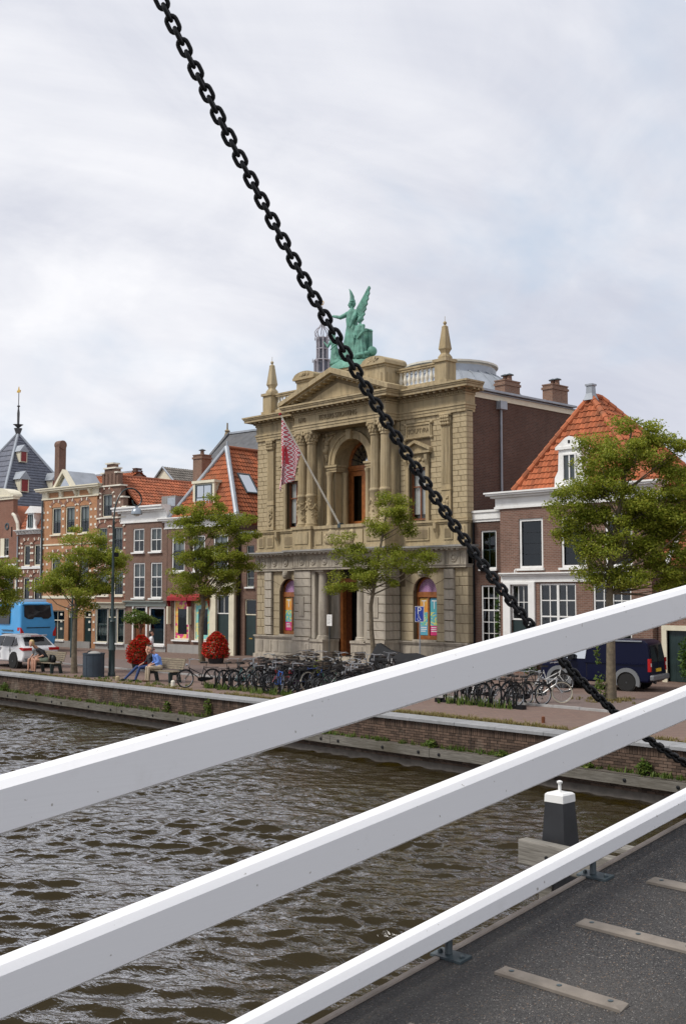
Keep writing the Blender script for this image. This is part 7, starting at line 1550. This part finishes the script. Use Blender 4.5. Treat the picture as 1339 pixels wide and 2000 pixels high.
# ------------------------------------------------------------------ people (one continuous skin each)
for n_, c_ in dict(skin=(.52, .28, .19), shirt_blue=(.15, .29, .72), trousers_beige=(.42, .34, .24), jeans=(.02, .045, .14), shirt_black=(.02, .02, .025), shirt_grey=(.30, .34, .36), shorts_green=(.28, .34, .25), hair_dark=(.03, .022, .018), hair_grey=(.20, .17, .14), hair_blond=(.50, .36, .17), top_white=(.75, .75, .76), shoe_black=(.012, .012, .012), shoe_brown=(.12, .065, .035), skirt_dark=(.05, .03, .03)).items(): mplain(n_, c_, .75 if n_ != 'skin' else .5, .1, 14)
def blob(name, caps, mats, parent, voxel=.02, seed=0, rough=0.0):
    """capsules fused into one continuous surface; each face takes the colour of its nearest capsule"""
    b = MB()
    for p0, p1, r0, r1, mi in caps:
        b.tube(p0, p1, r0, r1, 10); b.ball(p0, r0, 10, 8); b.ball(p1, r1, 10, 8)
    me = b.mesh(name + '_tmp', mats); o = put(name + '_tmp', me); md = o.modifiers.new('fuse', 'REMESH'); md.mode = 'VOXEL'; md.voxel_size = voxel
    sm = o.modifiers.new('soft', 'SMOOTH'); sm.factor = .5; sm.iterations = 3
    bpy.context.view_layer.update(); dg = bpy.context.evaluated_depsgraph_get(); out = bpy.data.meshes.new_from_object(o.evaluated_get(dg)); bpy.data.objects.remove(o); bpy.data.meshes.remove(me)
    n = len(out.polygons); C_ = np.empty(n * 3); out.polygons.foreach_get('center', C_); C_ = C_.reshape(-1, 3); best = np.full(n, 1e9); idx = np.zeros(n, np.int32)
    for p0, p1, r0, r1, mi in caps:
        a = np.array(p0, float); d = np.array(p1, float) - a; L = d @ d + 1e-9; t_ = np.clip(((C_ - a) @ d) / L, 0, 1); ds = np.linalg.norm(C_ - a - t_[:, None] * d, axis=1) - (r0 + (r1 - r0) * t_)
        m = ds < best; best[m] = ds[m]; idx[m] = mi
    out.materials.clear()
    for m_ in mats: out.materials.append(M[m_])
    out.polygons.foreach_set('material_index', idx); out.polygons.foreach_set('use_smooth', np.ones(n, bool)); out.name = name; out.update()
    return put(name, out, parent)
def hand(caps, w, dirv, mi, s=1, n=5):
    w = Vector(w); d = Vector(dirv).normalized(); side = d.orthogonal().normalized(); caps.append((w, w + d * .075, .030, .034, mi))
    for k, L in enumerate((.065, .078, .082, .074, .058)):
        o_ = side * (k - 2) * .017; st = w + d * (.085 if k else .03) + o_ * (1 if k else 2.0); mid = st + (d + (side * -.5 if k == 0 else Vector((0, 0, 0)))) * L * .6; caps.append((st, mid, .0095, .009, mi)); caps.append((mid, mid + (d + Vector((0, 0, -.7))).normalized() * L * .5, .009, .0075, mi))
def headcaps(c, face, skin, hair, long=False):
    c = Vector(c); f = Vector(face).normalized(); sd = Vector((-f.y, f.x, 0)).normalized(); up = Vector((0, 0, 1))
    cs = [(c + up * .03 - f * .015, c + up * .05 - f * .02, .092, .092, skin), (c - up * .05 + f * .03, c - up * .075 + f * .045, .062, .05, skin), (c + f * .095 - up * .01, c + f * .112 - up * .03, .013, .016, skin)]
    cs += [(c + sd * s * .09 - up * .015, c + sd * s * .095 + up * .02, .016, .016, skin) for s in (-1, 1)]
    cs += [(c + up * .075 - f * .035, c + up * .08 - f * .03, .090, .088, hair), (c - f * .06 + up * .0, c - f * .06 - up * (.05 if not long else .22), .078, .06, hair)]
    cs += [(c + f * .085 + sd * s * .034 + up * .02, c + f * .088 + sd * s * .034 + up * .02, .009, .009, hair) for s in (-1, 1)]; return cs
def sitter(label, x, y, rz, mats, lean=.12, legs=None, head_tilt=(0, -1, -.2), arms=None, short=False, hair_long=False, z=.465, scale=1.0, side=0.0):
    """seated figure, facing local -y, hips at the origin of the seat. mats: skin, top, bottom, hair, shoe"""
    t = thing('person', label, 'person', (x, y, 0), R(rz)); SK, TP, BT, HR, SH = range(5); hz = z + .10; cs = []
    sh = Vector((side, .10 - lean * 1.0, hz + .50)); hip = Vector((0, .06, hz)); ch = (hip + sh) / 2 + Vector((0, .02, .03))
    cs += [(hip + Vector((-.08, 0, 0)), hip + Vector((.08, 0, 0)), .125, .125, BT), (hip + Vector((0, 0, .1)), ch, .135, .15, TP), (ch + Vector((-.05, 0, .05)), sh + Vector((-.10, 0, -.06)), .13, .09, TP), (ch + Vector((.05, 0, .05)), sh + Vector((.10, 0, -.06)), .13, .09, TP), (sh + Vector((-.15, 0, -.03)), sh + Vector((.15, 0, -.03)), .075, .075, TP)]
    nk = sh + Vector((0, -.03 - lean * .3, .10)); hd = nk + Vector((0, -.05 - lean * .35, .12)); cs += [(sh, nk, .058, .052, SK), (nk, hd, .05, .05, SK)] + headcaps(hd, head_tilt, SK, HR, hair_long)
    for i, s in enumerate((-1, 1)):
        kn, ft = (legs[i] if legs else ((s * .11, -.42, hz + .0), (s * .11, -.44, .08))); kn = Vector(kn); ft = Vector(ft); hp = hip + Vector((s * .09, -.02, -.02)); mid = kn * .55 + hp * .45
        cs += [(hp, mid if short else kn, .092, .075 if short else .062, BT)]
        if short: cs += [(mid, kn, .068, .055, SK), (kn, kn * .6 + ft * .4, .055, .058, SK), (kn * .6 + ft * .4, ft, .055, .036, SK)]
        else: cs += [(kn, kn * .5 + ft * .5, .06, .062, BT), (kn * .5 + ft * .5, ft, .06, .05, BT)]
        fd = Vector((ft.x - 0, -1, 0)); cs += [(ft + Vector((0, .03, -.03)), ft + Vector((0, -.17, -.04)), .042, .036, SH)]
        el, wr_ = (arms[i] if arms else ((s * .24, -.06, hz + .22), (s * .10, -.30, hz + .12))); el = Vector(el); wr_ = Vector(wr_); so = sh + Vector((s * .17, 0, -.04))
        cs += [(so, el, .058, .048, TP), (el, el * .5 + wr_ * .5, .045, .038, SK if short else TP), (el * .5 + wr_ * .5, wr_, .036, .028, SK)]; hand(cs, wr_, wr_ - el, SK)
    blob('body', cs, mats, t, .018); return t
BX, BY = -37.75, 26.05
sitter('man in blue shirt and beige trousers sitting on the bench', BX - .35, BY - .02, -14, ['skin', 'shirt_blue', 'trousers_beige', 'hair_grey', 'shoe_brown'], lean=.20, head_tilt=(-.35, -1, -.35))
sitter('person in black top and jeans with legs stretched out on the bench', BX - .95, BY - .02, -8, ['skin', 'shirt_black', 'jeans', 'hair_dark', 'shoe_black'], lean=.05, legs=[((-.16, -.48, .56), (-.30, -.92, .10)), ((.08, -.46, .55), (.04, -.62, .08))], arms=[((-.24, .0, .78), (-.12, -.30, .66)), ((.25, -.12, .92), (.10, -.16, 1.16))], head_tilt=(.6, -1, -.2))
BX, BY = -45.75, 25.35
sitter('blond person in dark shirt and pale shorts bent forward on the far bench', BX - .25, BY - .02, -10, ['skin', 'shirt_black', 'shorts_green', 'hair_blond', 'shoe_black'], lean=.34, head_tilt=(-.6, -1, -.5), short=True, side=-.06)
sitter('blond person in grey shirt leaning in on the far bench', BX - .78, BY - .02, 12, ['skin', 'shirt_grey', 'shorts_green', 'hair_blond', 'shoe_black'], lean=.30, head_tilt=(.5, -1, -.5), short=True, side=.08)
o = MB().ball((0, 0, .15), .2, 10, 7, (1.0, .7, 1.0)).box(-.03, .03, -.16, -.1, .1, .36).build('backpack', 'black_paint', None, 'all'); o.location = (-45.28, 25.38, .465); tag(o, 'black backpack lying on the far bench', 'bag')
t = thing('person', 'dark haired woman in white top standing behind the red flowers', 'person', (-46.25, 31.2, 0), R(150)); cs = [((-.06, 0, .93), (.06, 0, .93), .13, .13, 2), ((0, 0, .98), (0, 0, 1.22), .115, .13, 1), ((-.13, 0, 1.36), (.13, 0, 1.36), .07, .07, 1), ((0, 0, 1.2), (0, 0, 1.36), .13, .11, 1), ((0, 0, 1.38), (0, 0, 1.5), .05, .05, 0)] + headcaps((0, -.02, 1.58), (0, -1, 0), 0, 3, True)
for s in (-1, 1): cs += [((s * .09, 0, .9), (s * .1, 0, .48), .085, .06, 2), ((s * .1, 0, .48), (s * .1, .02, .08), .055, .04, 0), ((s * .1, .03, .05), (s * .1, -.14, .04), .042, .035, 4), ((s * .17, 0, 1.35), (s * .22, .02, 1.08), .052, .042, 1), ((s * .22, .02, 1.08), (s * .2, -.06, .86), .038, .028, 0)]; hand(cs, (s * .2, -.06, .86), (0, -.1, -1), 0)
blob('body', cs, ['skin', 'top_white', 'skirt_dark', 'hair_dark', 'shoe_black'], t, .018)

# ------------------------------------------------------------------ copper statue group on the museum
t = thing('statue_group', 'green copper statue group with winged figure on the museum roof', 'statue', (MX + 7.35, MY + .25, 15.1)); K = 'copper_green'
b = MB(); b.lathe([(1.75, 0), (1.7, .16), (1.5, .36), (1.1, .55), (.5, .62)], n=28, sy=.55); b.build('base', K, t, True)
def robe(c, h_, r0, r1, n=26, folds=9, seed=1, lean=(0, 0)):
    r_ = random.Random(seed); m = 9; vs = []; ph = r_.random() * 6
    for j in range(m + 1):
        f = j / m; rad = r0 + (r1 - r0) * f ** .7
        for i in range(n * 2):
            a = math.pi * i / n; w_ = 1 + (.13 * math.sin(a * folds + ph + 1.5 * f) + .05 * math.sin(a * 17 + ph)) * (1 - .7 * f)
            vs.append((c[0] + lean[0] * f + rad * w_ * math.cos(a), c[1] + lean[1] * f + rad * w_ * math.sin(a) * .8, c[2] + h_ * f))
    k = n * 2; q = MB(); q.add(vs, [(j * k + i, j * k + (i + 1) % k, (j + 1) * k + (i + 1) % k, (j + 1) * k + i) for j in range(m) for i in range(k)] + [tuple(range(k - 1, -1, -1)), tuple(range(m * k, (m + 1) * k))]); return q
def figure(name, c, hh, seed, arms, face, lean=(0, 0), extra=()):
    """robed figure: hh = height to the shoulders above c"""
    q = robe(c, hh * .72, .50 * hh / 1.75, .21 * hh / 1.7, seed=seed, lean=lean); f = hh / 1.45; cx, cy, cz = c[0] + lean[0], c[1] + lean[1], c[2]; sh = Vector((cx, cy, cz + hh)); wa = Vector((cx, cy, cz + hh * .7)); S_ = .2 * f
    cs = [(wa, (wa + sh) / 2, .17 * f, .19 * f, 0), ((wa + sh) / 2, sh - Vector((0, 0, .06)), .19 * f, .15 * f, 0), (sh - Vector((S_, 0, .03)), sh + Vector((S_, 0, -.03)), .085 * f, .085 * f, 0), (sh, sh + Vector((0, 0, .14 * f)), .065 * f, .06 * f, 0)]
    hd = sh + Vector((face[0] * .03, face[1] * .03, .26 * f)); cs += [(Vector(p0) * f + hd, Vector(p1) * f + hd, a * f, b_ * f, 0) for p0, p1, a, b_, _ in headcaps((0, 0, 0), face, 0, 0)]
    for el, wr_ in arms: el = Vector(el); wr_ = Vector(wr_); s = 1 if el.x > cx else -1; so = sh + Vector((s * .2 * f, 0, -.04)); cs += [(so, el, .08 * f, .065 * f, 0), (el, wr_, .06 * f, .042 * f, 0), (wr_, wr_ + (wr_ - el).normalized() * .13, .042 * f, .02, 0)]
    for e in extra: cs.append(e)
    o = blob(name, cs, [K], t, .03); w_ = q.build('robe', K, o, 'all'); return o
wf = figure('winged_figure', (-.28, .15, .62), 2.55, 1, [((-.95, -.05, 2.98), (-1.42, -.12, 3.12)), ((.15, -.2, 2.65), (.05, -.3, 2.3))], (-.8, -.6, 0))
def wing(base_, tip, wid, name, n=9, th=.05):
    b = MB(); B_ = Vector(base_); T_ = Vector(tip); d = (T_ - B_); L = d.length; d.normalize(); s = Vector((d.z, 0, -d.x)).normalized()
    out = [B_, B_ + d * L * .3 - s * wid * .32, B_ + d * L * .7 - s * wid * .12, T_]
    for i in range(7):
        f = 1 - (i + .5) / 7; e = B_ + d * L * (f + .04) + s * wid * (1.0 - f) ** .6 * .95; e2 = B_ + d * L * (f - .05) + s * wid * (1.03 - f) ** .6 * .80; out += [e, e2]
    n_ = len(out); b.add([p + Vector((0, y, 0)) for y in (-th, th) for p in out], [tuple(range(n_)), tuple(range(2 * n_ - 1, n_ - 1, -1))] + [(i, (i + 1) % n_, (i + 1) % n_ + n_, i + n_) for i in range(n_)])
    for i in range(14):
        f = .1 + .85 * i / 14; p = B_ + d * L * f; b.tube(p - s * wid * .1 * (1 - f) + Vector((0, -th, 0)), p + s * wid * (1 - f) ** .6 * .8 - d * .16 + Vector((0, -th, 0)), .028, .014, 5)
    return b.build(name, K, wf)
wing((.0, .12, 2.75), (.95, .2, 4.35), .62, 'wing'); b = MB(); b.path([(-.22, .1, 3.72), (-.24, .12, 4.0), (-.33, .1, 4.28), (-.42, .08, 4.44)], [.13, .11, .06, .015], 8); b.build('plume', K, wf, True)
figure('standing_figure', (.74, -.26, .45), 1.75, 2, [((1.04, -.33, 1.85), (.82, -.48, 1.55)), ((.44, -.40, 1.85), (.60, -.53, 1.62))], (-.3, -1, 0))
figure('kneeling_figure', (-1.0, -.25, .42), 1.45, 3, [((-1.55, -.4, 1.45), (-1.75, -.45, 1.7)), ((-.80, -.45, 1.5), (-1.05, -.6, 1.25))], (-1, -.3, 0), lean=(-.22, 0))
q = MB(); q.box(.46, .94, .20, .45, .45, 2.0); q.prism([(.42, 2.0), (.98, 2.0), (.86, 2.12), (.70, 2.17), (.54, 2.12)], .18, .47); q.build('throne_back', K, t); MB().ball((1.25, .1, .85), .26, 10, 8).build('globe', K, t, True)
b = MB()
rr_ = random.Random(4)
for i in range(16): b.ball((rr_.uniform(-1.2, 1.2), rr_.uniform(-.5, .1), rr_.uniform(.4, .75)), rr_.uniform(.12, .28), 8, 6, (1.3, 1, .7))
b.box(-.75, -.2, -.1, .5, .5, 1.25); b.build('drapery', K, t, 'all')
